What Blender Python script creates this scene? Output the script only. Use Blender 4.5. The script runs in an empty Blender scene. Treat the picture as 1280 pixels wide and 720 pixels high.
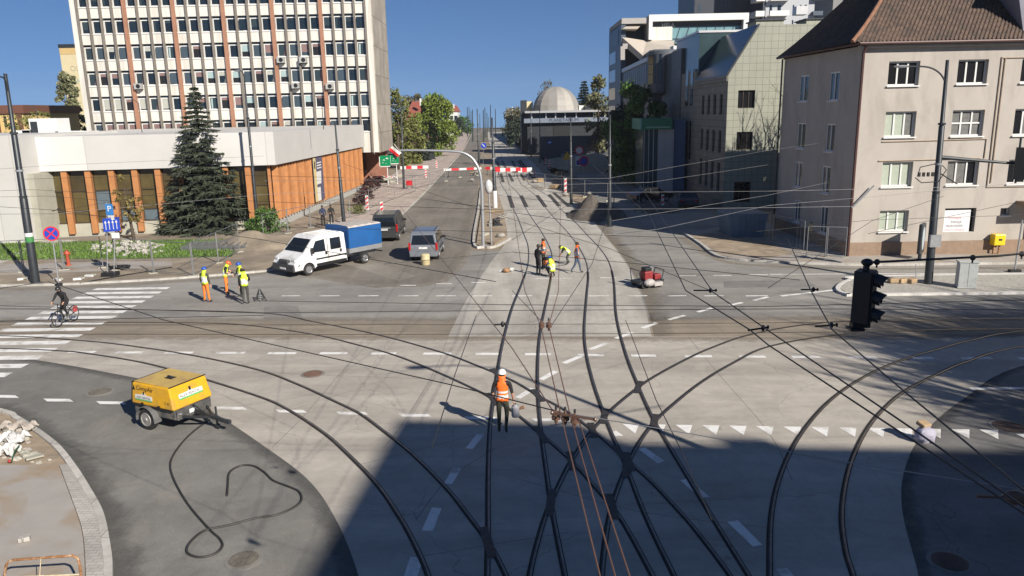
import bpy, bmesh, math, random
from mathutils import Vector, Matrix
R = random.Random(7)
SC = bpy.context.scene
COL = SC.collection
rad = math.radians

# ------------------------------------------------------------------ camera solve (photo pixels, 1280 wide)
FOC, PITCH, ROLL, CAMH = 960.0, math.atan(220 / 960), 0.02, 8.9
_cp, _sp, _cr, _sr = math.cos(PITCH), math.sin(PITCH), math.cos(ROLL), math.sin(ROLL)
def ray(px, py):
    u = (px - 640) / FOC; v = (360 - py) / FOC
    a = u * _cr + v * _sr; b = -u * _sr + v * _cr
    return (a, _cp + b * _sp, -_sp + b * _cp)
def G(px, py, z=0.0):
    """surveyed point: where the sight line of a photo pixel meets height z"""
    d = ray(px, py); t = (z - CAMH) / d[2]
    return Vector((d[0] * t, d[1] * t, z))
def AY(px, py, Y):
    d = ray(px, py); t = Y / d[1]
    return Vector((d[0] * t, Y, CAMH + d[2] * t))
def XY(px, py):
    g = G(px, py); return (g.x, g.y)

# ------------------------------------------------------------------ materials
MATS = {}
def mat(name, col, rough=0.7, metal=0.0, var=0.12, scale=3.0, bump=0.0, bscale=None, spec=None, stain=None, stscale=0.3, coat=0.0, stmap=None):
    if name in MATS: return MATS[name]
    m = bpy.data.materials.new(name); m.use_nodes = True
    nt = m.node_tree; N = nt.nodes; L = nt.links
    b = N['Principled BSDF']
    b.inputs['Roughness'].default_value = rough
    b.inputs['Metallic'].default_value = metal
    if spec is not None: b.inputs['Specular IOR Level'].default_value = spec
    if coat: b.inputs['Coat Weight'].default_value = coat
    tc = N.new('ShaderNodeTexCoord')
    n = N.new('ShaderNodeTexNoise'); n.inputs['Scale'].default_value = scale; n.inputs['Detail'].default_value = 6
    n.inputs['Roughness'].default_value = 0.65
    L.new(tc.outputs['Object'], n.inputs['Vector'])
    r = N.new('ShaderNodeValToRGB')
    r.color_ramp.elements[0].position = 0.3; r.color_ramp.elements[1].position = 0.7
    lo = [max(0, c * (1 - var)) for c in col[:3]]; hi = [min(1, c * (1 + var)) for c in col[:3]]
    r.color_ramp.elements[0].color = (*lo, 1); r.color_ramp.elements[1].color = (*hi, 1)
    L.new(n.outputs['Fac'], r.inputs['Fac'])
    out = r.outputs['Color']
    if stain is not None:
        n2 = N.new('ShaderNodeTexNoise'); n2.inputs['Scale'].default_value = stscale; n2.inputs['Detail'].default_value = 5
        n2.inputs['Roughness'].default_value = 0.6; n2.inputs['Distortion'].default_value = 0.6
        if stmap:
            mp = N.new('ShaderNodeMapping'); mp.inputs['Scale'].default_value = stmap
            L.new(tc.outputs['Object'], mp.inputs['Vector']); L.new(mp.outputs['Vector'], n2.inputs['Vector'])
        else: L.new(tc.outputs['Object'], n2.inputs['Vector'])
        r2 = N.new('ShaderNodeValToRGB'); r2.color_ramp.elements[0].position = 0.48; r2.color_ramp.elements[1].position = 0.68
        L.new(n2.outputs['Fac'], r2.inputs['Fac'])
        mx = N.new('ShaderNodeMix'); mx.data_type = 'RGBA'
        L.new(r2.outputs['Color'], mx.inputs['Factor']); L.new(out, mx.inputs['A'])
        mx.inputs['B'].default_value = (*stain, 1); out = mx.outputs['Result']
    L.new(out, b.inputs['Base Color'])
    if bump:
        bn = N.new('ShaderNodeBump'); bn.inputs['Strength'].default_value = bump; bn.inputs['Distance'].default_value = 0.02
        n3 = N.new('ShaderNodeTexNoise'); n3.inputs['Scale'].default_value = bscale or scale * 8; n3.inputs['Detail'].default_value = 4
        L.new(tc.outputs['Object'], n3.inputs['Vector']); L.new(n3.outputs['Fac'], bn.inputs['Height'])
        L.new(bn.outputs['Normal'], b.inputs['Normal'])
    MATS[name] = m
    return m
def brickmat(name, col, mortar, w, h, ms=0.012, rough=0.7, offset=0.0, rot=(0, 0, 0), var=0.1, axis='XZ', bump=0.3, noise=0.25, nscale=0.4):
    """tile / block / slab pattern in object metres; axis picks the plane it lies in"""
    if name in MATS: return MATS[name]
    m = bpy.data.materials.new(name); m.use_nodes = True
    nt = m.node_tree; N = nt.nodes; L = nt.links; b = N['Principled BSDF']; b.inputs['Roughness'].default_value = rough
    tc = N.new('ShaderNodeTexCoord'); sx = N.new('ShaderNodeSeparateXYZ'); cx = N.new('ShaderNodeCombineXYZ')
    mp = N.new('ShaderNodeMapping'); mp.inputs['Rotation'].default_value = rot
    L.new(tc.outputs['Object'], mp.inputs['Vector']); L.new(mp.outputs['Vector'], sx.inputs[0])
    L.new(sx.outputs[axis[0]], cx.inputs['X']); L.new(sx.outputs[axis[1]], cx.inputs['Y'])
    br = N.new('ShaderNodeTexBrick'); br.offset = offset; br.squash = 1
    br.inputs['Scale'].default_value = 1; br.inputs['Brick Width'].default_value = w; br.inputs['Row Height'].default_value = h
    br.inputs['Mortar Size'].default_value = ms; br.inputs['Mortar Smooth'].default_value = 0.2; br.inputs['Bias'].default_value = 0
    br.inputs['Color1'].default_value = (*[c * (1 - var) for c in col], 1); br.inputs['Color2'].default_value = (*[min(1, c * (1 + var)) for c in col], 1)
    br.inputs['Mortar'].default_value = (*mortar, 1)
    L.new(cx.outputs[0], br.inputs['Vector'])
    n = N.new('ShaderNodeTexNoise'); n.inputs['Scale'].default_value = nscale; n.inputs['Detail'].default_value = 7; n.inputs['Roughness'].default_value = .65
    L.new(tc.outputs['Object'], n.inputs['Vector'])
    mr = N.new('ShaderNodeMapRange'); mr.inputs[1].default_value = .3; mr.inputs[2].default_value = .7; mr.inputs[3].default_value = 1 - noise; mr.inputs[4].default_value = 1 + noise
    L.new(n.outputs['Fac'], mr.inputs[0])
    mx = N.new('ShaderNodeVectorMath'); mx.operation = 'SCALE'
    L.new(br.outputs['Color'], mx.inputs[0]); L.new(mr.outputs[0], mx.inputs['Scale'])
    L.new(mx.outputs[0], b.inputs['Base Color'])
    if bump:
        bn = N.new('ShaderNodeBump'); bn.inputs['Strength'].default_value = bump; bn.inputs['Distance'].default_value = 0.02; bn.invert = True
        L.new(br.outputs['Fac'], bn.inputs['Height']); L.new(bn.outputs['Normal'], b.inputs['Normal'])
    MATS[name] = m
    return m
def roadmat(name, col, streak=(1, 1), dark=(0.1, 0.095, 0.09), amount=0.5, seed=0.0, fine=0.12, rot=0.0):
    """worn paving: fine aggregate, broad tone patches, drawn-out tyre and dust streaks, hair cracks"""
    if name in MATS: return MATS[name]
    m = bpy.data.materials.new(name); m.use_nodes = True
    nt = m.node_tree; N = nt.nodes; L = nt.links; b = N['Principled BSDF']; b.inputs['Roughness'].default_value = 0.85
    b.inputs['Specular IOR Level'].default_value = 0.3
    tc = N.new('ShaderNodeTexCoord')
    def noise(sc, det=5, vec=None, dist=0.0, rough=.6):
        n = N.new('ShaderNodeTexNoise'); n.inputs['Scale'].default_value = sc; n.inputs['Detail'].default_value = det
        n.inputs['Roughness'].default_value = rough; n.inputs['Distortion'].default_value = dist
        L.new(vec or tc.outputs['Object'], n.inputs['Vector']); return n.outputs['Fac']
    def rng(fac, a, c, lo, hi):
        r = N.new('ShaderNodeMapRange'); r.inputs[1].default_value = a; r.inputs[2].default_value = c; r.inputs[3].default_value = lo; r.inputs[4].default_value = hi
        L.new(fac, r.inputs[0]); return r.outputs[0]
    def mul(a, c):
        k = N.new('ShaderNodeMath'); k.operation = 'MULTIPLY'; L.new(a, k.inputs[0]); L.new(c, k.inputs[1]); return k.outputs[0]
    mp = N.new('ShaderNodeMapping'); mp.inputs['Scale'].default_value = (streak[0], streak[1], 1); mp.inputs['Location'].default_value = (seed, seed * 1.7, 0)
    mp.inputs['Rotation'].default_value = (0, 0, rot)
    L.new(tc.outputs['Object'], mp.inputs['Vector'])
    k = mul(rng(noise(0.18, 6), .3, .7, .80, 1.12), rng(noise(38, 3), .25, .75, 1 - fine, 1 + fine))
    k = mul(k, rng(noise(1.3, 8, None, 1.2, .7), .35, .65, .90, 1.07))
    k = mul(k, rng(noise(0.8, 7, mp.outputs['Vector'], .4, .65), .38, .66, 1.08, .80))
    sc = N.new('ShaderNodeVectorMath'); sc.operation = 'SCALE'; sc.inputs[0].default_value = col; L.new(k, sc.inputs['Scale'])
    st = rng(noise(0.55, 8, mp.outputs['Vector'], 1.5, .7), .56, .78, 0, amount)
    mx = N.new('ShaderNodeMix'); mx.data_type = 'RGBA'; L.new(st, mx.inputs['Factor']); L.new(sc.outputs[0], mx.inputs['A']); mx.inputs['B'].default_value = (*dark, 1)
    vo = N.new('ShaderNodeTexVoronoi'); vo.feature = 'DISTANCE_TO_EDGE'; vo.inputs['Scale'].default_value = 0.22
    wv = N.new('ShaderNodeVectorMath'); wv.operation = 'ADD'; nz = N.new('ShaderNodeTexNoise'); nz.inputs['Scale'].default_value = 0.9; nz.inputs['Detail'].default_value = 5
    L.new(tc.outputs['Object'], nz.inputs['Vector']); L.new(tc.outputs['Object'], wv.inputs[0]); L.new(nz.outputs['Color'], wv.inputs[1]); L.new(wv.outputs[0], vo.inputs['Vector'])
    cr = rng(vo.outputs['Distance'], 0.0, 0.004, .45, 0)
    m2 = N.new('ShaderNodeMix'); m2.data_type = 'RGBA'; L.new(cr, m2.inputs['Factor']); L.new(mx.outputs['Result'], m2.inputs['A']); m2.inputs['B'].default_value = (*[c * .5 for c in dark], 1)
    L.new(m2.outputs['Result'], b.inputs['Base Color'])
    bn = N.new('ShaderNodeBump'); bn.inputs['Strength'].default_value = 0.25; bn.inputs['Distance'].default_value = 0.01
    L.new(noise(60, 3), bn.inputs['Height']); L.new(bn.outputs['Normal'], b.inputs['Normal'])
    MATS[name] = m
    return m
def leafmat(name, col, var=0.5):
    if name in MATS: return MATS[name]
    m = bpy.data.materials.new(name); m.use_nodes = True
    nt = m.node_tree; N = nt.nodes; L = nt.links; b = N['Principled BSDF']; b.inputs['Roughness'].default_value = 0.65
    g = N.new('ShaderNodeNewGeometry'); r = N.new('ShaderNodeValToRGB')
    r.color_ramp.elements[0].color = (*[c * (1 - var) for c in col], 1); r.color_ramp.elements[1].color = (*[c * (1 + var) for c in col], 1)
    L.new(g.outputs['Random Per Island'], r.inputs['Fac']); L.new(r.outputs['Color'], b.inputs['Base Color'])
    MATS[name] = m
    return m
def featherband(name, pts, w, z, col, side=1, dens=1.15):
    """grit or dust swept along an edge: thick at the edge line, breaking up into specks away from it"""
    n = len(pts); k = 6; vs = []; cs = []; fs = []
    for i, p in enumerate(pts):
        a = pts[max(0, i - 1)]; c = pts[min(n - 1, i + 1)]; d = (c - a); d.z = 0; d.normalize(); s_ = Vector((-d.y, d.x, 0)) * side
        for j in range(k + 1): vs.append(Vector((p.x, p.y, z)) + s_ * w * j / k); cs.append(1 - j / k)
    for i in range(n - 1):
        for j in range(k): b = i * (k + 1) + j; fs.append((b, b + 1, b + k + 2, b + k + 1))
    me = bpy.data.meshes.new(name); me.from_pydata([tuple(v) for v in vs], [], fs); at = me.attributes.new('edge', 'FLOAT', 'POINT'); at.data.foreach_set('value', cs)
    key = 'feather_%.3f_%.3f_%.3f' % col
    if key not in MATS:
        m = bpy.data.materials.new(key); m.use_nodes = True; nt = m.node_tree; N = nt.nodes; L = nt.links; b = N['Principled BSDF']; b.inputs['Roughness'].default_value = .95; b.inputs['Base Color'].default_value = (*col, 1)
        A = N.new('ShaderNodeAttribute'); A.attribute_name = 'edge'; tc = N.new('ShaderNodeTexCoord')
        n1 = N.new('ShaderNodeTexNoise'); n1.inputs['Scale'].default_value = 1.1; n1.inputs['Detail'].default_value = 9; n1.inputs['Roughness'].default_value = .78; L.new(tc.outputs['Object'], n1.inputs['Vector'])
        mu = N.new('ShaderNodeMath'); mu.operation = 'MULTIPLY_ADD'; mu.inputs[1].default_value = .75; mu.inputs[2].default_value = -.25; L.new(A.outputs['Fac'], mu.inputs[0])
        ad = N.new('ShaderNodeMath'); ad.operation = 'ADD'; L.new(mu.outputs[0], ad.inputs[0]); L.new(n1.outputs['Fac'], ad.inputs[1])
        r = N.new('ShaderNodeMapRange'); r.inputs[1].default_value = .58; r.inputs[2].default_value = 1.1; r.inputs[3].default_value = 0; r.inputs[4].default_value = .9; L.new(ad.outputs[0], r.inputs[0]); L.new(r.outputs[0], b.inputs['Alpha']); MATS[key] = m
    me.materials.append(MATS[key]); o = bpy.data.objects.new(name, me); COL.objects.link(o); WM[o] = Matrix.Identity(4); return struct(o)
def glassmat(name, col, rough=0.06, var=.25, scale=.4):
    return mat(name, col, rough, 0.0, var, scale, spec=0.6)

# ------------------------------------------------------------------ mesh building
WM = {}          # object -> world matrix
class MB:
    def __init__(s): s.v = []; s.f = []; s.m = []; s.M = None
    def add(s, vs, fs, mi=0):
        o = len(s.v)
        for p in vs:
            p = Vector(p); s.v.append(s.M @ p if s.M else p)
        for f in fs: s.f.append([i + o for i in f]); s.m.append(mi)
    def poly(s, pts, mi=0): s.add(pts, [list(range(len(pts)))], mi)
    def box(s, x0, x1, y0, y1, z0, z1, mi=0):
        s.add([(x0, y0, z0), (x1, y0, z0), (x1, y1, z0), (x0, y1, z0), (x0, y0, z1), (x1, y0, z1), (x1, y1, z1), (x0, y1, z1)],
              [(0, 3, 2, 1), (4, 5, 6, 7), (0, 1, 5, 4), (1, 2, 6, 5), (2, 3, 7, 6), (3, 0, 4, 7)], mi)
    def obox(s, c, sz, rz=0.0, mi=0, rx=0.0, ry=0.0):
        M0 = s.M; T = Matrix.Translation(c) @ Matrix.Rotation(rz, 4, 'Z') @ Matrix.Rotation(ry, 4, 'Y') @ Matrix.Rotation(rx, 4, 'X')
        s.M = M0 @ T if M0 else T
        s.box(-sz[0] / 2, sz[0] / 2, -sz[1] / 2, sz[1] / 2, -sz[2] / 2, sz[2] / 2, mi); s.M = M0
    def bar(s, p, q, w, h, mi=0, up=(0, 0, 1)):
        p = Vector(p); q = Vector(q); d = (q - p).normalized(); u = Vector(up)
        if abs(d.dot(u)) > .98: u = Vector((1, 0, 0))
        a = d.cross(u).normalized() * w / 2; b = a.cross(d).normalized() * h / 2
        s.add([p - a - b, p + a - b, p + a + b, p - a + b, q - a - b, q + a - b, q + a + b, q - a + b],
              [(0, 3, 2, 1), (4, 5, 6, 7), (0, 1, 5, 4), (1, 2, 6, 5), (2, 3, 7, 6), (3, 0, 4, 7)][:6], mi)
    def tube(s, pts, r, n=8, mi=0, closed=False, cap=True):
        P = [Vector(p) for p in pts]; k = len(P); rr = r if isinstance(r, (list, tuple)) else [r] * k
        ref = None; rings = []; o = []
        for i, p in enumerate(P):
            a = P[(i - 1) % k] if (closed or i) else P[0]; c = P[(i + 1) % k] if (closed or i < k - 1) else P[-1]
            d = (c - a)
            d = d.normalized() if d.length > 1e-9 else Vector((0, 0, 1))
            if ref is None:
                ref = d.cross(Vector((0, 0, 1)));
                if ref.length < .05: ref = d.cross(Vector((1, 0, 0)))
            ref = (ref - d * ref.dot(d)).normalized(); b = d.cross(ref)
            for j in range(n):
                t = 2 * math.pi * j / n; o.append(p + (ref * math.cos(t) + b * math.sin(t)) * rr[i])
        fs = []
        for i in range(k if closed else k - 1):
            for j in range(n):
                j2 = (j + 1) % n; i2 = (i + 1) % k
                fs.append((i * n + j, i * n + j2, i2 * n + j2, i2 * n + j))
        if cap and not closed: fs.append(tuple(range(n - 1, -1, -1))); fs.append(tuple((k - 1) * n + j for j in range(n)))
        s.add(o, fs, mi)
    def cyl(s, p, q, r0, r1=None, n=12, mi=0): s.tube([p, q], [r0, r0 if r1 is None else r1], n, mi)
    def lathe(s, c, prof, n=16, mi=0):
        c = Vector(c); o = []; k = len(prof)
        for (r, z) in prof:
            for j in range(n):
                t = 2 * math.pi * j / n; o.append(c + Vector((r * math.cos(t), r * math.sin(t), z)))
        fs = [(i * n + j, i * n + (j + 1) % n, (i + 1) * n + (j + 1) % n, (i + 1) * n + j) for i in range(k - 1) for j in range(n)]
        fs.append(tuple(range(n - 1, -1, -1))); fs.append(tuple((k - 1) * n + j for j in range(n)))
        s.add(o, fs, mi)
    def ell(s, c, rx, ry, rz, n=12, k=8, mi=0, lo=-1.0):
        c = Vector(c); o = []; fs = []
        for i in range(k + 1):
            t = -math.pi / 2 * (-lo) + (math.pi / 2 + math.pi / 2 * (-lo)) * i / k
            for j in range(n):
                a = 2 * math.pi * j / n
                o.append(c + Vector((rx * math.cos(t) * math.cos(a), ry * math.cos(t) * math.sin(a), rz * math.sin(t))))
        for i in range(k):
            for j in range(n): fs.append((i * n + j, i * n + (j + 1) % n, (i + 1) * n + (j + 1) % n, (i + 1) * n + j))
        s.add(o, fs, mi)
    def prism(s, pts, z0, z1, mi=0, mside=None):
        """pts: world xy outline, any winding"""
        A = sum(pts[i - 1][0] * pts[i][1] - pts[i][0] * pts[i - 1][1] for i in range(len(pts)))
        P = list(pts) if A > 0 else list(pts)[::-1]
        k = len(P); ms = mi if mside is None else mside
        s.add([(p[0], p[1], z1) for p in P], [tuple(range(k))], mi)
        s.add([(p[0], p[1], z0) for p in P], [tuple(range(k - 1, -1, -1))], ms)
        s.add([(p[0], p[1], z0) for p in P] + [(p[0], p[1], z1) for p in P], [(i, (i + 1) % k, k + (i + 1) % k, k + i) for i in range(k)], ms)
    def extr(s, pts, d, mi=0):
        """planar outline (3-D points) pushed along d"""
        P = [Vector(p) for p in pts]; d = Vector(d); k = len(P)
        s.add(P, [tuple(range(k))[::-1]], mi); s.add([p + d for p in P], [tuple(range(k))], mi)
        s.add(P + [p + d for p in P], [(i, (i + 1) % k, k + (i + 1) % k, k + i) for i in range(k)], mi)
    def build(s, name, mats, parent=None, smooth=False, local=False, merge=False):
        me = bpy.data.meshes.new(name)
        vs = s.v
        if parent is not None and not local:
            inv = WM[parent].inverted(); vs = [inv @ v for v in vs]
        me.from_pydata([tuple(v) for v in vs], [], s.f)
        if not isinstance(mats, (list, tuple)): mats = [mats]
        for m in mats: me.materials.append(m)
        me.polygons.foreach_set('material_index', s.m)
        me.update()
        bm = bmesh.new(); bm.from_mesh(me)
        if merge: bmesh.ops.remove_doubles(bm, verts=bm.verts, dist=1e-4)
        bmesh.ops.recalc_face_normals(bm, faces=bm.faces); bm.to_mesh(me); bm.free()
        if smooth:
            me.polygons.foreach_set('use_smooth', [True] * len(me.polygons))
            try: me.set_sharp_from_angle(angle=rad(38))
            except Exception: pass
        o = bpy.data.objects.new(name, me); COL.objects.link(o)
        if parent is not None: o.parent = parent; WM[o] = WM[parent].copy()
        else: WM[o] = Matrix.Identity(4)
        return o
def thing(name, label, cat, loc=(0, 0, 0), rotz=0.0, group=None):
    o = bpy.data.objects.new(name, None); COL.objects.link(o); o.empty_display_size = .2
    o.location = loc; o.rotation_euler = (0, 0, rotz)
    WM[o] = Matrix.Translation(Vector(loc)) @ Matrix.Rotation(rotz, 4, 'Z')
    return tag(o, label, cat, group)
def tag(o, label, cat, group=None):
    o['label'] = label; o['category'] = cat
    if group: o['group'] = group
    return o
def struct(o): o['kind'] = 'structure'; return o
def stuff(o): o['kind'] = 'stuff'; return o
def lab(o, label): o['label'] = label; return o
def dup(root, loc, rotz=0.0, label=None, scale=None):
    r = root.copy(); COL.objects.link(r); r.location = loc; r.rotation_euler = (0, 0, rotz)
    if scale: r.scale = (scale,) * 3
    if label: r['label'] = label
    WM[r] = Matrix.Translation(Vector(loc)) @ Matrix.Rotation(rotz, 4, 'Z')
    for ch in list(root.children):
        c = ch.copy(); COL.objects.link(c); c.parent = r; WM[c] = WM[r]
        for g in list(ch.children):
            d = g.copy(); COL.objects.link(d); d.parent = c; WM[d] = WM[r]
    return r
def bevel(o, w, seg=2):
    b = o.modifiers.new('bevel', 'BEVEL'); b.width = w; b.segments = seg; b.limit_method = 'ANGLE'; b.angle_limit = rad(35)
    return o
def spline(pts, per=8):
    P = [Vector(p) for p in pts]; out = []
    for i in range(len(P) - 1):
        a = P[i - 1] if i else P[0] * 2 - P[1]; b = P[i]; c = P[i + 1]; d = P[i + 2] if i + 2 < len(P) else P[-1] * 2 - P[-2]
        for k in range(per):
            t = k / per
            out.append(.5 * ((2 * b) + (c - a) * t + (2 * a - 5 * b + 4 * c - d) * t * t + (3 * b - a - 3 * c + d) * t ** 3))
    out.append(P[-1]); return out
def gs(pix, per=8, z=0.0): return spline([G(x, y, 0) for x, y in pix], per)
def ribbon(mb, pts, w, z, mi=0, off=0.0):
    n = len(pts); L_ = []; R_ = []
    for i, p in enumerate(pts):
        a = pts[max(0, i - 1)]; c = pts[min(n - 1, i + 1)]; d = (c - a); d.z = 0; d.normalize(); s = Vector((-d.y, d.x, 0))
        L_.append(Vector((p.x, p.y, z)) + s * (off + w / 2)); R_.append(Vector((p.x, p.y, z)) + s * (off - w / 2))
    mb.add(L_ + R_, [(i, n + i, n + i + 1, i + 1) for i in range(n - 1)], mi)
def kerb(mb, pts, w, z0, z1, mi=0):
    n = len(pts); q = []
    for i, p in enumerate(pts):
        a = pts[max(0, i - 1)]; c = pts[min(n - 1, i + 1)]; d = (c - a); d.z = 0; d.normalize(); s = Vector((-d.y, d.x, 0)) * w / 2
        b = Vector((p.x, p.y, 0)); q += [b - s + Vector((0, 0, z0)), b - s + Vector((0, 0, z1)), b + s + Vector((0, 0, z1)), b + s + Vector((0, 0, z0))]
    mb.add(q, [(4 * i + j, 4 * i + j + 1, 4 * i + 5 + j, 4 * i + 4 + j) for i in range(n - 1) for j in range(3)] + [(0, 3, 2, 1), (4 * n - 4, 4 * n - 3, 4 * n - 2, 4 * n - 1)], mi)
def lettering(text, size, m, parent, origin, right, up, name='lettering', extrude=.01, align='LEFT'):
    cu = bpy.data.curves.new('t', 'FONT'); cu.body = text; cu.size = size; cu.extrude = extrude; cu.align_x = align; cu.resolution_u = 2
    o = bpy.data.objects.new('t', cu); COL.objects.link(o)
    dg = bpy.context.evaluated_depsgraph_get(); dg.update()
    me = bpy.data.meshes.new_from_object(o.evaluated_get(dg)); bpy.data.objects.remove(o)
    r = Vector(right).normalized(); u = Vector(up).normalized(); n = r.cross(u)
    T = Matrix((r, u, n)).transposed().to_4x4(); T.translation = Vector(origin)
    me.transform((WM[parent].inverted() if parent else Matrix.Identity(4)) @ T)
    me.materials.clear(); me.materials.append(m); me.name = name
    ob = bpy.data.objects.new(name, me); COL.objects.link(ob); ob.parent = parent; WM[ob] = WM[parent]
    return ob
def wall(mb, o, u, n, L_, H_, ops, depth=.2, mi=0, mr=0, z0=0.0):
    """wall sheet from o along unit u, outward normal n, with real openings ops=(s0,s1,z0,z1) and reveals"""
    o = Vector(o); u = Vector(u).normalized(); n = Vector(n).normalized(); Z = Vector((0, 0, 1))
    ss = sorted({0, L_} | {a for q in ops for a in q[:2]}); zs = sorted({z0, H_} | {a for q in ops for a in q[2:4]})
    P = lambda s, z, d=0: o + u * s + Z * z - n * d
    for i in range(len(ss) - 1):
        for j in range(len(zs) - 1):
            cs = (ss[i] + ss[i + 1]) / 2; cz = (zs[j] + zs[j + 1]) / 2
            if any(q[0] < cs < q[1] and q[2] < cz < q[3] for q in ops): continue
            mb.poly([P(ss[i], zs[j]), P(ss[i + 1], zs[j]), P(ss[i + 1], zs[j + 1]), P(ss[i], zs[j + 1])], mi)
    for q in ops:
        a, b, c, d = q[:4]
        for e in (((a, c), (a, d)), ((b, c), (b, d)), ((a, c), (b, c)), ((a, d), (b, d))):
            (s1, z1), (s2, z2) = e
            mb.poly([P(s1, z1), P(s2, z2), P(s2, z2, depth), P(s1, z1, depth)], mr)
def window(parent, o, u, n, s0, s1, z0, z1, depth, mframe, mglass, cols=2, rows=1, fw=.06, sill=None, msill=None, bars=None, label=None):
    """frame (part) with panes (sub-part) and sill (sub-part) set back in a wall opening"""
    o = Vector(o); u = Vector(u).normalized(); n = Vector(n).normalized(); Z = Vector((0, 0, 1))
    P = lambda s, z, d: o + u * s + Z * z - n * d
    f = MB()
    def bx(a, b, c, d, d0, d1, mb, mi=0):
        mb.add([P(a, c, d1), P(b, c, d1), P(b, d, d1), P(a, d, d1), P(a, c, d0), P(b, c, d0), P(b, d, d0), P(a, d, d0)],
               [(0, 3, 2, 1), (4, 5, 6, 7), (0, 1, 5, 4), (1, 2, 6, 5), (2, 3, 7, 6), (3, 0, 4, 7)], mi)
    d0, d1 = depth - .09, depth - .01
    bx(s0, s0 + fw, z0, z1, d0, d1, f); bx(s1 - fw, s1, z0, z1, d0, d1, f)
    bx(s0 + fw, s1 - fw, z0, z0 + fw, d0, d1, f); bx(s0 + fw, s1 - fw, z1 - fw, z1, d0, d1, f)
    for k in range(1, cols):
        c = s0 + (s1 - s0) * k / cols; bx(c - fw / 2, c + fw / 2, z0 + fw, z1 - fw, d0 - .004, d1 - .004, f)
    for k in range(1, rows):
        c = z0 + (z1 - z0) * k / rows; bx(s0 + fw, s1 - fw, c - fw / 3, c + fw / 3, d0 - .008, d1 - .012, f)
    if bars: bx(s0 + fw, s1 - fw, z0 + (z1 - z0) * bars - fw / 2, z0 + (z1 - z0) * bars + fw / 2, d0 - .006, d1 - .01, f)
    fo = f.build('window', mframe, parent)
    if label: fo['label'] = label
    p = MB(); gl = mglass if isinstance(mglass, (list, tuple)) else [mglass]
    for k in range(cols):
        a = s0 + (s1 - s0) * k / cols; b = s0 + (s1 - s0) * (k + 1) / cols
        p.poly([P(a + .01, z0 + .02, depth - .04), P(b - .01, z0 + .02, depth - .04), P(b - .01, z1 - .02, depth - .04), P(a + .01, z1 - .02, depth - .04)], k % len(gl))
    p.build('pane', gl, fo)
    if sill:
        q = MB(); bx(s0 - .06, s1 + .06, z0 - .07, z0 - .003, -sill, depth - .1, q); q.build('sill', msill or mframe, fo)
    return fo
def polyfill(name, pix, z, m, zz=0.0):
    mb = MB(); mb.poly([Vector((p[0], p[1], z)) for p in pix]); return struct(mb.build(name, m))
# ------------------------------------------------------------------ camera, light, sky
cam = bpy.data.cameras.new('camera'); cam.sensor_width = 36; cam.lens = 36 * FOC / 1280; cam.clip_start = .1; cam.clip_end = 6000
co = bpy.data.objects.new('camera', cam); COL.objects.link(co); SC.camera = co
co.matrix_world = Matrix.Translation((0, 0, CAMH)) @ Matrix.Rotation(math.pi / 2 - PITCH, 4, 'X') @ Matrix.Rotation(-ROLL, 4, 'Z')
SUN = Vector((.62, -.785, .60)).normalized(); ELEV = math.asin(SUN.z)
sl = bpy.data.lights.new('sun', 'SUN'); sl.energy = 5.0; sl.angle = rad(.53); sl.color = (1.0, .93, .83)
so = bpy.data.objects.new('sun', sl); COL.objects.link(so); so.rotation_euler = SUN.to_track_quat('Z', 'Y').to_euler(); so.location = (60, -70, 60)
w = bpy.data.worlds.new('World'); SC.world = w; w.use_nodes = True
nt = w.node_tree; bg = nt.nodes['Background']; sk = nt.nodes.new('ShaderNodeTexSky'); sk.sky_type = 'NISHITA'; sk.sun_disc = False
sk.sun_elevation = ELEV; sk.sun_rotation = math.atan2(SUN.x, SUN.y); sk.altitude = 150; sk.air_density = 0.9; sk.dust_density = 0.0; sk.ozone_density = 8.0
tcw = nt.nodes.new('ShaderNodeTexCoord'); lift = nt.nodes.new('ShaderNodeVectorMath'); lift.operation = 'ADD'; lift.inputs[1].default_value = (0, 0, .14)
nrm = nt.nodes.new('ShaderNodeVectorMath'); nrm.operation = 'NORMALIZE'   # clear air: the pale horizon band sits lower than in the default sky
nt.links.new(tcw.outputs['Generated'], lift.inputs[0]); nt.links.new(lift.outputs[0], nrm.inputs[0]); nt.links.new(nrm.outputs[0], sk.inputs[0])
nt.links.new(sk.outputs[0], bg.inputs[0]); bg.inputs[1].default_value = 0.057
SC.view_settings.view_transform = 'Standard'; SC.view_settings.look = 'None'; SC.view_settings.gamma = 1; SC.view_settings.exposure = 0.6
SC.cycles.max_bounces = 6; SC.cycles.use_denoising = True

# faint air between the camera and the far end of the avenue
def haze_box():
    mb = MB(); mb.box(-930, 930, -430, 1530, -53, 62); m = bpy.data.materials.new('haze'); m.use_nodes = True; N = m.node_tree.nodes; N.remove(N['Principled BSDF'])
    v = N.new('ShaderNodeVolumePrincipled'); v.inputs['Color'].default_value = (.80, .87, .95, 1); v.inputs['Density'].default_value = .00016; v.inputs['Anisotropy'].default_value = .1
    m.node_tree.links.new(v.outputs[0], N['Material Output'].inputs['Volume']); o = mb.build('haze', m); stuff(o); return tag(o, 'faint pale haze over the far end of the avenue', 'haze')
haze_box()
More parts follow.
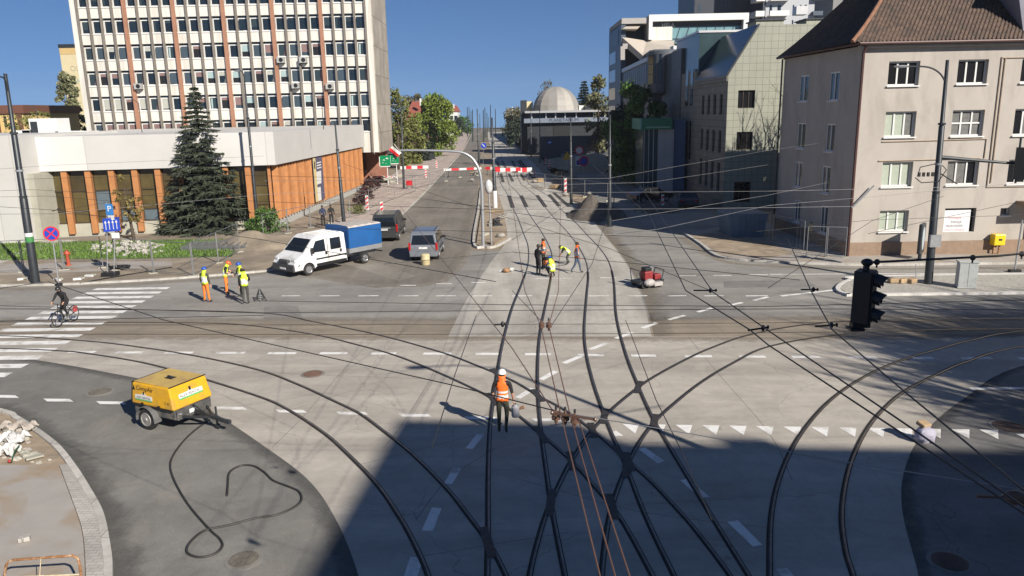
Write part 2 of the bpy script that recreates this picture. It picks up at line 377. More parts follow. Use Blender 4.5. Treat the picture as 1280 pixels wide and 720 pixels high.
# ------------------------------------------------------------------ materials shared
M_dirt = mat('dirt', (.25, .205, .15), .95, var=.35, scale=.7, bump=.6, bscale=9, stain=(.16, .13, .10), stscale=.25)
M_far = mat('far_ground', (.13, .12, .085), .95, var=.3, scale=.05)
M_asph = roadmat('asphalt', (.270, .256, .232), (.10, .8), (.17, .155, .135), .45, 3.1, .14)
M_asphd = roadmat('asphalt_left', (.188, .182, .165), (.5, .5), (.265, .235, .19), .7, 9.4, .22, .5)
M_asphr = roadmat('asphalt_right', (.185, .180, .172), (.3, .8), (.15, .14, .125), .3, 2.2, .14)
M_dusty = roadmat('asphalt_dusty', (.195, .175, .148), (.9, .10), (.11, .10, .09), .55, 5.5, .14)
M_conc = roadmat('concrete_deck', (.41, .375, .325), (.10, .7), (.27, .235, .19), .4, 1.0, .07, .12)
M_bed = roadmat('concrete_bed', (.42, .395, .35), (.8, .10), (.27, .235, .19), .4, 7.3, .07)
M_oldlane = roadmat('old_tram_lane', (.265, .225, .175), (.06, 1.6), (.15, .12, .09), .6, 4.0, .10)
M_rub = mat('rail_filler', (.050, .042, .035), .9, var=.4, scale=6, spec=.15)
M_rail = mat('rail_steel', (.24, .21, .185), .34, .8, var=.35, scale=4)
M_paint = mat('road_paint', (.72, .71, .68), .7, var=.06, scale=5, stain=(.42, .40, .36), stscale=1.6)
M_kerb = brickmat('kerb_granite', (.42, .40, .36), (.2, .19, .17), 1.0, 5, .012, .85, axis='XY', noise=.2, nscale=3)
M_pav = brickmat('pavers_pinkish', (.40, .33, .285), (.20, .17, .15), 1.6, .9, .03, .85, .5, axis='XY', noise=.22, nscale=.5)
M_pavg = brickmat('pavers_grey', (.40, .375, .34), (.2, .19, .17), .22, .11, .006, .85, .5, axis='XY', noise=.18)
M_slab = mat('cast_slab', (.33, .305, .275), .85, var=.08, scale=1.2, bump=.15, stain=(.29, .215, .135), stscale=.5)
M_gravel = mat('gravel', (.36, .34, .30), .95, var=.45, scale=14, bump=1.0, bscale=30)
M_grass = mat('grass_soil', (.075, .12, .03), .95, var=.45, scale=2.5, bump=.5, bscale=25)
M_sand = mat('sand_dirt', (.31, .245, .175), .95, var=.3, scale=1.2, bump=.6, bscale=10, stain=(.22, .17, .11), stscale=.6)
M_dark = mat('dark_metal', (.035, .04, .045), .45, .3, var=.2)
M_black = mat('black_plastic', (.012, .012, .013), .5, var=.2)
M_white = mat('white_paint', (.62, .62, .60), .5, var=.04)
M_galv = mat('galvanised', (.42, .43, .44), .4, .6, var=.12, scale=6)
M_red = mat('signal_red', (.62, .035, .02), .5, var=.08)
M_rust = mat('rust', (.27, .12, .045), .85, .2, var=.45, scale=14, stain=(.5, .38, .26), stscale=9)

# ------------------------------------------------------------------ ground sheets
mb = MB(); mb.add([(-900, -400, -.004), (900, -400, -.004), (900, 470, -.004), (-900, 470, -.004), (900, 1500, -50), (-900, 1500, -50)], [(0, 1, 2, 3), (3, 2, 4, 5)]); struct(mb.build('ground', M_far))   # the avenue crests, the land drops beyond
mb = MB(); mb.poly([(-70, -45, 0), (70, -45, 0), (70, 260, 0), (-70, 260, 0)]); struct(mb.build('bare_ground', M_dirt))
mb = MB(); mb.poly([(-120, -60, .004), (120, -60, .004), (120, 50, .004), (-120, 50, .004)]); struct(mb.build('road', M_asph))
# left carriageway of the avenue
mb = MB()
pts = [XY(380, 345), XY(440, 308), XY(503, 268), XY(555, 215), XY(580, 187), XY(590, 168), (-20, 465), (-14, 465), XY(601, 168), XY(601, 190), XY(599, 215), XY(597, 245), XY(594, 300), XY(560, 352), XY(470, 360)]
mb.poly([(x, y, .008) for x, y in pts]); struct(mb.build('avenue', M_dusty))
# right carriageway, mostly in the shade of the buildings
mb = MB()
pts = [XY(905, 330), XY(805, 336), XY(752, 290), XY(737, 272), (8.2, 75), (9.2, 110), (5.8, 180), (-.5, 465), (6, 465), (12.5, 180), (16, 118), (17.5, 80), (17.3, 52), XY(1010, 331)]
mb.poly([(x, y, .0085) for x, y in pts]); struct(mb.build('side_road', M_asph))
# concrete apron of the junction
low = gs([(-140, 438), (0, 445), (50, 451), (130, 465), (200, 481), (265, 515), (330, 558), (385, 600), (420, 650), (448, 720), (462, 800)])
hi = gs([(1160, 800), (1148, 720), (1128, 640), (1130, 590), (1152, 545), (1203, 500), (1285, 456), (1500, 425)])
top = gs([(1500, 408), (1280, 420), (1000, 421), (640, 421), (300, 420), (0, 421), (-140, 424)], 3)
mb = MB(); mb.poly([Vector((p.x, p.y, .012)) for p in low + hi + top]); struct(mb.build('concrete_deck', M_conc))
# slab joints are sawn lines between the panels: thin recess strips
M_joint = mat('joint', (.16, .145, .125), .9, var=.2)
RJ_OUT = [(20, 427), (200, 440), (340, 467), (450, 508), (520, 556), (580, 620), (620, 700)]; RJ_IN = [(1000, 720), (1005, 640), (1040, 560), (1110, 490), (1200, 440)]
mb = MB()
for a in ([(0, 428), (300, 428), (640, 430)], [(100, 455), (420, 470), (600, 476)], [(800, 421), (900, 441), (1010, 470), (1120, 490), (1170, 520)], [(1000, 425), (1150, 470), (1230, 470)],
          [(470, 421), (430, 462), (380, 520), (340, 560)], [(560, 421), (545, 460), (510, 520), (480, 560)], [(860, 421), (900, 470), (960, 540), (990, 600)], [(650, 600), (800, 640), (960, 660)], [(620, 560), (560, 600), (520, 650)]):
    ribbon(mb, gs(a, 4), .018, .0135)
for r in (RJ_OUT, RJ_IN):
    P = gs(r, 10); acc = 0
    for q in range(1, len(P)):
        acc += (P[q] - P[q - 1]).length
        if acc > 5.2:
            acc = 0; d = (P[q] - P[q - 1]).normalized(); s_ = Vector((-d.y, d.x, 0)); ribbon(mb, [P[q] + s_ * 1.75, P[q] - s_ * 1.75], .016, .0136)
struct(mb.build('road_joint', M_joint))
# patched trench fillings and older asphalt repairs on the cross street
mb = MB()
for P in ([(330, 383), (372, 382), (378, 398), (330, 399)], [(905, 352), (1010, 350), (1020, 358), (905, 360)], [(150, 372 + 18), (250, 388), (252, 396), (148, 398)], [(850, 384), (930, 383), (935, 397), (850, 398)]): mb.poly([Vector((*XY(*p), .0095)) for p in P])
struct(mb.build('road_patch', roadmat('asphalt_patch', (.215, .205, .19), (.3, .6), (.15, .14, .125), .4, 6.1, .16)))
mb = MB()
for P in ([(700, 296), (742, 294), (760, 312), (705, 318)], [(446, 320), (520, 345), (500, 352), (430, 330)]): mb.poly([Vector((*XY(*p), .0098)) for p in P])
struct(mb.build('road_patch', roadmat('asphalt_patch_pale', (.25, .225, .19), (.5, .5), (.16, .14, .12), .5, 2.7, .16)))
# darker asphalt of the two near corners
mb = MB(); lowc = [p for p in low]; mb.poly([Vector((p.x, p.y, .0065)) for p in lowc] + [(-3.2, 3, .0065), (-45, 3, .0065), (-45, 27, .0065)]); struct(mb.build('corner_asphalt', M_asphd))
mb = MB(); mb.poly([Vector((p.x, p.y, .0065)) for p in hi] + [(60, 24, .0065), (60, 2, .0065), (4, 2, .0065)]); struct(mb.build('corner_asphalt', M_asphr))
# old dirty tram lane along the cross street
mb = MB(); mb.poly([Vector((*XY(x, y), .0105)) for x, y in [(-200, 425), (0, 421), (300, 420), (640, 421), (1000, 421), (1280, 419), (1500, 412), (1500, 392), (1280, 398), (1000, 400), (640, 402), (300, 402), (0, 403), (-200, 404)]])
struct(mb.build('old_tram_lane', M_oldlane))
# new track bed leaving along the avenue
Lb = gs([(560, 421), (585, 372), (612, 330), (633, 300), (631, 275), (622, 240), (616, 205), (612, 180), (608, 165)], 4)
Rb = gs([(628, 165), (640, 178), (660, 197), (690, 228), (715, 250), (735, 270), (762, 302), (786, 335), (802, 372), (815, 421)], 4)
mb = MB(); mb.poly([Vector((p.x, p.y, .0146)) for p in Lb + Rb]); struct(mb.build('track_bed', M_bed))
mb = MB()
for i in range(1, 30):
    y = 50 + i * 6.2; 
    q = [p for p in Lb if abs(p.y - y) < 14]
    if not q: continue
    x0 = min(q, key=lambda p: abs(p.y - y)).x + .15; x1 = min(Rb, key=lambda p: abs(p.y - y)).x - .15
    mb.poly([(x0, y, .0154), (x1, y, .0154), (x1, y + .05, .0154), (x0, y + .05, .0154)])
struct(mb.build('bed_joint', M_joint))
# dark open slots beside the rails where the filler is still missing
mb = MB()
for q in ([(636, 244), (641, 260)], [(651, 244), (658, 259)], [(671, 244), (682, 259)], [(686, 243), (699, 258)], [(692, 241), (712, 259)], [(621, 202), (625, 212)], [(628, 201), (633, 213)], [(640, 201), (646, 213)], [(648, 201), (655, 212)], [(650, 200), (660, 213)], [(626, 217), (629, 228)], [(636, 217), (641, 227)], [(651, 217), (656, 226)], [(661, 216), (668, 224)]):
    ribbon(mb, [G(*q[0]), G(*q[1])], .42, .0160)
struct(mb.build('rail_slot', mat('slot_dark', (.04, .037, .033), .95)))
# white board line across the bed
mb = MB(); ribbon(mb, [G(629, 244.5), G(686, 243.5)], .25, .0164); struct(mb.build('stop_line', M_paint))

# ------------------------------------------------------------------ rails
RAILS = [
 [(-160, 386), (120, 387), (320, 391), (395, 403), (475, 419.5), (552, 441), (595, 457), (640, 476), (672, 495), (702, 511), (732, 532), (757, 552), (785, 577), (815, 604), (847, 638), (872, 667), (912, 720), (935, 760)],
 [(-160, 402), (60, 403), (250, 404), (320, 408), (395, 419), (445, 431), (495, 445), (545, 465), (595, 488), (617, 500), (641, 515), (672, 540), (712, 575), (745, 611), (775, 648), (815, 720), (832, 760)],
 [(-160, 418), (0, 420), (87, 425), (150, 431), (237, 444), (320, 462), (370, 480), (420, 503), (450, 518), (480, 540), (515, 568), (557, 610), (585, 645), (612, 682), (632, 720), (650, 765)],
 [(-160, 434), (0, 436), (75, 439), (107, 442), (175, 453), (237, 469), (320, 495), (357, 511), (402, 540), (430, 564), (470, 605), (500, 648), (520, 685), (535, 720), (548, 765)],
 [(626, 230), (636, 246), (642, 262), (647, 272), (654, 291), (660, 308), (660, 330), (652, 355), (640, 385), (629, 425), (622, 462), (616, 503), (612, 540), (610, 600), (610, 660), (609, 720), (609, 770)],
 [(636, 230), (651, 246), (657, 260), (665, 273), (676, 289), (686, 307), (690, 322), (688, 350), (681, 385), (675, 415), (672, 450), (672, 490), (675, 530), (680, 570), (687, 620), (695, 665), (706, 720), (716, 770)],
 [(651, 230), (671, 246), (682, 260), (695, 275), (709, 290), (722, 307), (732, 326), (735, 345), (733, 370), (730, 410), (732, 440), (740, 475), (752, 511), (766, 547), (780, 577), (800, 630), (820, 675), (842, 720), (862, 765)],
 [(661, 230), (686, 246), (699, 260), (720, 279), (735, 295), (750, 311), (761, 328), (767, 352), (770, 395), (781, 440), (797, 482), (815, 522), (833, 553), (857, 593), (877, 626), (902, 667), (935, 720), (962, 765)],
 [(1500, 398), (1120, 400), (1010, 406), (937, 419), (890, 435), (857, 450), (815, 473), (790, 491), (765, 512), (740, 539), (715, 575), (697, 610), (682, 645), (670, 685), (662, 720), (655, 765)],
 [(1500, 410), (1150, 413), (1040, 420), (960, 434), (915, 455), (877, 478), (845, 503), (820, 526), (800, 552), (785, 580), (772, 612), (762, 645), (756, 680), (752, 720), (750, 765)],
 [(1500, 392), (1280, 414), (1217, 425), (1172, 437), (1135, 448), (1097, 463), (1060, 484), (1030, 508), (1003, 540), (984, 573), (970, 612), (963, 655), (962, 720), (963, 770)],
 [(1500, 402), (1280, 433), (1210, 452), (1172, 468), (1130, 490), (1102, 514), (1081, 541), (1064, 577), (1055, 613), (1052, 650), (1057, 690), (1066, 720), (1080, 770)],
 [(-200, 406.5), (0, 406.5), (320, 406.5), (640, 406), (960, 404), (1280, 400), (1500, 396)],
 [(-200, 418), (0, 418), (320, 418.5), (640, 418), (960, 416.5), (1280, 412), (1500, 407)],
 [(626, 230), (621, 203), (617.5, 185), (614, 170), (612, 163)], [(636, 230), (629, 203), (624, 187), (618, 170), (615, 163)],
 [(651, 230), (639, 203), (632, 187), (623, 170), (618, 163)], [(661, 230), (647, 203), (638.5, 187), (627, 170), (621, 163)],
]
for i, r in enumerate(RAILS):
    P = gs(r, 8); z = .0182 + i * .0003
    mb = MB(); wd = (.132 if i < 12 else .11)
    if i in (12, 13): ribbon(mb, P, .07, z, 1); struct(mb.build('tram_rail', [M_rub, mat('rail_worn', (.13, .10, .075), .6, .4, var=.3), M_black])); continue
    far = [p for p in P if p.y > 40]; near = [p for p in P if p.y <= 43]
    if len(far) > 1: ribbon(mb, far, .075, z, 0); ribbon(mb, far, .04, z + .006, 1)
    P = near
    if len(P) < 2: struct(mb.build('tram_rail', [M_rub, M_rail, M_black])); continue
    ribbon(mb, P, wd, z, 0); ribbon(mb, P, .046, z + .006, 1, .022); ribbon(mb, P, .022, z + .006, 2, -.016)
    struct(mb.build('tram_rail', [M_rub, M_rail, M_black]))
# crossing frogs: dark steel nose plates where rails cross
M_frog = mat('frog_steel', (.075, .066, .06), .55, .5, var=.3, scale=8)
mb = MB(); RP = [gs(r, 8) for r in RAILS[:12]]
def crossing(P, Q):
    out = []
    for i in range(len(P) - 1):
        a, b = P[i], P[i + 1]
        for j in range(len(Q) - 1):
            c, d = Q[j], Q[j + 1]
            if max(a.x, b.x) < min(c.x, d.x) or max(c.x, d.x) < min(a.x, b.x): continue
            den = (b.x - a.x) * (d.y - c.y) - (b.y - a.y) * (d.x - c.x)
            if abs(den) < 1e-9: continue
            t = ((c.x - a.x) * (d.y - c.y) - (c.y - a.y) * (d.x - c.x)) / den; u = ((c.x - a.x) * (b.y - a.y) - (c.y - a.y) * (b.x - a.x)) / den
            if 0 <= t <= 1 and 0 <= u <= 1:
                e, f = (b - a).normalized(), (d - c).normalized()
                if e.dot(f) < 0: f = -f
                out.append((a.lerp(b, t), (e + f).normalized(), abs(e.dot(f))))
    return out
nz = 0
for i in range(12):
    for j in range(i + 1, 12):
        for p, e, k in crossing(RP[i], RP[j]):
            if p.y > 26 or p.y < 9: continue
            L_ = .28 + .35 * k; ribbon(mb, [p - e * L_, p - e * L_ * .4, p + e * L_ * .4, p + e * L_], .20, .0305 + .0001 * nz); nz += 1
struct(mb.build('rail_crossing', M_frog))

# swept grit and dust along the edges
featherband('road_grit', low, .8, .0078, (.105, .102, .095), -1)
featherband('road_grit', hi, .7, .0078, (.10, .097, .09), -1)
featherband('road_dust', gs([(-140, 421), (300, 420), (640, 421), (1000, 421), (1500, 412)], 10), 1.3, .0142, (.25, .205, .155), -1)
featherband('road_dust', gs([(-140, 403), (300, 402), (640, 402), (1000, 400), (1500, 392)], 10), 1.4, .0112, (.25, .21, .165), 1)
featherband('road_dust', gs([(380, 346), (470, 358), (560, 350), (594, 300), (597, 245)], 8), 2.2, .0112, (.27, .24, .20), 1)
featherband('road_dust', gs([(372, 336), (250, 348), (130, 356), (0, 360), (-200, 364)], 8), 1.6, .0112, (.29, .25, .195), 1)
featherband('road_dust', gs([(818, 421), (805, 372), (788, 335), (764, 302), (738, 272)], 8), 1.8, .0112, (.20, .17, .13), -1)
featherband('road_dust', gs([(1500, 331), (1120, 335), (1030, 334), (918, 328), (880, 312), (857, 297)], 8), 1.2, .0112, (.27, .23, .17), 1)
# ------------------------------------------------------------------ paint
mb = MB(); zp = .0169
def dash(p, q, w): ribbon(mb, [G(*p), G(*q)], w, zp)
def quad(*P): mb.poly([Vector((*XY(*p), zp)) for p in P])
for x0, x1, y in [(86, 119, 440.3), (145, 178, 441), (206, 241, 441.3), (270, 306, 441.5), (335, 370, 442), (400, 434, 442), (464, 495, 442.3), (529, 564, 442.5), (594, 628, 442.8), (656, 689, 443.2), (722, 755, 444.2), (789, 820, 445), (856, 890, 445.7), (924, 957, 446.2), (990, 1025, 446.7), (1061, 1096, 447.2), (1140, 1166, 448), (1202, 1240, 448.3), (1273, 1310, 448.6)]:
    dash((x0, y), (x1, y), .26)
for x0, x1, y in [(-14, 22, 496), (54, 90, 500.7), (120, 156, 504), (267, 307, 510.7), (344, 382, 514.5), (420, 459, 517), (498, 538, 519.7), (580, 622, 523), (664, 712, 525.5)]:
    quad((x0, y - 1.9), (x1 - 3, y - 1.5), (x1 + 2, y + 2), (x0 + 5, y + 1.6))
x = 778; 
while x < 1330:
    k = (x - 778) / 500; y = 530.5 + 8 * k; wd = 21 + 3 * k
    quad((x, y), (x + wd, y + .3), (x + wd - 5 + 6 * k, y + 12)); x += 33 + 3.2 * k
for a, b_, ww in [((647, 498), (667, 486), .22), ((676, 475), (695, 464.5), .22), ((705, 454.5), (726, 445.5), .22), ((737, 437.5), (759, 429), .22), ((770, 423.5), (790, 416), .22), ((803, 410.5), (821, 404), .22), ((836, 400), (856, 394.5), .2), ((872, 390.5), (890, 385.5), .2), ((912, 382), (928, 378.5), .2), ((942, 376), (960, 371.5), .2)]:
    dash(a, b_, ww)
for P in ([(582, 561), (591, 562), (605, 544), (596, 543)], [(555, 605), (565, 606), (577, 586), (567, 585)], [(527, 664), (541, 665), (552, 636), (540, 635)], [(500, 735), (518, 735), (529, 698), (513, 697)],
          [(798, 562), (806, 560), (831, 577), (822, 580)], [(850, 601), (861, 599), (887, 622), (875, 623)], [(909, 653), (922, 651), (953, 682), (941, 684)], [(970, 712), (984, 711), (1012, 745), (996, 748)], [(762, 541), (770, 539), (779, 545), (770, 546)]): quad(*P)
for x0, x1 in [(352, 375), (399, 424), (448, 473), (498, 523), (545, 570), (591, 615), (640, 665), (687, 712), (736, 761), (785, 809), (835, 858), (880, 905), (932, 960)]: dash((x0, 370.3), (x1, 370), .16)
for x0, x1, y in [(848, 870, 345), (891, 914, 344.6), (936, 960, 343.8), (798, 820, 346), (750, 770, 347.5), (545, 565, 355), (589, 607, 353.5), (500, 520, 357)]: dash((x0, y), (x1, y), .16)
dash((962, 343.3), (1400, 341), .16); dash((976, 370.5), (1052, 361.8), .22); dash((1213, 486.3), (1400, 485), .2)
dash((660, 348.5), (715, 348), .1)
struct(mb.build('lane_marking', M_paint))
mb = MB()
for i in range(15):
    y = 40.75 - i * 1.0; xl = -22.55 + .012 * i; xr = -18.35 + (i - 7) * .02
    mb.poly([(xl, y - .5, zp + .001), (xr, y - .62, zp + .001), (xr, y - .12, zp + .001), (xl, y, zp + .001)])
struct(mb.build('crosswalk', M_paint))

# ------------------------------------------------------------------ kerbed corner in the near left
out = gs([(-260, 470), (-120, 490), (0, 516), (20, 525), (41, 538), (59, 551), (75, 565.5), (92, 588), (107, 612), (125, 646), (134, 690), (136, 720), (134, 790)], 6)
mb = MB(); kerb(mb, out, .16, 0, .12); struct(mb.build('kerb', M_kerb))
ins = [Vector((p.x, p.y, 0)) for p in out]
base = [(p.x - .05, p.y) for p in ins] + [(-8, 3), (-45, 3), (-45, 22)]
mb = MB(); mb.prism(base, -.02, .055); struct(mb.build('corner_soil', M_sand))
sp = gs([(74, 586), (92, 635), (103, 670), (107, 720), (108, 790)], 5)
mb = MB(); mb.prism([XY(-160, 587), XY(0, 586)] + [(p.x, p.y) for p in sp] + [(-8.5, 3), (-30, 3)], 0, .112); struct(mb.build('pavement', M_slab))
o2 = [p for p in out if p.y < G(80, 584).y]
mb = MB(); mb.prism([(p.x - .09, p.y) for p in o2] + [(p.x + .02, p.y) for p in sp[::-1]], 0, .108); struct(mb.build('block_edging', M_pavg))
featherband('road_grit', out, 1.2, .0090, (.095, .093, .086), 1)
# ------------------------------------------------------------------ far-left verge, pavements, islands
mb = MB(); mb.prism([XY(-500, 362), XY(0, 357), XY(130, 353), XY(250, 346), XY(372, 334), XY(400, 319), XY(440, 300), XY(420, 285), XY(345, 288), XY(60, 300), XY(-500, 318)], 0, .06); struct(mb.build('verge', M_dirt))
mb = MB(); kerb(mb, gs([(-500, 364), (0, 358), (130, 354), (250, 346.5), (372, 334.5), (404, 318)], 5), .18, 0, .11); struct(mb.build('kerb', M_kerb))
mb = MB(); mb.poly([Vector((*XY(x, y), .066)) for x, y in [(-300, 330), (0, 327), (60, 325), (160, 325), (290, 322), (300, 306), (240, 300), (60, 303), (0, 306), (-300, 312)]]); struct(mb.build('lawn', M_grass))
mb = MB(); mb.poly([Vector((*XY(x, y), .070)) for x, y in [(-60, 345), (0, 331), (70, 307), (100, 301), (60, 301), (0, 322), (-90, 336)]]); struct(mb.build('path', M_pavg))
mb = MB(); mb.poly([Vector((*XY(x, y), .064)) for x, y in [(-300, 352), (0, 345), (130, 340), (215, 333), (215, 327), (0, 331), (-300, 336)]]); struct(mb.build('path', M_slab))
mb = MB()
for k in range(160):   # stony heap on the lawn
    t = R.random() * 6.28; q = R.random() ** .6; c = G(160 + 48 * q * math.cos(t), 312 + 10 * q * math.sin(t))
    s = R.uniform(.1, .3); mb.obox((c.x, c.y, .06 + .3 * (1 - q)), (s, s * .8, s * .7), R.random() * 3, 0, R.random(), R.random())
stuff(tag(mb.build('rubble', M_gravel), 'pale stony heap dumped on the lawn before the low hall', 'rubble'))
# paver footway on the far side of the avenue
mb = MB(); mb.prism([XY(412, 283), XY(440, 262), XY(462, 238), XY(485, 223), XY(510, 205), XY(545, 180), XY(572, 166), XY(588, 166), XY(578, 187), XY(553, 215), XY(502, 268), XY(440, 306)], 0, .11, 0); struct(mb.build('pavement', M_pav))
mb = MB(); kerb(mb, gs([(438, 307), (503, 268), (555, 215), (579, 187), (590, 167)], 4), .16, 0, .125); struct(mb.build('kerb', M_kerb))
mb = MB(); mb.poly([Vector((*XY(x, y), .118)) for x, y in [(500, 203), (516, 200), (540, 186), (560, 172), (520, 178), (490, 190)]]); struct(mb.build('lawn', M_grass))
# median with the silver mast and white-footed pole
mb = MB(); mb.prism([XY(596, 304), XY(602, 262), XY(604, 235), XY(620, 235), XY(629, 262), XY(634, 298), XY(618, 306)], 0, .13); struct(mb.build('median', M_sand))
mb = MB(); kerb(mb, gs([(601, 235), (598, 262), (592, 304), (606, 310), (620, 309), (638, 299)], 4), .16, 0, .15); struct(mb.build('kerb', M_kerb))
# right: sandy corner, paved walk in front of the cream house, gravel refuge
mb = MB(); mb.prism([XY(858, 294), XY(876, 306), XY(895, 320), XY(918, 324), XY(960, 327), XY(1030, 330), XY(1120, 331), XY(1500, 326), (60, 60), (20, 60), (19.2, 58), XY(905, 284)], 0, .11); struct(mb.build('pavement', M_slab))
mb = MB(); mb.poly([Vector((*XY(x, y), .117)) for x, y in [(862, 295), (880, 307), (898, 319), (960, 325), (990, 318), (960, 306), (920, 297), (890, 293)]]); struct(mb.build('bare_soil', M_sand))
mb = MB(); kerb(mb, gs([(856, 293), (876, 306), (894, 320), (918, 325), (960, 328), (1030, 331), (1120, 332), (1500, 327)], 5), .2, 0, .13); struct(mb.build('kerb', M_kerb))
mb = MB(); mb.prism([XY(1048, 362), XY(1062, 352), XY(1100, 347), XY(1500, 343), XY(1500, 365), XY(1100, 369), XY(1060, 369)], 0, .10); struct(mb.build('traffic_island', M_gravel))
mb = MB(); kerb(mb, gs([(1500, 342), (1100, 347), (1062, 352), (1047, 362), (1060, 369.5), (1100, 369.5), (1500, 365)], 5), .2, 0, .12); struct(mb.build('kerb', mat('white_kerb', (.55, .53, .5), .8, var=.1)))
# dug trench with spoil heap by the track
def heap(name, c, rx, ry, h, m, label, cat, seed=0):
    rr = random.Random(seed); mb = MB(); n = 26; vs = []; fs = []
    for i in range(n + 1):
        for j in range(n + 1):
            x = -1 + 2 * i / n; y = -1 + 2 * j / n; q = math.hypot(x, y)
            z = h * max(0, 1 - q) ** .8 * (1 + .5 * math.sin(5 * x + seed) * math.cos(4 * y)) + (rr.uniform(-.05, .05) * h if q < .95 else 0)
            vs.append((c[0] + x * rx, c[1] + y * ry, max(-.02, z)))
    for i in range(n):
        for j in range(n): fs.append((i * (n + 1) + j, (i + 1) * (n + 1) + j, (i + 1) * (n + 1) + j + 1, i * (n + 1) + j + 1))
    mb.add(vs, fs); o = mb.build(name, m, smooth=True); stuff(o); return tag(o, label, cat)
M_spoil = mat('spoil', (.10, .085, .07), .95, var=.4, scale=2, bump=.8, bscale=12)
c = G(745, 270); heap('spoil_heap', (c.x, c.y), 2.6, 3.6, 1.5, M_spoil, 'dark heap of dug soil beside the new tram tracks', 'soil heap', 3)
c = G(820, 262); heap('spoil_heap', (c.x, c.y), 2.2, 3.0, .8, M_spoil, 'low dark soil heap on the shaded road before the grey offices', 'soil heap', 5)
c = G(745, 203); heap('grassy_bank', (c.x, c.y), 9, 22, 1.1, M_sand, 'sandy mound behind the round road signs', 'mound', 8)
c = G(325, 306); heap('spoil_heap', (c.x, c.y), 4.5, 3, .8, M_dirt, 'brown earth heap under the spruce beside the fence', 'soil heap', 9)
# ------------------------------------------------------------------ building materials
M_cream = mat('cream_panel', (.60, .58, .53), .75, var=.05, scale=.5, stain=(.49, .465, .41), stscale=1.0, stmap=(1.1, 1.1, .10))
M_fin = mat('grey_fin', (.17, .15, .125), .8, var=.12, scale=2)
M_terra = mat('terracotta', (.31, .155, .095), .7, var=.12, scale=1.5)
M_oran = mat('orange_slat', (.385, .165, .058), .65, var=.16, scale=1.6)
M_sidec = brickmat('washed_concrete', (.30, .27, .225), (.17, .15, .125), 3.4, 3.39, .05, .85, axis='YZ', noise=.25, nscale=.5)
M_fascia = brickmat('white_fascia', (.51, .50, .48), (.38, .37, .36), 6.6, 40, .03, .6, axis='XZ', bump=.1, noise=.05)
M_wing = brickmat('white_wing', (.48, .47, .445), (.36, .35, .325), 1.55, 40, .025, .7, axis='XZ', bump=.15, noise=.06)
M_low = mat('low_wall', (.34, .33, .27), .85, var=.1, scale=1.4)
GL = [glassmat('glass_a', (.012, .020, .028)), glassmat('glass_b', (.03, .045, .05)), glassmat('glass_c', (.02, .018, .015)), glassmat('glass_d', (.05, .07, .085))]
M_blind = mat('blind', (.36, .37, .33), .6, var=.12, scale=8, spec=.6); M_curt = mat('curtain', (.20, .13, .125), .6, var=.2, scale=9)
M_blue = mat('pale_blind', (.30, .40, .40), .4, var=.1, scale=3)
M_brickb = brickmat('brown_brick', (.28, .12, .075), (.16, .09, .07), .26, .08, .012, .85, .5, axis='XZ', noise=.2, nscale=1)
M_tinted = [mat('bronze_glass', (.085, .065, .025), .25, var=.35, scale=.6), mat('bronze_glass_dark', (.055, .042, .018), .25, var=.35, scale=.6), glassmat('clear_pane', (.10, .13, .15))]
M_alu = mat('aluminium', (.5, .5, .5), .4, .5, var=.05)

# ------------------------------------------------------------------ office slab
tw = thing('office_building', 'white panelled office slab with terracotta pilasters, long window bands and small wall units', 'office building', (-33.7, 96, 0))
TX0, TX1 = -51.5, -16.0; rows = [8.66 + 3.0 * k for k in range(7)]; WH = 1.72
edges = [-50.8, -45.1, -39.35, -33.5, -27.7, -22.0, -16.6]
mb = MB(); mb.box(TX0, TX1, 96.32, 106.6, 4.4, 30.4)
zz = [4.4] + [z for t in rows for z in (t - WH, t)] + [30.4]
for k in range(0, len(zz), 2): mb.box(TX0 + .1, TX1 - .1, 96.0, 96.32, zz[k], zz[k + 1])
mb.box(TX0, -50.8, 95.88, 96.31, 4.4, 30.4); mb.box(-16.62, TX1, 95.88, 96.31, 4.4, 30.4)
mb.build('facade', M_cream, tw)
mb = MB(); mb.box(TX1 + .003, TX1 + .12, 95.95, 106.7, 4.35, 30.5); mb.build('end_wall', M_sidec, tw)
mb = MB(); mb.box(-49, -22, 98, 106, 0, 4.4); mb.build('base', M_fin, tw)
mb = MB()
for e0, e1 in zip(edges, edges[1:]):
    st = (e1 - e0 - .25) / 4
    for j in range(5):
        if j in (0, 4) and not (j == 0 and e0 == edges[0]) and not (j == 4 and e1 == edges[-1]): continue
        x = e0 + .12 + st * j; mb.box(x - .11, x + .11, 95.74, 95.997, 4.4, 30.4)
mb.build('fin', M_fin, tw)
for x in edges[1:-1]:
    mb = MB(); mb.box(x - .2, x + .2, 95.66, 96.0, 4.4, 30.4); mb.build('pilaster', M_terra, tw)
mb = MB()
for t in rows: mb.box(-50.75, -16.65, 95.93, 95.995, t - WH - .14, t - WH - .003)
mb.build('window_ledge', M_white, tw)
kinds = []
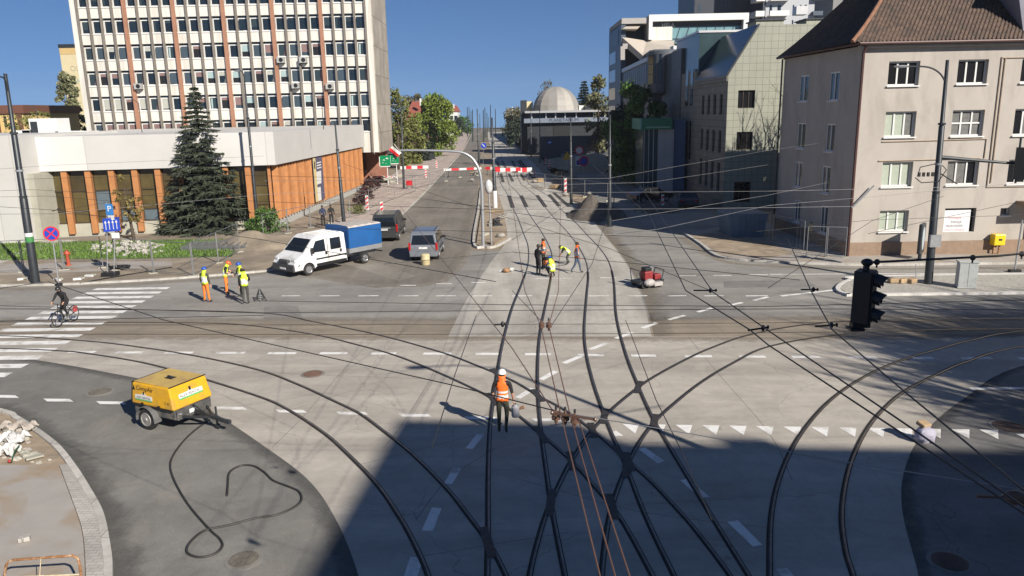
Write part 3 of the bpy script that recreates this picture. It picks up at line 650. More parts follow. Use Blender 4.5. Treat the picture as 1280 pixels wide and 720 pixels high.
for kk in range(14):      # ten stored window types: frame + pane
    f = MB(); W2 = .60; f.box(-W2, W2, -.05, 0, WH - .36, WH - .25); f.box(-W2, -W2 + .1, -.052, 0, 0, WH - .36); f.box(W2 - .05, W2, -.05, 0, 0, WH - .36)
    f.box(-W2 + .1, W2 - .05, -.05, 0, 0, .06)
    p = MB(); p.poly([(-W2 + .1, -.02, .06), (W2 - .05, -.02, .06), (W2 - .05, -.02, WH - .36), (-W2 + .1, -.02, WH - .36)], 0)
    p.poly([(-W2, -.006, WH - .25), (W2, -.006, WH - .25), (W2, -.006, WH - .003), (-W2, -.006, WH - .003)], 1)
    sh = [None, .95, .55, None, .4, None, .9, .7, None, None, .25, None, .35, None][kk]
    if sh:
        a, b = (.06, WH - .36)
        p.poly([(-W2 + .11, -.026, b - (b - a) * sh), (W2 - .06, -.026, b - (b - a) * sh), (W2 - .06, -.026, b), (-W2 + .11, -.026, b)], 2)
    if kk == 11: p.add([(-W2 + .1, -.21, .1), (W2 - .06, -.03, .1), (W2 - .06, -.03, WH - .4), (-W2 + .1, -.21, WH - .4)], [(0, 1, 2, 3)], 0)
    if kk in (12, 13): p.add([(W2 - .5, -.03, .08), (W2 - .08, -.03, .08), (W2 - .08, -.03, WH - .45), (W2 - .36, -.03, WH - .45)], [(0, 1, 2, 3)], 2)
    if kk == 5: p.add([(-W2 + .2, -.03, .08), (-W2 + .38, -.03, .08), (-W2 + .42, -.03, WH - .45), (-W2 + .2, -.03, WH - .45)], [(0, 1, 2, 3)], 2)
    kinds.append((f, p, [GL[kk % 4], GL[(kk + 1) % 4], [M_blind, M_curt, M_blue][kk % 3]]))
slots = []
for k in range(-0, 6):
    for e0, e1 in zip(edges, edges[1:]):
        st = (e1 - e0 - .25) / 4
        for j in range(4): slots.append((rows[k] - WH, e0 + .12 + st * (j + .5)))
store = {}; rest = MB(); pick = [0, 3, 8, 9, 5, 2, 4, 0, 3, 7, 10, 11, 12, 13, 8, 10, 13]
nwin = 0
for (z, x) in slots:
    row = round((z + WH - 8.66) / 3.0); kk = pick[R.randrange(len(pick))]
    if row == 0 and x < -44 and R.random() < .7: kk = 7 if x < -45 else 1
    if row == 0 and -45 < x < -39: kk = 4 if R.random() < .4 else 1
    if row == 1 and x < -40 and R.random() < .5: kk = 6
    f, p, ms = kinds[kk]
    if nwin < 96 and row in (0, 1, 2, 3):
        if kk not in store:
            fo = f.build('window', M_white, tw, local=True); po = p.build('pane', ms, fo, local=True); store[kk] = (fo, po)
            fo.location = (x + 33.7, .29, z)
        else:
            fo = store[kk][0].copy(); COL.objects.link(fo); fo.parent = tw; fo.location = (x + 33.7, .29, z)
            po = store[kk][1].copy(); COL.objects.link(po); po.parent = fo
        nwin += 1
    else:
        for src, mo in ((f, 0), (p, 1)):
            T = Matrix.Translation((x, 96.29, z)); rest.add([T @ v for v in src.v], src.f, 0)
            for q in range(len(src.f)): rest.m[-1 - q] = 0 if mo == 0 else 1 + min(src.m[len(src.f) - 1 - q], 1)
o = rest.build('window', [M_white, GL[0], GL[1]], tw); stuff(o)
M_acw = mat('unit_grey', (.33, .33, .32), .6, var=.1)
for px, py in [(173, 108), (351, 75), (379, 75), (369.5, 107), (412, 108), (410, 161)]:
    c = AY(px, py, 95.6); a = MB(); a.box(c.x - .42, c.x + .42, 95.3, 95.93, c.z - .33, c.z + .33, 0); a.cyl((c.x + .08, 95.3, c.z), (c.x + .08, 95.28, c.z), .25, n=14, mi=1)
    a.box(c.x - .4, c.x + .4, 95.62, 95.99, c.z - .4, c.z - .34, 1); a.build('air_conditioner', [M_acw, M_black], tw)
for x, y in [(-17.3, 105.2), (-19.9, 106.0), (-22.6, 106.0)]:
    a = MB(); a.box(x - .75, x + .75, y - .5, y + .9, 0, 4.35); a.build('pier', M_brickb, tw)
a = MB(); a.extr([(-20.6, 104.6, 0), (-16.6, 104.6, 0), (-16.6, 104.6, 2.4), (-17.3, 104.6, 2.4), (-18.6, 104.6, 4.3), (-19.2, 104.6, 4.3), (-19.2, 104.6, 1.9), (-20.6, 104.6, .9)], (0, .5, 0)); a.build('brick_wall', M_brickb, tw)

# ------------------------------------------------------------------ low hall in front
C0 = Vector((-19.3, 62.6, 0)); fd = Vector((-17.07, -2.8, 0)).normalized(); sd = Vector((1.14, 31.8, 0)).normalized()
fn = Vector((fd.y, -fd.x, 0)); fn = fn if fn.y < 0 else -fn; sn = Vector((sd.y, -sd.x, 0))
hall = thing('exhibition_hall', 'low white hall with orange slats and bronze windows under a deep white fascia', 'hall', C0)
FL = 17.0
a = MB(); pts = [C0 + fn * .55 + sn * .55, C0 + sd * 32.5 + sn * .55, C0 + sd * 32.5 + Vector((-30, 0, 0)), C0 + fd * FL + Vector((-2, 14, 0)), C0 + fd * FL + fn * .55]
a.prism([(p.x, p.y) for p in pts], 5.15, 7.75); a.build('fascia', M_fascia, hall)
a = MB(); q = [C0 - fn * .6 - sn * .6, C0 + sd * 32 - sn * .6, C0 + sd * 32 + Vector((-26, 0, 0)), C0 + fd * FL + Vector((0, 12, 0)), C0 + fd * (FL - .1) - fn * .6]
a.prism([(p.x, p.y) for p in q], 0, 5.145); a.build('inner_wall', mat('hall_dark', (.05, .042, .03), .7), hall)
a = MB()
a.add([C0 + fn * .12, C0 + fd * FL + fn * .12, C0 + fd * FL - fn * .5, C0 - fn * .5] + [p + Vector((0, 0, 1.0)) for p in (C0 + fn * .12, C0 + fd * FL + fn * .12, C0 + fd * FL - fn * .5, C0 - fn * .5)],
      [(0, 1, 2, 3), (4, 5, 6, 7), (0, 1, 5, 4), (1, 2, 6, 5), (2, 3, 7, 6), (3, 0, 4, 7)]); a.build('low_wall', M_low, hall)
nb = 10; bw = FL / nb
for i in range(nb):
    s0 = i * bw + .22; s1 = (i + 1) * bw - .22
    a = MB()
    P = lambda s, z, d: C0 + fd * s + fn * d + Vector((0, 0, z))
    def bx(s0, s1, z0, z1, d0, d1, mb, mi=0):
        mb.add([P(s, z, d) for z in (z0, z1) for d in (d0, d1) for s in (s0, s1)], [(0, 1, 3, 2), (4, 5, 7, 6), (0, 1, 5, 4), (2, 3, 7, 6), (0, 2, 6, 4), (1, 3, 7, 5)], mi)
    for z in (1.0, 1.95, 3.5, 5.05): bx(s0, s1, z + .003, z + .09, -.14, .02, a)
    for s in (s0, s1 - .06): bx(s, s + .06, 1.1, 5.04, -.14, .015, a)
    fo = a.build('window', mat('bronze_frame', (.05, .035, .02), .5), hall)
    p = MB()
    for k, (z0, z1) in enumerate([(1.09, 1.95), (2.04, 3.5), (3.59, 5.05)]):
        sel = R.choice([0, 1, 0]); 
        if (i, k) in ((8 - 1, 1), (5, 0), (7 - 1, 0), (3, 0)): sel = 2
        p.poly([P(s0 + .06, z0, -.07), P(s1 - .06, z0, -.07), P(s1 - .06, z1, -.07), P(s0 + .06, z1, -.07)], sel)
    p.build('pane', M_tinted, fo)
for i in range(nb):
    s = i * bw; a = MB(); bx(s - .21, s + .21, .25, 5.14, -.2, .42, a) if i else bx(.0, .22, .25, 5.14, -.2, .2, a); a.build('pilaster', M_oran, hall)
# slatted orange side
a = MB(); L = 31.6; n = 40
for i in range(n):
    s = .15 + L * i / n; w_ = L / n
    p0 = C0 + sd * s + sn * .05; p1 = C0 + sd * (s + w_ * .62) + sn * .42; p2 = C0 + sd * (s + w_ * .70) + sn * .05
    a.prism([(p.x, p.y) for p in (p0, p1, p2)], .7, 5.14, (i * 7) % 3)
a.build('slatted_screen', [M_oran, mat('orange_slat_shade_tone', (.29, .115, .036), .65, var=.18, scale=1.6), mat('orange_slat_mid_tone', (.35, .15, .055), .7, var=.22, scale=1.6)], hall)  # darker tones vary the slats and also paint the zigzag's shaded faces
a = MB(); p = [C0 - sn * .5, C0 + sd * 31.9 - sn * .5, C0 + sd * 31.9 + sn * .12, C0 + sn * .12]; a.prism([(v.x, v.y) for v in p], 0, .7); a.build('plinth', mat('plinth_grey', (.36, .36, .34), .85), hall)
# white wing to the far left
W0 = AY(56, 298, 58.6); W0.z = 0
a = MB(); a.box(W0.x - 14, W0.x, 57.0, 72, 0, 7.95); a.build('wing', M_wing, hall)
a = MB(); a.box(W0.x + .003, W0.x + .5, 57.6, 60.2, 0, 5.1); a.build('wing_return', M_low, hall)
# plant on the flat roof
for px, py0, py1, w_ in [(56, 148, 170, 2.0), (29, 163, 171, .9), (38, 162, 171, .9), (80, 164, 171, 1.0), (101, 164, 169, .8)]:
    c = AY(px, py1, 68); d = AY(px, py0, 68); a = MB(); a.box(c.x - w_ / 2 - .2, c.x + w_ / 2 + .2, 68, 70, 7.7, d.z); 
    a.box(c.x - w_ / 2 - .1, c.x - w_ / 2 + .5, 67.99, 68, 7.85, d.z - .25, 1); a.build('roof_unit', [M_white, M_dark], hall)
for px, py, h_ in [(50, 149, 2.2), (178, 147, 2.6), (405, 148, 2.5)]:
    c = AY(px, 168, 70); a = MB(); a.tube([(c.x, 70, 7.7), (c.x, 70, 7.7 + h_), (c.x - .5, 70, 8.1 + h_)], .035, 6); a.build('roof_mast', M_dark, hall)

# banner on the slats
s = (G(402, 262) - C0).dot(sd); B = C0 + sd * s + sn * .42
bn = thing('banner', 'tall navy and cream banner fixed to the orange slatted wall', 'banner', B)
P = lambda u, z, d=0: B + sd * u + sn * d + Vector((0, 0, z))
a = MB(); a.extr([P(-1.6, .9), P(1.6, .9), P(1.6, 5.05), P(-1.6, 5.05)], sn * .04); a.build('cloth', mat('navy_cloth', (.085, .08, .13), .7), bn)
a = MB(); a.extr([P(-1.6, .9, .045), P(-.75, .9, .045), P(-.75, 5.05, .045), P(-1.6, 5.05, .045)], sn * .006); a.build('cream_stripe', mat('cream_stripe', (.55, .45, .22), .7), bn)
a = MB(); a.extr([P(-.75, 2.5, .045), P(.7, 2.5, .045), P(.9, 3.7, .045), P(-.75, 3.7, .045)], sn * .012); a.extr([P(-.75, .9, .045), P(.3, .9, .045), P(.3, 2.2, .045), P(-.75, 2.2, .045)], sn * .012)
for z in (4.45, 4.2, 3.95): a.extr([P(-.4, z, .045), P(1.1, z, .045), P(1.1, z + .12, .045), P(-.4, z + .12, .045)], sn * .010)
a.build('print', M_white, bn)
a = MB(); a.extr([P(-1.35, 4.0, .052), P(-1.0, 4.0, .052), P(-1.0, 4.7, .052), P(-1.35, 4.7, .052)], sn * .006); a.build('emblem', M_dark, bn)

# ------------------------------------------------------------------ far left blocks
tb = thing('apartment_block', 'tall cream windowless gable end behind poplar trees', 'apartment block', (-69, 140, 0))
M_paley = mat('pale_yellow_wall', (.55, .48, .30), .85, var=.06, scale=.4)
a = MB(); a.box(-78, -58, 140, 156, 0, 21.3); a.build('wall', M_paley, tb)
a = MB(); a.box(-78.1, -57.9, 139.9, 156, 21.3, 21.9); a.build('parapet', M_dark, tb)
a = MB(); a.box(-78, -58, 139.96, 140, 20.2, 21.29); a.build('band', mat('ochre_band', (.50, .36, .16), .85), tb)
lettering('OLSZ', 1.3, mat('faded_print', (.36, .33, .24), .8), tb, (-76.6, 139.97, 17.4), (1, 0, 0), (0, 0, 1))
lettering('S.M. Pojezierze', 1.3, mat('faded_teal', (.28, .40, .36), .8), tb, (-76.6, 139.97, 15.2), (1, 0, 0), (0, 0, 1))
yb = thing('school_building', 'long yellow building with a brown roof band and brown wall strips', 'building', (-75, 110, 0))
M_yel = mat('yellow_render', (.55, .40, .17), .85, var=.07); M_brn = mat('brown_cladding', (.13, .055, .035), .7, var=.15)
a = MB(); a.box(-116, -67.6, 110, 124, 0, AY(60, 141, 110).z); a.build('wall', M_yel, yb)
a = MB(); a.box(-116.2, -67.3, 109.7, 124.2, AY(60, 141, 110).z, AY(60, 130.5, 110).z); a.build('roof_band', M_brn, yb)
for x in (-75, -71.3, -84, -68.1): 
    a = MB(); a.box(x - .3, x + .3, 109.8, 109.997, 0, 10.0); a.build('wall_strip', M_brn, yb)
for x in [-69.2 - 1.0 * i for i in range(15)]:
    for z in (5.0, 8.2):
        a = MB(); a.box(x - .18, x + .18, 109.93, 109.997, z, z + 1.5); a.build('window', GL[2], yb)
# ------------------------------------------------------------------ cream corner house on the right
M_rend = mat('cream_render', (.385, .352, .315), .9, var=.06, scale=.6, bump=.15, bscale=20, stain=(.325, .295, .262), stscale=.9, stmap=(1, 1, .35))
M_plin = mat('brown_plinth', (.24, .17, .12), .9, var=.15)
M_tile = mat('clay_tile', (.085, .055, .040), .85, var=.55, scale=5, stain=(.045, .035, .028), stscale=1.2)
M_ridge = mat('ridge_clay', (.22, .11, .065), .85, var=.25)
M_gut = mat('gutter_brown', (.07, .03, .025), .5, var=.2)
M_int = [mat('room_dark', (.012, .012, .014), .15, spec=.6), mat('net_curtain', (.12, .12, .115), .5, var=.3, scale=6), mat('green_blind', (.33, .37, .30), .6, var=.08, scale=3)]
HX, HY, HE = 20.1, 45.2, 12.15
hs = thing('corner_house', 'cream rendered corner house with a steep dark clay tile roof and white windows', 'house', (HX, HY, 0))
ops = [(21.64, 23.41, 9.93, 11.27), (25.58, 27.30, 9.95, 11.29), (29.2, 30.9, 9.95, 11.3), (21.70, 23.47, 7.05, 8.49), (25.56, 27.40, 7.02, 8.50), (29.15, 30.9, 7.0, 8.5), (21.78, 23.56, 4.18, 5.62), (25.58, 27.42, 4.2, 5.62), (29.15, 30.9, 4.2, 5.62), (21.86, 23.58, 1.52, 2.78), (25.71, 27.56, 1.42, 2.84), (29.0, 29.55, 2.35, 2.8)]
a = MB(); wall(a, (HX, HY, 0), (1, 0, 0), (0, -1, 0), 18, HE, [(o_[0] - HX, o_[1] - HX, o_[2], o_[3]) for o_ in ops] + [(11.2, 13.0, 0.01, 2.45)], .30, 0, 0, .9)
lops = [(2.6, 3.9, 9.2, 10.9), (7.0, 8.4, 9.2, 10.9), (2.7, 3.9, 6.1, 7.8), (7.0, 8.3, 6.1, 7.8), (2.9, 4.1, 3.5, 5.2), (7.1, 8.3, 3.5, 5.2), (2.9, 3.9, .95, 2.7), (7.0, 8.0, 1.1, 2.6)]
ld = Vector((-.045, 1, 0)).normalized(); ln = Vector((-ld.y, ld.x, 0))
wall(a, (HX, HY, 0), ld, ln, 11.2, HE, lops, .14, 0, 0, .9)
lb = Vector((HX, HY, 0)) + ld * 11.2
a.poly([(HX + 18, HY, .9), (HX + 18, HY + 11, .9), (HX + 18, HY + 11, HE), (HX + 18, HY, HE)]); a.poly([(lb.x, lb.y, .9), (HX + 18, HY + 11, .9), (HX + 18, HY + 11, HE), (lb.x, lb.y, HE)])
a.build('wall', M_rend, hs)
a = MB(); a.box(HX + 18.003, HX + 34, HY, HY + 11, 0, HE); a.add([(HX + 18.003, HY - .5, HE + .003), (HX + 34, HY - .5, HE + .003), (HX + 34, HY + 11.5, HE + .003), (HX + 18.003, HY + 11.5, HE + .003), (HX + 18.003, HY + 5.6, HE + 6.7), (HX + 34, HY + 5.6, HE + 6.7)], [(0, 1, 5, 4), (2, 3, 4, 5), (0, 4, 3), (1, 2, 5)]); a.build('wing', M_rend, hs)  # unseen wing added to block sunlight leaking onto the offices behind
a = MB(); a.box(HX - .06, 31.25, HY - .08, HY + .3, 0, .9); a.box(33.15, HX + 18, HY - .08, HY + .3, 0, .9)
q = [Vector((HX - .06, HY + .3, 0)), lb + Vector((-.06, 0, 0)), lb + Vector((.3, 0, 0)), Vector((HX + .3, HY + .3, 0))]; a.prism([(v.x, v.y) for v in q], 0, .9); a.build('plinth', M_plin, hs)
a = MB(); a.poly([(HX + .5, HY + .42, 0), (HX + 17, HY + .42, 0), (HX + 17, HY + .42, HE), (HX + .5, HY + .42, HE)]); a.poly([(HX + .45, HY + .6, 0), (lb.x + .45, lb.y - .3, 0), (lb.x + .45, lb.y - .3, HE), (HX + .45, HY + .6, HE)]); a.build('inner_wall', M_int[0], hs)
gsel = [[0, 0, 0], [0, 0, 0], [0, 1, 0], [2, 2, 1], [1, 1, 1], [0, 1, 0], [2, 2, 2], [1, 1, 0], [0, 0, 0], [2, 2, 2]]
for i, o_ in enumerate(ops[:10]):
    window(hs, (HX, HY, 0), (1, 0, 0), (0, -1, 0), o_[0] - HX, o_[1] - HX, o_[2], o_[3], .28, M_white, [M_int[k] for k in gsel[i]], 3, 1, .09, .12, bars=.5 if i == 4 else None)
o_ = ops[11]; window(hs, (HX, HY, 0), (1, 0, 0), (0, -1, 0), o_[0] - HX, o_[1] - HX, o_[2], o_[3], .28, M_white, M_int[0], 1, 1, .06, .1)
for o_ in lops: window(hs, (HX, HY, 0), ld, ln, *o_, .12, M_white, [GL[1], GL[3]], 2, 1, .08, .1)
# pasted-up notice filling the tenth window
o_ = ops[10]
nw = MB(); nw.extr([(o_[0], HY + .06, o_[2]), (o_[1] - .28, HY + .06, o_[2]), (o_[1] - .28, HY + .06, o_[3] - .12), (o_[0], HY + .06, o_[3] - .12)], (0, .03, 0)); 
nt_ = thing('notice_board', 'white notice with red and black lines filling a ground floor window', 'notice', (o_[0], HY + .06, o_[2])); nw.build('sheet', mat('notice_white', (.62, .62, .63), .6, var=.1, scale=3), nt_)
M_redp = mat('red_print', (.5, .12, .09), .7); M_blk = mat('black_print', (.03, .03, .035), .7)
lettering('WYNAJEM', .17, M_redp, nt_, (o_[0] + .25, HY + .058, o_[2] + .78), (1, 0, 0), (0, 0, 1), extrude=.002)
lettering('TWOJA', .20, M_blk, nt_, (o_[0] + .42, HY + .058, o_[2] + .52), (1, 0, 0), (0, 0, 1), extrude=.002)
lettering('PRZESTRZEŃ', .17, M_blk, nt_, (o_[0] + .18, HY + .058, o_[2] + .30), (1, 0, 0), (0, 0, 1), extrude=.002)
lettering('LOKAL DO WYNAJĘCIA', .11, M_redp, nt_, (o_[0] + .12, HY + .058, o_[2] + .08), (1, 0, 0), (0, 0, 1), extrude=.002)
# entrance: doorway, leaf, canopy, warm jamb
a = MB(); a.box(31.25, 33.15, HY + .25, HY + .35, 0, 2.45); a.build('door', mat('door_dark', (.02, .014, .012), .5), hs)
a = MB(); a.box(29.85, 34.5, HY - 1.3, HY - .003, 3.0, 3.22); a.box(29.85, 34.5, HY - 1.32, HY - 1.25, 2.86, 3.3, 1); a.build('canopy', [M_plin, M_alu], hs)
a = MB(); a.box(30.75, 31.2, HY - .3, HY - .003, .9, 2.6); a.build('door_jamb', mat('ochre_jamb', (.42, .25, .10), .8), hs)
# cornice, gutter, downpipes, conduits
a = MB(); a.box(HX - .3, HX + 18, HY - .3, HY - .003, HE - .12, HE); a.build('cornice', M_rend, hs)
a = MB(); a.tube([(HX - .45, HY - .5, HE + .10), (HX + 18, HY - .5, HE + .10)], .09, 8); a.tube([(HX - .45, HY - .5, HE + .1), lb + Vector((-.45, .3, HE + .1))], .09, 8); a.build('gutter', M_gut, hs)
a = MB(); a.tube([(HX + .02, HY - .4, HE + .05), (HX - .02, HY - .14, HE - .4), (HX - .02, HY - .14, .1)], .085, 8); a.build('downpipe', M_gut, hs)
a = MB(); a.tube([lb + Vector((-.2, -.1, HE)), lb + Vector((-.2, -.1, .2))], .06, 6); a.build('downpipe', M_dark, hs)
a = MB(); a.box(HX - .015, HX + .10, HY - .02, HY - .003, .9, HE - .13); a.build('corner_strip', M_white, hs)
M_pipe = mat('conduit', (.33, .26, .19), .6, var=.15)
for pl in [[(28.0, 11.4), (28.0, 4.05), (34, 4.05)], [(21.6, 6.8), (28.0 - .35, 6.85), (27.65, 5.75)], [(21.5, 5.7), (27.4, 5.75)], [(28.2, 11.35), (28.2, 4.3)], [(28.0, 11.35), (38, 11.35)]]:
    a = MB(); a.tube([(x, HY - .04, z) for x, z in pl], .035, 6); a.build('conduit', M_pipe, hs)
a = MB(); a.tube([(HX - .02, HY - .2, 3.0), (21.25, HY - .25, 4.3)], .05, 6); a.build('strut', M_galv, hs)
# hipped roof with real corrugated tile rows
RZ = 6.6; RY = 5.65; HXr = 5.2
def hipx(t): return HX - .55 + t * (HXr + .55) + .35 * (1 - t) ** 6 * -1
a = MB(); rows_ = 22; cols_ = 560; W = 18.0
vs = []; fs = []
for i in range(rows_ + 1):
    for st in (0, 1):
        t = min(1, max(0, (i if st == 0 else i + .999) / rows_))
        if i == rows_ and st: continue
        x0 = hipx(t)
        for j in range(cols_ + 1):
            x = x0 + (HX + W - x0) * j / cols_
            zc = .045 * math.cos(2 * math.pi * x / .235) + (.045 if st == 0 else .0)
            flare = .25 * (1 - t) ** 4
            vs.append((x, HY - .55 + t * (RY + .55), HE + .14 + t * RZ + zc + flare * .0))
n = cols_ + 1; m_ = len(vs) // n
for i in range(m_ - 1):
    for j in range(cols_): fs.append((i * n + j, i * n + j + 1, (i + 1) * n + j + 1, (i + 1) * n + j))
a.add(vs, fs); ro = a.build('roof', M_tile, hs)
a = MB(); vs = []; fs = []
rl = lambda s, t: Vector((hipx(t), HY - .55 + t * (RY + .55), HE + .14 + t * RZ)) * (1 - s) + Vector((lb.x - .45 + (hipx(t) - hipx(0)), lb.y + .5 - t * (RY - .1), HE + .14 + t * RZ)) * s
for i in range(23):
    for j in range(201):
        p = rl(j / 200, i / 22); vs.append(p + Vector((0, 0, .04 * math.cos(j * 1.4))))
for i in range(22):
    for j in range(200): fs.append((i * 201 + j, i * 201 + j + 1, (i + 1) * 201 + j + 1, (i + 1) * 201 + j))
a.add(vs, fs)
a.poly([(hipx(1), HY + RY, HE + RZ), (HX + W, HY + RY, HE + RZ), (HX + W, HY + 11.5, HE), (lb.x, lb.y + .5, HE)])
a.build('hip_slope', M_tile, ro)
a = MB(); a.tube([(hipx(t), HY - .58 + t * (RY + .55), HE + .2 + t * RZ) for t in [k / 16 for k in range(17)]], .11, 8); a.tube([(hipx(1), HY + RY, HE + RZ + .18), (HX + W, HY + RY, HE + RZ + .18)], .11, 8); a.build('ridge_tile', M_ridge, ro)
a = MB(); a.extr([(29.0, HY - .1, HE + .5), (34, HY - .1, HE + .5), (34, HY - .1, HE + 3.2), (28.3, HY - .1, HE + 3.2)], (0, 4, 0)); a.build('dormer', mat('dormer_grey', (.20, .20, .24), .8), ro)
a = MB(); a.box(28.0, 34.3, HY - .4, HY + 4.5, HE + 3.203, HE + 3.4); a.build('dormer_roof', M_alu, ro)

# ------------------------------------------------------------------ tiled grey offices behind it
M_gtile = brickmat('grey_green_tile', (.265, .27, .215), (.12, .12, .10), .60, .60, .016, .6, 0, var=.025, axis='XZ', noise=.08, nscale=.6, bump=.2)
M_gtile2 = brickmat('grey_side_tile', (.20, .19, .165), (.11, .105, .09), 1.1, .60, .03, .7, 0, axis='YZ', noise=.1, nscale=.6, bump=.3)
M_roofgl = brickmat('roof_glass', (.006, .010, .016), (.03, .036, .045), .9, 40, .03, .16, 0, axis='YZ', noise=.2)
YG = 69.0; xg = AY(906, 200, YG).x; ze = AY(909, 94, YG).z; xt = AY(949, 31, YG).x; zt = AY(949, 31, YG).z
of = thing('tiled_office', 'grey green tiled office with a steep dark glass roof slope behind the cream house', 'office building', (xg, YG, 0))
a = MB()
w1 = (AY(923, 113, YG), AY(943, 135, YG)); w2 = (AY(921, 165, YG), AY(940, 187, YG))
fops = [(w1[0].x - xg, w1[1].x - xg, w1[1].z, w1[0].z), (w2[0].x - xg, w2[1].x - xg, w2[1].z, w2[0].z), (w1[0].x - xg, w1[1].x - xg, .6, 2.4)]
wall(a, (xg, YG, 0), (1, 0, 0), (0, -1, 0), 16, ze, fops, .3)
a.poly([(xg, YG, ze), (xg + 16, YG, ze), (xg + 16, YG, zt), (xt, YG, zt)])
a.poly([(xg + 16, YG, 0), (xg + 16, YG + 12, 0), (xg + 16, YG + 12, zt), (xg + 16, YG, zt)]); a.poly([(xt, YG, zt), (xg + 16, YG, zt), (xg + 16, YG + 12, zt), (xt, YG + 12, zt)])
a.poly([(xg, YG + 12, 0), (xg + 16, YG + 12, 0), (xg + 16, YG + 12, zt), (xt, YG + 12, zt), (xg, YG + 12, ze)])
a.build('wall', M_gtile, of)
M_brw = mat('brown_frame', (.05, .035, .025), .5)
for k, q in enumerate(fops): window(of, (xg, YG, 0), (1, 0, 0), (0, -1, 0), *q, .25, M_brw, [M_int[0], M_int[0], M_int[0]], 3, 1, .05)
sops = [(s, s + .95, z0, z1) for (z0, z1) in ((1.4, 4.0), (4.9, 6.9), (8.3, 10.1)) for s in (1.5, 3.7, 5.9, 8.1)]
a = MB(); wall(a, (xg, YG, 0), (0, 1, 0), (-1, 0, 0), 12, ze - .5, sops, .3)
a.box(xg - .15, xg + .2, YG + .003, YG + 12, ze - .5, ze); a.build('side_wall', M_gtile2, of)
for q in sops: window(of, (xg, YG, 0), (0, 1, 0), (-1, 0, 0), *q, .25, M_brw, M_int[0], 1, 1, .06)
a = MB(); a.extr([(xg - .12, YG + .05, ze + .003), (xt, YG + .05, zt), (xt, YG + 12, zt), (xg - .12, YG + 12, ze + .003)], (.05, 0, .1)); rf = a.build('roof', M_roofgl, of)
a = MB(); a.bar((xg - .1, YG + .03, ze + .05), (xt, YG + .03, zt + .05), .18, .16); a.build('verge_trim', M_dark, rf)
a = MB(); a.add([(xg + .5, YG + 1.2, ze + 1.0), (xg + .5, YG + 2.0, ze + 1.0), (xg + .95, YG + 2.0, ze + 1.72), (xg + .95, YG + 1.2, ze + 1.72)], [(0, 1, 2, 3)]); a.build('roof_light', M_alu, rf)
for x0, x1 in ((xt + .2, xt + 2.6), (xt + 4.6, xt + 7.6)):
    a = MB(); a.box(x0, x1, YG + 1.5, YG + 4, zt, zt + .5); a.box(x0 - .15, x1 + .15, YG + 1.35, YG + 4.15, zt + .5, zt + .6, 1); a.build('chimney', [M_gtile, M_dark], rf)
a = MB(); a.box(xg + 6.3, xg + 7.3, YG + 2, YG + 3, zt + 1.0, zt + 1.7); a.build('roof_vent', M_alu, rf)

# ------------------------------------------------------------------ blue grey offices further along the street front
M_bgrey = brickmat('blue_grey_panel', (.085, .095, .11), (.05, .06, .065), 1.2, 1.1, .03, .55, 0, axis='YZ', noise=.1, nscale=.4)
M_teal = mat('teal_glass', (.035, .06, .065), .2, var=.2, scale=.5, spec=.6)
mo = thing('bay_office', 'dim grey office with a projecting glazed bay and a teal roof box', 'office building', (19, 81, 0))
X1 = xg + .1
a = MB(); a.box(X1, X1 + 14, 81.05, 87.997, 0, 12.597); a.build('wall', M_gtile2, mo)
a = MB(); zu = AY(872, 41, 81.2).z; a.box(X1 + .2, X1 + 13, 81.2, 92, 12.6, zu); a.build('upper_storey', M_teal, mo)
a = MB(); a.box(X1 + .1, X1 + 13.2, 81.1, 92.1, zu + .003, zu + .22); a.build('roof_edge', M_alu, mo)
a = MB(); a.box(X1 - .1, X1 + 14, 88.003, 93, 0, AY(853, 62, 90).z); a.build('panel_wall', M_bgrey, mo)
for z in (9.2, 11.2): 
    for y in (82.4, 84.6):
        a = MB(); a.box(X1 - .04, X1 - .003, y, y + 1.1, z, z + 1.7); a.build('window', M_int[0], mo)
for y in (82.6, 84.6): 
    a = MB(); a.box(X1 - .04, X1 - .003, y, y + .7, 3.6, 7.6); a.build('window', M_int[0], mo)
a = MB(); a.box(X1 - .02, X1 + 3, 93.1, 99, 0, AY(843, 67, 95).z); a.build('recess', mat('recess_dark', (.02, .022, .025), .5), mo)
zb0 = AY(826, 119, 98).z; zb1 = AY(826, 64, 98).z
a = MB(); a.lathe((X1 + .3, 99.5, 0), [(1.7, zb0), (2.1, zb0 + .3), (2.1, zb1), (1.9, zb1 + .2)], 20); by = a.build('bay', M_bgrey, mo, smooth=True)
for k in range(3):
    for j in range(2):
        t0 = math.pi * (1.08 + .17 * j * 1.0); t1 = t0 + .45
        p = [Vector((X1 + .3 + 2.13 * math.cos(t), 99.5 + 2.13 * math.sin(t), z)) for t, z in ((t0, zb0 + 1.4 + k * 1.2), (t1, zb0 + 1.4 + k * 1.2), (t1, zb0 + 2.5 + k * 1.2), (t0, zb0 + 2.5 + k * 1.2))]
        a = MB(); a.poly(p); a.build('window', GL[0], by)
a = MB(); a.box(X1 - .6, X1 + 6, 101.7, 108, 0, AY(816, 62, 102).z); a.build('rear_wall', M_bgrey, mo)
for z in (4.5, 6.5, 9.5, 11.3):
    a = MB(); a.box(X1 - .64, X1 - .603, 103, 104, z, z + 1.3); a.build('window', M_int[0], mo)
a = MB(); a.box(X1 + 1.2, X1 + 3.2, 98.5, 100.6, AY(840, 68, 98.5).z, AY(840, 57, 98.5).z); a.build('roof_box', M_white, mo)

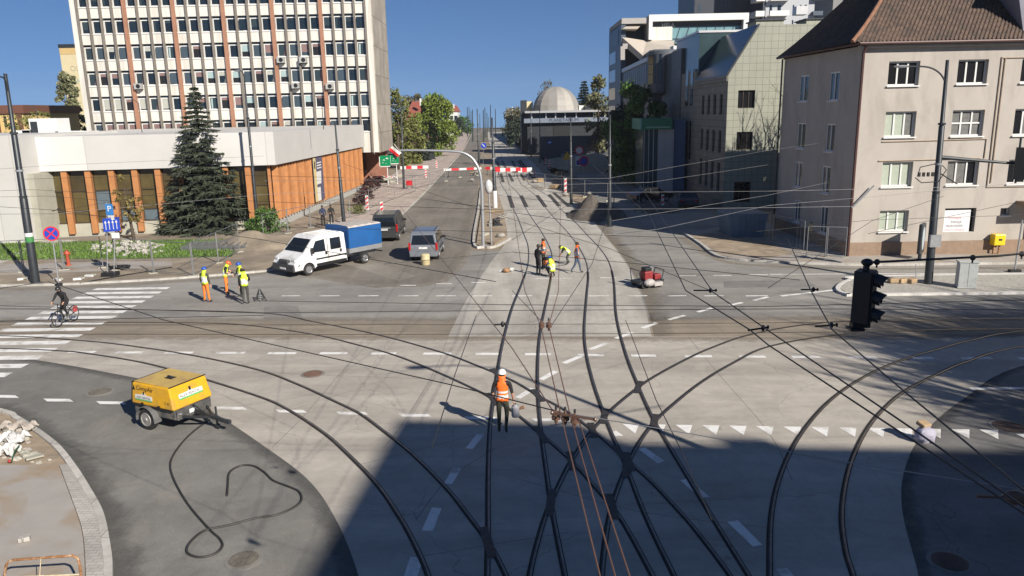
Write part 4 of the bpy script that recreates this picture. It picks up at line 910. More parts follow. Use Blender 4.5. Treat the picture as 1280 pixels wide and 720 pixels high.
# glass entrance annex with the green band
kx0, kx1 = 14.3, 17.6; ky = 83.4
an = thing('shop_annex', 'pale annex with a green fascia standing on the pavement before the grey offices', 'shop', (kx0, ky, 0))
kz = AY(805, 162, ky).z
a = MB(); a.box(kx0 + 1.6, kx1, ky, ky + 5, 0, kz); a.build('wall', brickmat('annex_panel', (.42, .41, .40), (.25, .25, .24), .8, 40, .02, .6, 0, axis='XZ', noise=.08), an)
a = MB(); a.box(kx0, kx0 + 1.58, ky + .1, ky + 5, 0, kz); a.build('glazing', M_teal, an)
for s in (.1, .6, 1.1): 
    a = MB(); a.box(kx0 + s, kx0 + s + .07, ky + .02, ky + .097, 0, kz); a.build('mullion', M_alu, an)
a = MB(); a.box(kx0 - .4, kx1 - .3, ky - .5, ky + 5, kz + .003, kz + 1.15); a.build('fascia', mat('green_band', (.03, .17, .085), .5, var=.1), an)
a = MB(); a.box(kx0 - .4, kx0 - .25, ky - .52, ky - .503, kz, kz + 1.15); a.box(kx0 + .2, kx1 - .5, ky - .53, ky - .503, kz + .15, kz + .3); a.build('fascia_stripe', mat('pale_green', (.25, .42, .30), .5), an)
a = MB(); a.box(kx1 + .03, kx1 + 1.3, ky + .3, ky + 2, 0, kz + 1.0); a.build('blue_panel', mat('blue_panel', (.08, .12, .20), .5), an)

# ------------------------------------------------------------------ modern complex with the white roof frame
YM = 112.0
def MX(px, py=100): return AY(px, py, YM).x
def MZ(px, py): return AY(px, py, YM).z
md = thing('modern_block', 'modern office block with a white roof frame and a folded concrete canopy', 'office building', (MX(775), YM, 0))
M_steel = brickmat('blue_steel_panel', (.055, .075, .105), (.035, .045, .06), 2.0, 3.2, .04, .45, 0, axis='YZ', noise=.08)
M_ltc = mat('light_concrete', (.42, .375, .32), .85, var=.06, scale=.6); M_grc = mat('grey_concrete', (.33, .31, .29), .8, var=.06)
zt_ = MZ(775, 23); x0 = MX(776); x1 = MX(809); x2 = MX(931)
a = MB(); a.box(x0, x2, YM + 3, YM + 13, 0, zt_ - .6); a.build('core', mat('core_dark', (.03, .033, .038), .4, var=.2), md)
a = MB(); a.box(x0, x1, YM - .2, YM + 13.2, MZ(776, 30), zt_); a.build('roof_edge', M_grc, md)
a = MB(); a.box(x0 - .05, x0 + .6, YM - .1, YM + 13, MZ(776, 31) - 22, MZ(776, 31) - .003); sw = a.build('side_wing', M_steel, md)
a = MB()
for k in range(5): a.box(x0 - .09, x0 - .055, YM + 5 + 0, YM + 12, 5.2 + 2.6 * k, 6.9 + 2.6 * k)
a.build('window', GL[3], sw)
a = MB(); a.box(x0 - .10, x0 - .06, YM + 2.5, YM + 10, 18.0, 20.0); a.build('sign_panel', mat('sign_dark', (.03, .03, .06), .4), sw)
# white frame
a = MB(); a.box(x1 + .003, x2, YM - .6, YM + 20, MZ(870, 28) + .2, zt_ + .35); a.box(x2 - .7, x2 + .003, YM - .58, YM + 18, MZ(925, 45), MZ(870, 28) + .197); a.box(x1, x1 + .5, YM - .58, YM + 15, MZ(812, 50), MZ(870, 28) + .197); a.build('roof_frame', M_white, md)
a = MB(); a.box(x1 + .503, MX(839), YM, YM + 3, MZ(812, 51), MZ(812, 34)); a.build('white_panel', M_cream, md)
a = MB(); a.box(x1 + .51, x2 - .71, YM + .3, YM + 3, MZ(812, 33.8), MZ(870, 28) + .19); a.build('sign_band', mat('band_dark', (.04, .045, .045), .5), md)
lettering('HELA', .75, mat('sign_white', (.5, .5, .48), .6), md, (MX(826), YM + .28, MZ(826, 33.5)), (1, 0, 0), (0, 0, 1))
a = MB(); a.box(MX(839) + .003, x2 - .71, YM + .5, YM + 2.9, MZ(850, 54), MZ(812, 33.9)); gz = a.build('glazing', mat('aqua_glass', (.16, .28, .30), .12, var=.25, scale=.5, spec=.7), md)
a = MB()
for k in range(9): x = MX(843) + k * 1.25; a.bar((x, YM + .45, MZ(850, 54)), (x + .7, YM + .45, MZ(850, 34)), .1, .05)
a.bar((MX(840), YM + .44, MZ(850, 48)), (x2 - .8, YM + .44, MZ(850, 48)), .08, .08); a.build('mullion', M_dark, gz)
# folded concrete canopy below the frame
P3 = lambda px, py, d: AY(px, py, YM + d)
a = MB()
f1 = [P3(777, 46, 0), P3(803, 69, -4), P3(840, 60, -4), P3(843, 51, 0), P3(808, 51, 0.2)]
a.poly(f1); a.poly([p + Vector((0, 0, -.9)) for p in f1])
for i in range(5): a.poly([f1[i], f1[(i + 1) % 5], f1[(i + 1) % 5] + Vector((0, 0, -.9)), f1[i] + Vector((0, 0, -.9))])
a.build('folded_canopy', M_ltc, md)
a = MB(); f1 = [P3(778, 36, -1), P3(797, 36, -1), P3(802, 31, 1), P3(785, 31, 1)]; a.extr(f1, (0, 2, -.1)); a.build('upper_canopy', M_ltc, md)
a = MB(); a.bar(P3(778, 75, -1), P3(778, 58, -1), .7, .6); a.bar(P3(778, 58, -1), P3(790, 58, -1), .6, .7); a.build('portal', M_grc, md)
# long glazed gallery running back along the street
a = MB(); A0, A1 = Vector((X1 - .7, 101.8, 0)), Vector((MX(776) + .3, 111.6, 0))
ga0, ga1, gb0, gb1 = AY(812, 101, 101.8).z, AY(777, 112, 111.6).z, AY(812, 73, 101.8).z, AY(777, 90, 111.6).z
a.extr([A0 + Vector((0, 0, ga0)), A1 + Vector((0, 0, ga1)), A1 + Vector((0, 0, gb1)), A0 + Vector((0, 0, gb0))], (2, 0, 0)); ga = a.build('gallery', mat('gallery_glass', (.17, .23, .29), .12, var=.2, scale=.4, spec=.7), md)
a = MB()
for k in range(15):
    p = A0.lerp(A1, k / 14) + Vector((-.05, -.05, 0)); a.bar(p + Vector((0, 0, ga0 + (ga1 - ga0) * k / 14)), p + Vector((0, 0, gb0 + (gb1 - gb0) * k / 14)), .08, .08)
a.bar(A0 + Vector((-.1, 0, gb0 + .15)), A1 + Vector((-.1, 0, gb1 + .15)), .3, .5); a.build('mullion', M_alu, ga)
a = MB(); a.extr([A0, A1, A1 + Vector((0, 0, ga1 - .005)), A0 + Vector((0, 0, ga0 - .005))], (2, 0, 0)); a.build('gallery_base', M_grc, md)

# ------------------------------------------------------------------ towers behind
YT = 190.0; T = lambda px, py: AY(px, py, YT)
dt = thing('dark_tower', 'dark blue high rise with one strip of pale windows', 'tower', (T(900, 20).x, YT, 0))
M_navy = mat('navy_cladding', (.028, .032, .045), .45, var=.15)
a = MB(); a.box(T(868, 10).x, T(945, 10).x, YT, YT + 18, 0, 44); a.build('wall', M_navy, dt)
for k in range(4):
    z = T(873, 19).z + k * 3.9 - 4; a = MB(); a.box(T(873, 10).x, T(875.5, 10).x, YT - .05, YT - .003, z, z + 2.4); a.build('window', GL[3], dt)
for px in (907, 911):
    a = MB(); a.box(T(px, 10).x, T(px + .8, 10).x, YT - .05, YT - .003, 32, 40); a.build('wall_strip', M_steel, dt)
YT = 180.0
bt = thing('balcony_tower', 'white high rise with stacked rounded balconies', 'tower', (T(985, 20).x, YT, 0))
a = MB(); a.box(T(956, 10).x, T(1018, 10).x, YT, YT + 16, 0, 44); a.build('wall', mat('white_tower', (.38, .39, .41), .7, var=.06), bt)
for k in range(4):
    z = T(960, 21).z + k * 3.2 - 3.2
    a = MB(); a.box(T(943, 10).x, T(954, 10).x, YT - 1.2, YT + 3, z, z + 1.15); a.build('balcony', M_white, bt)
    a = MB(); a.box(T(960, 10).x, T(984, 10).x, YT - 1.6, YT - .003, z, z + .25); a.box(T(960, 10).x, T(984, 10).x, YT - 1.6, YT - 1.5, z + .25, z + 1.1); a.build('balcony', M_white, bt)
    for px, w_ in ((962, 3), (972, 4), (991, 1.6), (1000, 1.4), (1006, 2)):
        a = MB(); a.box(T(px, 10).x, T(px + w_, 10).x, YT - .06, YT - .003, z + .3, z + 2.4); a.build('window', GL[0], bt)
    a = MB(); a.box(T(1015, 10).x, T(1027, 10).x, YT - 1, YT + 2, z, z + .9); a.build('balcony', M_steel, bt)
a = MB(); a.box(T(953, 10).x, T(956.4, 10).x, YT - .4, YT + 12, 0, 44); a.build('recess', M_navy, bt)
gt = thing('grey_tower', 'grey high rise peeping out between the white tower and the dark tiled roof', 'tower', (T(1058, 20).x, 200, 0))
a = MB(); a.box(AY(1041, 10, 200).x, AY(1120, 10, 200).x, 200, 215, 0, 46); a.build('wall', mat('grey_tower', (.20, .20, .19), .8, var=.08), gt)
for k in range(6):
    for px in (1053, 1058, 1064): 
        a = MB(); x = AY(px, 10, 200).x; a.box(x, x + .5, 199.94, 199.997, 28 + 3 * k, 30 + 3 * k); a.build('window', GL[0], gt)

# ------------------------------------------------------------------ domed planetarium
YP = 165.0; Pp = lambda px, py, d=0: AY(px, py, YP + d)
pl = thing('planetarium', 'round domed building with a ribbed grey dome above a dark glazed ring', 'planetarium', (Pp(698, 137).x, YP + 6, 0))
cx = Pp(698, 137).x; cy = YP + 8; rd = (Pp(728, 137).x - Pp(669, 137).x) / 2 * 1.03; zb = Pp(698, 137).z - .2; zd = Pp(698, 106.5).z - zb
a = MB(); ns = 16
for j in range(ns):   # faceted lunes with slightly different tone per gore
    for i in range(7):
        t0 = math.pi / 2 * i / 7; t1 = math.pi / 2 * (i + 1) / 7; b0 = 2 * math.pi * j / ns; b1 = 2 * math.pi * (j + 1) / ns
        q = [(cx + rd * math.cos(t) * math.cos(b_), cy + rd * math.cos(t) * math.sin(b_), zb + zd * math.sin(t)) for t, b_ in ((t0, b0), (t0, b1), (t1, b1), (t1, b0))]
        a.poly(q if i < 6 else q[:3], j % 3)
a.build('dome', [mat('dome_sheet', (.27, .255, .23), .6, var=.1, scale=.4), mat('dome_sheet_pale', (.32, .30, .265), .6, var=.1, scale=.4), mat('dome_sheet_grey', (.23, .22, .205), .6, var=.1, scale=.4)], pl)
xl, xr = Pp(656, 140).x, Pp(772, 140).x
a = MB(); a.box(xl + .6, xr - .3, YP + 1, YP + 16, 0, zb - .4); a.build('glazed_ring', mat('ring_glass', (.008, .010, .014), .25, var=.3, scale=.6, spec=.6), pl)  # glass colour darkened to carry the shade over the ring
a = MB(); a.box(xl, xr + .6, YP - .3, YP + 17, zb - .4, zb + .02); a.build('roof_edge', M_alu, pl)
z0, z1 = Pp(700, 153).z, Pp(700, 147.5).z
a = MB(); a.box(xl - .2, xr + 1.4, YP - .6, YP + .99, z0, z1); a.build('sign_band', mat('band_blue', (.17, .20, .25), .5), pl)
lettering('PLANETARIUM', .95, mat('sign_navy', (.02, .025, .06), .5), pl, (Pp(686, 151).x, YP - .62, z0 + .15), (1, 0, 0), (0, 0, 1))
for px in (664, 682, 694, 706, 720, 742, 756): a = MB(); a.box(Pp(px, 140).x, Pp(px, 140).x + .25, YP + .7, YP + .997, z1, zb - .41); a.build('mullion', M_alu, pl)
a = MB(); a.box(xl + .5, xr, YP + .4, YP + .9, 0, z0 - .003); a.build('lower_wall', mat('lower_shade_dark', (.022, .025, .03), .5, var=.3), pl)  # near-black colour stands in for the shade on the lower wall
a = MB(); a.box(Pp(692, 160).x, Pp(712, 160).x, YP + .3, YP + .397, 1.5, z0 - .6); a.build('entrance', M_black, pl)
a = MB(); a.box(Pp(651.5, 130).x, Pp(659, 130).x, YP + 4, YP + 12, 0, Pp(655, 125).z); a.box(Pp(659.2, 130).x, Pp(668, 130).x, YP + 10, YP + 12, 0, Pp(662, 126).z, 1); a.build('stair_block', [M_dark, M_paley], pl)
a = MB(); a.box(Pp(727, 130).x, Pp(734, 130).x, YP + 6, YP + 12, zb, Pp(730, 131.5).z); a.box(Pp(734.5, 130).x, Pp(760, 130).x, YP + 5, YP + 12, zb, Pp(745, 131).z, 1); a.build('roof_house', [M_cream, M_dark], pl)
# long dark boundary wall below it
a = MB(); 
bw = thing('boundary_wall', 'dark boundary wall below the planetarium with a small blue panel', 'wall', (Pp(700, 180).x, 150, 0))
a.box(AY(675, 180, 150).x, AY(775, 180, 150).x, 150, 150.4, 0, 4.2); a.build('wall', mat('wall_navy', (.05, .06, .075), .7, var=.25), bw)
c = AY(687, 178, 149.9); a = MB(); a.box(c.x - .35, c.x + .35, 149.93, 149.997, c.z - .35, c.z + .35); a.box(c.x - .3, c.x + .3, 149.9, 149.927, c.z - .08, c.z + .08, 1); a.build('blue_panel', [mat('sign_blue', (.02, .10, .42), .4), M_white], bw)
# ------------------------------------------------------------------ far end of the avenue
def block(name, label, x0, x1, y0, y1, z, zr, mw, mr, wins=0):
    b = thing(name, label, 'house', ((x0 + x1) / 2, y0, 0)); a = MB(); a.box(x0, x1, y0, y1, 0, z); a.build('wall', mw, b)
    a = MB(); xm = (y0 + y1) / 2
    a.add([(x0 - .4, y0 - .4, z + .003), (x1 + .4, y0 - .4, z + .003), (x1 + .4, y1 + .4, z + .003), (x0 - .4, y1 + .4, z + .003), (x0 + (x1 - x0) * .15, xm, zr), (x1 - (x1 - x0) * .15, xm, zr)], [(0, 1, 5, 4), (1, 2, 5), (2, 3, 4, 5), (3, 0, 4), (0, 3, 2, 1)]); rf = a.build('roof', mr, b)
    a = MB(); a.box(x1 - (x1 - x0) * .35, x1 - (x1 - x0) * .27, y0 + 1, y0 + 2, zr - 1.2, zr + .5); a.build('chimney', M_white, rf)
    for k in range(wins):
        x = x0 + (x1 - x0) * (k + .5) / wins
        for zz_ in (z * .35, z * .68): a = MB(); a.box(x - .6, x + .6, y0 - .05, y0 - .003, zz_, zz_ + 1.4); a.build('window', GL[0], b)
    return b
M_redroof = mat('red_roof', (.26, .075, .05), .8, var=.2)
b1 = AY(507, 140, 190); b2 = AY(534, 140, 190)
block('brick_house', 'brown house with a red roof hidden behind avenue trees', b1.x, b2.x, 190, 206, 8.3, 12.0, mat('brown_render', (.22, .10, .075), .85), M_redroof, 4)
b1 = AY(557, 140, 320); b2 = AY(572, 140, 320)
block('white_house', 'white house with a flat red roof edge at the avenue end', b1.x, b2.x, 320, 335, 9.5, 12.0, M_white, M_redroof, 3)
b1 = AY(632, 150, 420); b2 = AY(645, 150, 420)
block('grey_house', 'small pale far house right of the avenue end', b1.x, b2.x, 420, 440, 8, 11, M_white, M_fin, 2)
rp = MB(); rp.add([Vector((3.0, 190, 0)), Vector((-1.0, 330, 0)), Vector((7, 330, 0)), Vector((10, 200, 0)), Vector((3.4, 200, 3.4)), Vector((-1.0, 330, 7.5)), Vector((6, 330, 7.5)), Vector((9, 205, 3.4))], [(0, 1, 5, 4), (4, 5, 6, 7), (0, 4, 7, 3), (3, 7, 6, 2)])
struct(rp.build('embankment', mat('bank_dark', (.06, .065, .05), .9, var=.4, scale=.5)))

# ------------------------------------------------------------------ the tall block behind the viewpoint that shades the foreground
ud = Vector((1, -.1, 0)).normalized(); vd = Vector((-.1, -1, 0)).normalized()
Hs = 26.0; k = Hs / SUN.z; S0 = G(498, 525) + Vector((SUN.x, SUN.y, 0)) * k
sb = thing('tall_block', 'tall plain block behind the viewpoint whose shadow covers the junction', 'apartment block', (S0.x, S0.y, 0))
q = [S0, S0 + ud * 60, S0 + ud * 60 + vd * 16, S0 + vd * 40]
q = [S0, S0 + ud * 60, S0 + ud * 60 + vd * 40, S0 + vd * 40]
a = MB(); a.prism([(v.x, v.y) for v in q], 0, Hs - 1.05); a.build('wall', M_cream, sb)
q = [S0, S0 + ud * 5.3, S0 + ud * 5.3 + vd * 40, S0 + vd * 40]; a = MB(); a.prism([(v.x, v.y) for v in q], Hs - 1.047, Hs); a.build('roof_house', M_cream, sb)
for k, (s_, w_, h_) in enumerate([(9, 1.2, .9), (15.5, .5, .4), (22, 2.0, .6), (29, .7, 1.1), (37, 1.5, .5)]):
    p = S0 + ud * s_ + vd * .6; a = MB(); a.prism([(v.x, v.y) for v in (p, p + ud * w_, p + ud * w_ + vd * 1.2, p + vd * 1.2)], Hs - 1.047, Hs - 1.05 + h_); a.build('chimney', M_cream, sb)  # unseen roof boxes added to make the block's shadow edge uneven
# ------------------------------------------------------------------ poles
def pole(name, label, base, top, r=.16, group='catenary poles', arm=None, foot=None, steps=True, cat='pole', m=None):
    B = G(*base); Tp = AY(top[0], top[1], B.y); B = Vector((B.x, B.y, 0)); h = Tp.z
    t = thing(name, label, cat, B, 0, group)
    Tp = Vector((B.x + (Tp.x - B.x) * .6, B.y, h))
    P = lambda k: B.lerp(Tp, k)
    a = MB()
    if steps: a.tube([P(0), P(.42), P(.425), P(.72), P(.725), P(1)], [r, r * .85, r * .72, r * .66, r * .5, r * .38], 12)
    else: a.tube([P(0), P(1)], [r, r * .6], 12)
    a.build('shaft', m or M_dark, t, smooth=True)
    a = MB(); a.lathe(B, [(r * 1.9, 0), (r * 1.9, .05), (r * 1.1, .1)], 12); a.build('base_plate', m or M_dark, t)
    if steps:
        for k in (.425, .55, .725):
            a = MB(); a.cyl(P(k), P(k) + Vector((0, 0, .1)), r * .88, n=10); a.build('collar', M_dark if k != .55 else M_galv, t)
    if arm:
        q = [P(.86)] + [AY(x, y, B.y + dy) for x, y, dy in arm]
        a = MB(); a.tube(spline([P(.86), P(.90)] + q[1:], 6), .04, 7); ar = a.build('lamp_arm', m or M_dark, t, smooth=True)
        e = q[-1]; d = (q[-1] - q[-2]); d.z = 0; d.normalize(); a = MB(); a.ell(e + d * .3, .38, .16, .07, 12, 6); a.build('lamp_head', M_galv, ar, smooth=True)
    if foot:
        a = MB(); a.cyl(B, P(foot / h), r * 1.15, n=12); a.build('foot_wrap', M_white, t)
    return t, P
pL, pLf = pole('tram_pole', 'thick black pole with a green sleeve beside the blue no stopping sign', (45, 355), (9, 92), .23, arm=[(5, 98, -.3), (-12, 96, -1)])
a = MB(); a.cyl(pLf(.21), pLf(.235), .215, n=12); a.build('sleeve', mat('sleeve_green', (.05, .22, .06), .6), pL)
a = MB(); a.cyl(pLf(.2365), pLf(.255), .213, n=12); a.build('sleeve', M_white, pL)
pR, pRf = pole('lamp_post', 'tall black lamp post with a long signal arm before the cream house', (1160, 357), (1181, 75), .20, arm=[(1175, 92, 0), (1160, 84, 0), (1134, 83, -.2)])
# cantilever arm with a signal head at its end
def signal_head(parent, c, h, w_, d, face, lit=None, back=False):
    """three-aspect head: housing, hoods, lenses; face = outward unit vector"""
    f = Vector(face).normalized(); s = Vector((-f.y, f.x, 0)); c = Vector(c)
    rz = math.atan2(f.y, f.x)
    a = MB(); a.obox(c, (d, w_, h), rz); a.obox(c + f * (d / 2 + .012), (.02, w_ * .9, h * .97), rz); hb = a.build('housing', M_black, parent); bevel(hb, .02)
    for k in range(3):
        z = c.z + h * (1 - k) / 3; p = Vector((c.x, c.y, z)) + f * (d / 2 + .025); r = w_ * .36
        a = MB(); n = 14; vs = []; fs = []
        for j in range(n + 1):
            t = math.pi * (1 + .25) - (math.pi * 1.5) * j / n
            t = -math.pi * .22 + (math.pi * 1.44) * j / n
            e = s * math.cos(t) * r + Vector((0, 0, math.sin(t) * r)); L_ = r * 1.6
            vs += [p + e, p + e * .93 + f * L_ * (.55 + .45 * max(0, math.sin(t))) + Vector((0, 0, -.04))]
        fs = [(2 * j, 2 * j + 1, 2 * j + 3, 2 * j + 2) for j in range(n)]; a.add(vs, fs); o = a.build('hood', M_black, parent)
        so_ = o.modifiers.new('s', 'SOLIDIFY'); so_.thickness = .012
        a = MB(); a.lathe((0, 0, 0), [(r * .95, 0), (r * .7, .03), (.01, .045)], 14); a2 = MB()
        q = Vector((0, 0, 1)).rotation_difference(f).to_matrix().to_4x4(); a2.M = Matrix.Translation(p - f * .01) @ q; a2.add(a.v, a.f)
        a2.build('lens', mat(['lens_red', 'lens_amber', 'lens_green'][k], [(.09, .01, .01), (.10, .05, .01), (.01, .07, .045)][k], .2, spec=.6), parent)
A0 = pRf(.585); A1 = AY(1264, 204, A0.y - .6)
a = MB(); a.tube([A0, A1, A1 + (A1 - A0) * .25], [.10, .06, .05], 8); a.build('signal_arm', M_dark, pR, smooth=True)
ts = thing('traffic_signal', 'black traffic signal on the long arm before the cream house', 'traffic light', A1 + Vector((.25, -.25, -.1)))
signal_head(ts, A1 + Vector((.25, -.3, 0)), 1.5, .48, .25, (.5, .85, 0))
a = MB(); a.cyl(A1 + Vector((.25, -.1, 1.2)), A1 + Vector((.25, -.1, -.95)), .05, n=8); a.build('bracket', M_dark, ts)
a = MB(); c = pRf(.52)
a.tube([c + Vector((-1.0, -.05, -.2)), c + Vector((-.9, -.05, .25)), c + Vector((0, -.1, .45)), c + Vector((.35, -.1, .1)), c + Vector((0, -.15, -.45)), c + Vector((-.8, -.1, -.5)), c + Vector((-1.1, -.05, -.25))], .025, 5); a.bar(c, c + Vector((1.0, 0, -.6)), .05, .05)
for k in range(4): a.obox(c + Vector((-.95 + .22 * k, -.1, -.1)), (.1, .1, .2))
a.build('cable_loop', M_black, pR)
a = MB(); a.box(pRf(.17).x - .22, pRf(.17).x + .3, pRf(0).y - .28, pRf(0).y - .12, 2.0, 2.6); a.build('switch_box', M_galv, pR)
for lb_, b_, t_, r_, kw in [
  ('tall black lamp post rising behind the spruce tree', (323, 291), (305, 92), .15, dict(arm=[(304, 92, 0), (300, 88, .4)])),
  ('black pole in front of the orange slatted wall', (430, 280), (417, 152), .17, {}),
  ('black lamp post beside the green bank sign', (505, 237), (502, 127), .15, dict(arm=[(501, 128, 0), (496, 131, 0)])),
  ('black pole with a white wrapped foot on the median', (619, 261), (614, 147), .19, dict(foot=1.7)),
  ('black pole standing behind the silver mast', (599, 206), (596, 136), .19, {}),
  ('dark pole beside the sandy strip along the new tracks', (714, 255), (713, 146), .15, {}),
  ('dark pole next to the dug soil heap', (762, 283), (762, 143), .16, {}),
  ('dark pole close to the shaded side wall of the cream house', (979, 282), (989, 97), .17, {}),
  ('thin black pole beside the paved platform', (675, 203), (675, 136), .13, {}),
  ('second black pole along the platform', (664, 196), (664, 138), .13, {}),
  ('third black pole along the platform before the glazed ring', (654, 189), (654, 138), .13, {}),
  ('fourth pole along the platform near the olive tree', (638, 184), (638, 151), .13, {}),
  ('grey tall pole before the dark planetarium wing', (763, 206), (763, 142), .14, {})]:
    pole('tram_pole', lb_, b_, t_, r_, **kw)
for k, (bx_, by_, ty_) in enumerate([(584.5, 171, 134), (586.7, 167, 134), (589, 168, 139), (591, 177, 137), (604.5, 177, 137), (606.5, 171, 134), (609, 171, 141), (613.5, 172, 131), (619.5, 170, 136), (600, 163, 142), (586, 161, 144), (611, 160, 146)]):
    pole('tram_pole', 'one of the cluster of thin poles at the avenue vanishing point', (bx_, by_), (bx_, ty_), .21, 'distant tram poles', steps=False)
# bracket wires of the platform side lamp
sm = thing('signal_mast', 'curved silver mast arching over the left carriageway from the median', 'mast', G(604, 308))
B = G(604, 308); q = [B, AY(602.5, 240, B.y), AY(600, 217, B.y), AY(594, 203, B.y), AY(585, 194, B.y), AY(570, 189.5, B.y), AY(530, 188, B.y), AY(498, 188, B.y)]
a = MB()
sp_ = [q[0]] + spline(q[1:], 6); a.tube(sp_, [.115 - .05 * i / len(sp_) for i in range(len(sp_))], 10); a.build('mast', M_galv, sm, smooth=True)
a = MB(); a.lathe(B, [(.3, 0), (.3, .06), (.14, .1)], 12); a.build('base_plate', M_galv, sm)
B = G(614.5, 306); st = thing('thin_post', 'thin grey post with a wrapped lantern beside the silver mast', 'post', B)
a = MB(); a.tube([B, B + Vector((-.1, 0, 4.0))], .055, 8); a.build('shaft', M_galv, st); a = MB(); a.ell(B + Vector((-.1, 0, 4.0)), .28, .28, .48, 12, 8); a.build('wrapped_head', mat('plastic_wrap', (.5, .5, .5), .35, var=.2, scale=12), st, smooth=True)
# street lamp just outside the frame whose shadow crosses the deck, bare trees too
lp = thing('street_lamp', 'street lamp whose thin shadow crosses the tram tracks', 'lamp', (12.2, 9.6, 0))
tip = G(622, 459); k = 11.5 / SUN.z; b0 = tip + Vector((SUN.x, SUN.y, 0)) * k; lp.location = b0; WM[lp] = Matrix.Translation(b0)
a = MB(); a.tube([b0, b0 + Vector((0, 0, 7)), b0 + Vector((0, 0, 11.5))], [.16, .12, .07], 10); a.build('shaft', M_dark, lp)
a = MB(); a.tube([b0 + Vector((0, 0, 11.4)), b0 + Vector((-1.2, -.1, 11.8)), b0 + Vector((-2.2, -.2, 11.8))], .04, 6); a.ell(b0 + Vector((-2.6, -.25, 11.78)), .45, .2, .09, 12, 6); a.build('lamp_arm', M_dark, lp)

# ------------------------------------------------------------------ hanging signal in the near right
YS = 11.6; c = (AY(1083, 338, YS) + AY(1076, 402, YS)) / 2
hs_ = thing('traffic_signal', 'large black traffic signal hanging from a cable over the junction', 'traffic light', AY(1084, 328, YS))
hh = AY(1083, 336, YS).z - AY(1077, 400, YS).z
signal_head(hs_, c, hh, .31, .26, (.78, -.62, 0))
a = MB(); t0 = AY(1084, 328, YS); a.cyl(t0, (c.x, c.y, c.z + hh / 2), .05, n=8); a.ell(t0, .09, .09, .06); a.build('hanger', M_black, hs_); a = MB(); a.box(c.x - .16, c.x + .12, c.y - .06, c.y + .06, c.z - hh / 2 - .09, c.z - hh / 2 - .003); a.box(c.x - .2, c.x + .02, c.y - .1, c.y + .1, c.z - hh / 2 - .13, c.z - hh / 2 - .093)
a.build('bracket', M_black, hs_)
M_wire = mat('wire_black', (.02, .02, .022), .5, var=.1); M_copper = mat('wire_copper', (.27, .14, .09), .45, .6, var=.15); M_wsteel = mat('wire_steel', (.30, .30, .30), .45, .5, var=.1)
def pp(p):
    dz = p.z - CAMH; b_ = p.y * _cp - dz * _sp; b = (p.y * _sp + dz * _cp) / b_; a = p.x / b_
    return (640 + (a * _cr - b * _sr) * FOC, 360 - (a * _sr + b * _cr) * FOC)
def wire(name, label, pts, r, m, group='overhead wires', sag=0.0, cat='wire'):
    q = []; pts = [Vector(p) for p in pts]
    if name != 'signal_cable':
        for e, f in ((0, 1), (-1, -2)):   # lines go on past the frame to the next pole
            if not (0 < pp(pts[e])[0] < 1280 and pp(pts[e])[1] < 720): d = (pts[e] - pts[f]).normalized() * 18; pts = [pts[0] + d] + pts if e == 0 else pts + [pts[-1] + d]
    for i in range(len(pts) - 1):
        A, B_ = Vector(pts[i]), Vector(pts[i + 1]); n = max(2, int((B_ - A).length / 3))
        for k in range(n):
            t = k / n; p = A.lerp(B_, t); p.z -= sag * 4 * t * (1 - t); q.append(p)
    q.append(Vector(pts[-1])); a = MB(); a.tube(q, r, 5)
    return tag(a.build(name, m), label, cat, group)
e0 = AY(1084, 328, YS); e1 = AY(1285, 313.5, YS + 1.5); e1 = e0 + (e1 - e0) * 1.6
wire('signal_cable', 'thick black cable carrying the hanging traffic signal', [e0 + (e0 - e1) * .01, e1], .02, M_black, None, .05, 'cable')
for px in (1095, 1211, 1277):
    k = (px - 1084) / 201; p = e0.lerp(e1, k / 1.6) + Vector((0, 0, -.05 * 4 * (k / 1.6) * (1 - k / 1.6)))
    a = MB(); a.ell(p, .05, .04, .05, 8, 6); a.bar(p, p + Vector((0, 0, -.09)), .02, .02)
    tag(a.build('cable_clamp', M_black), 'small black clamp on the cable of the hanging signal', 'clamp', 'cable clamps')
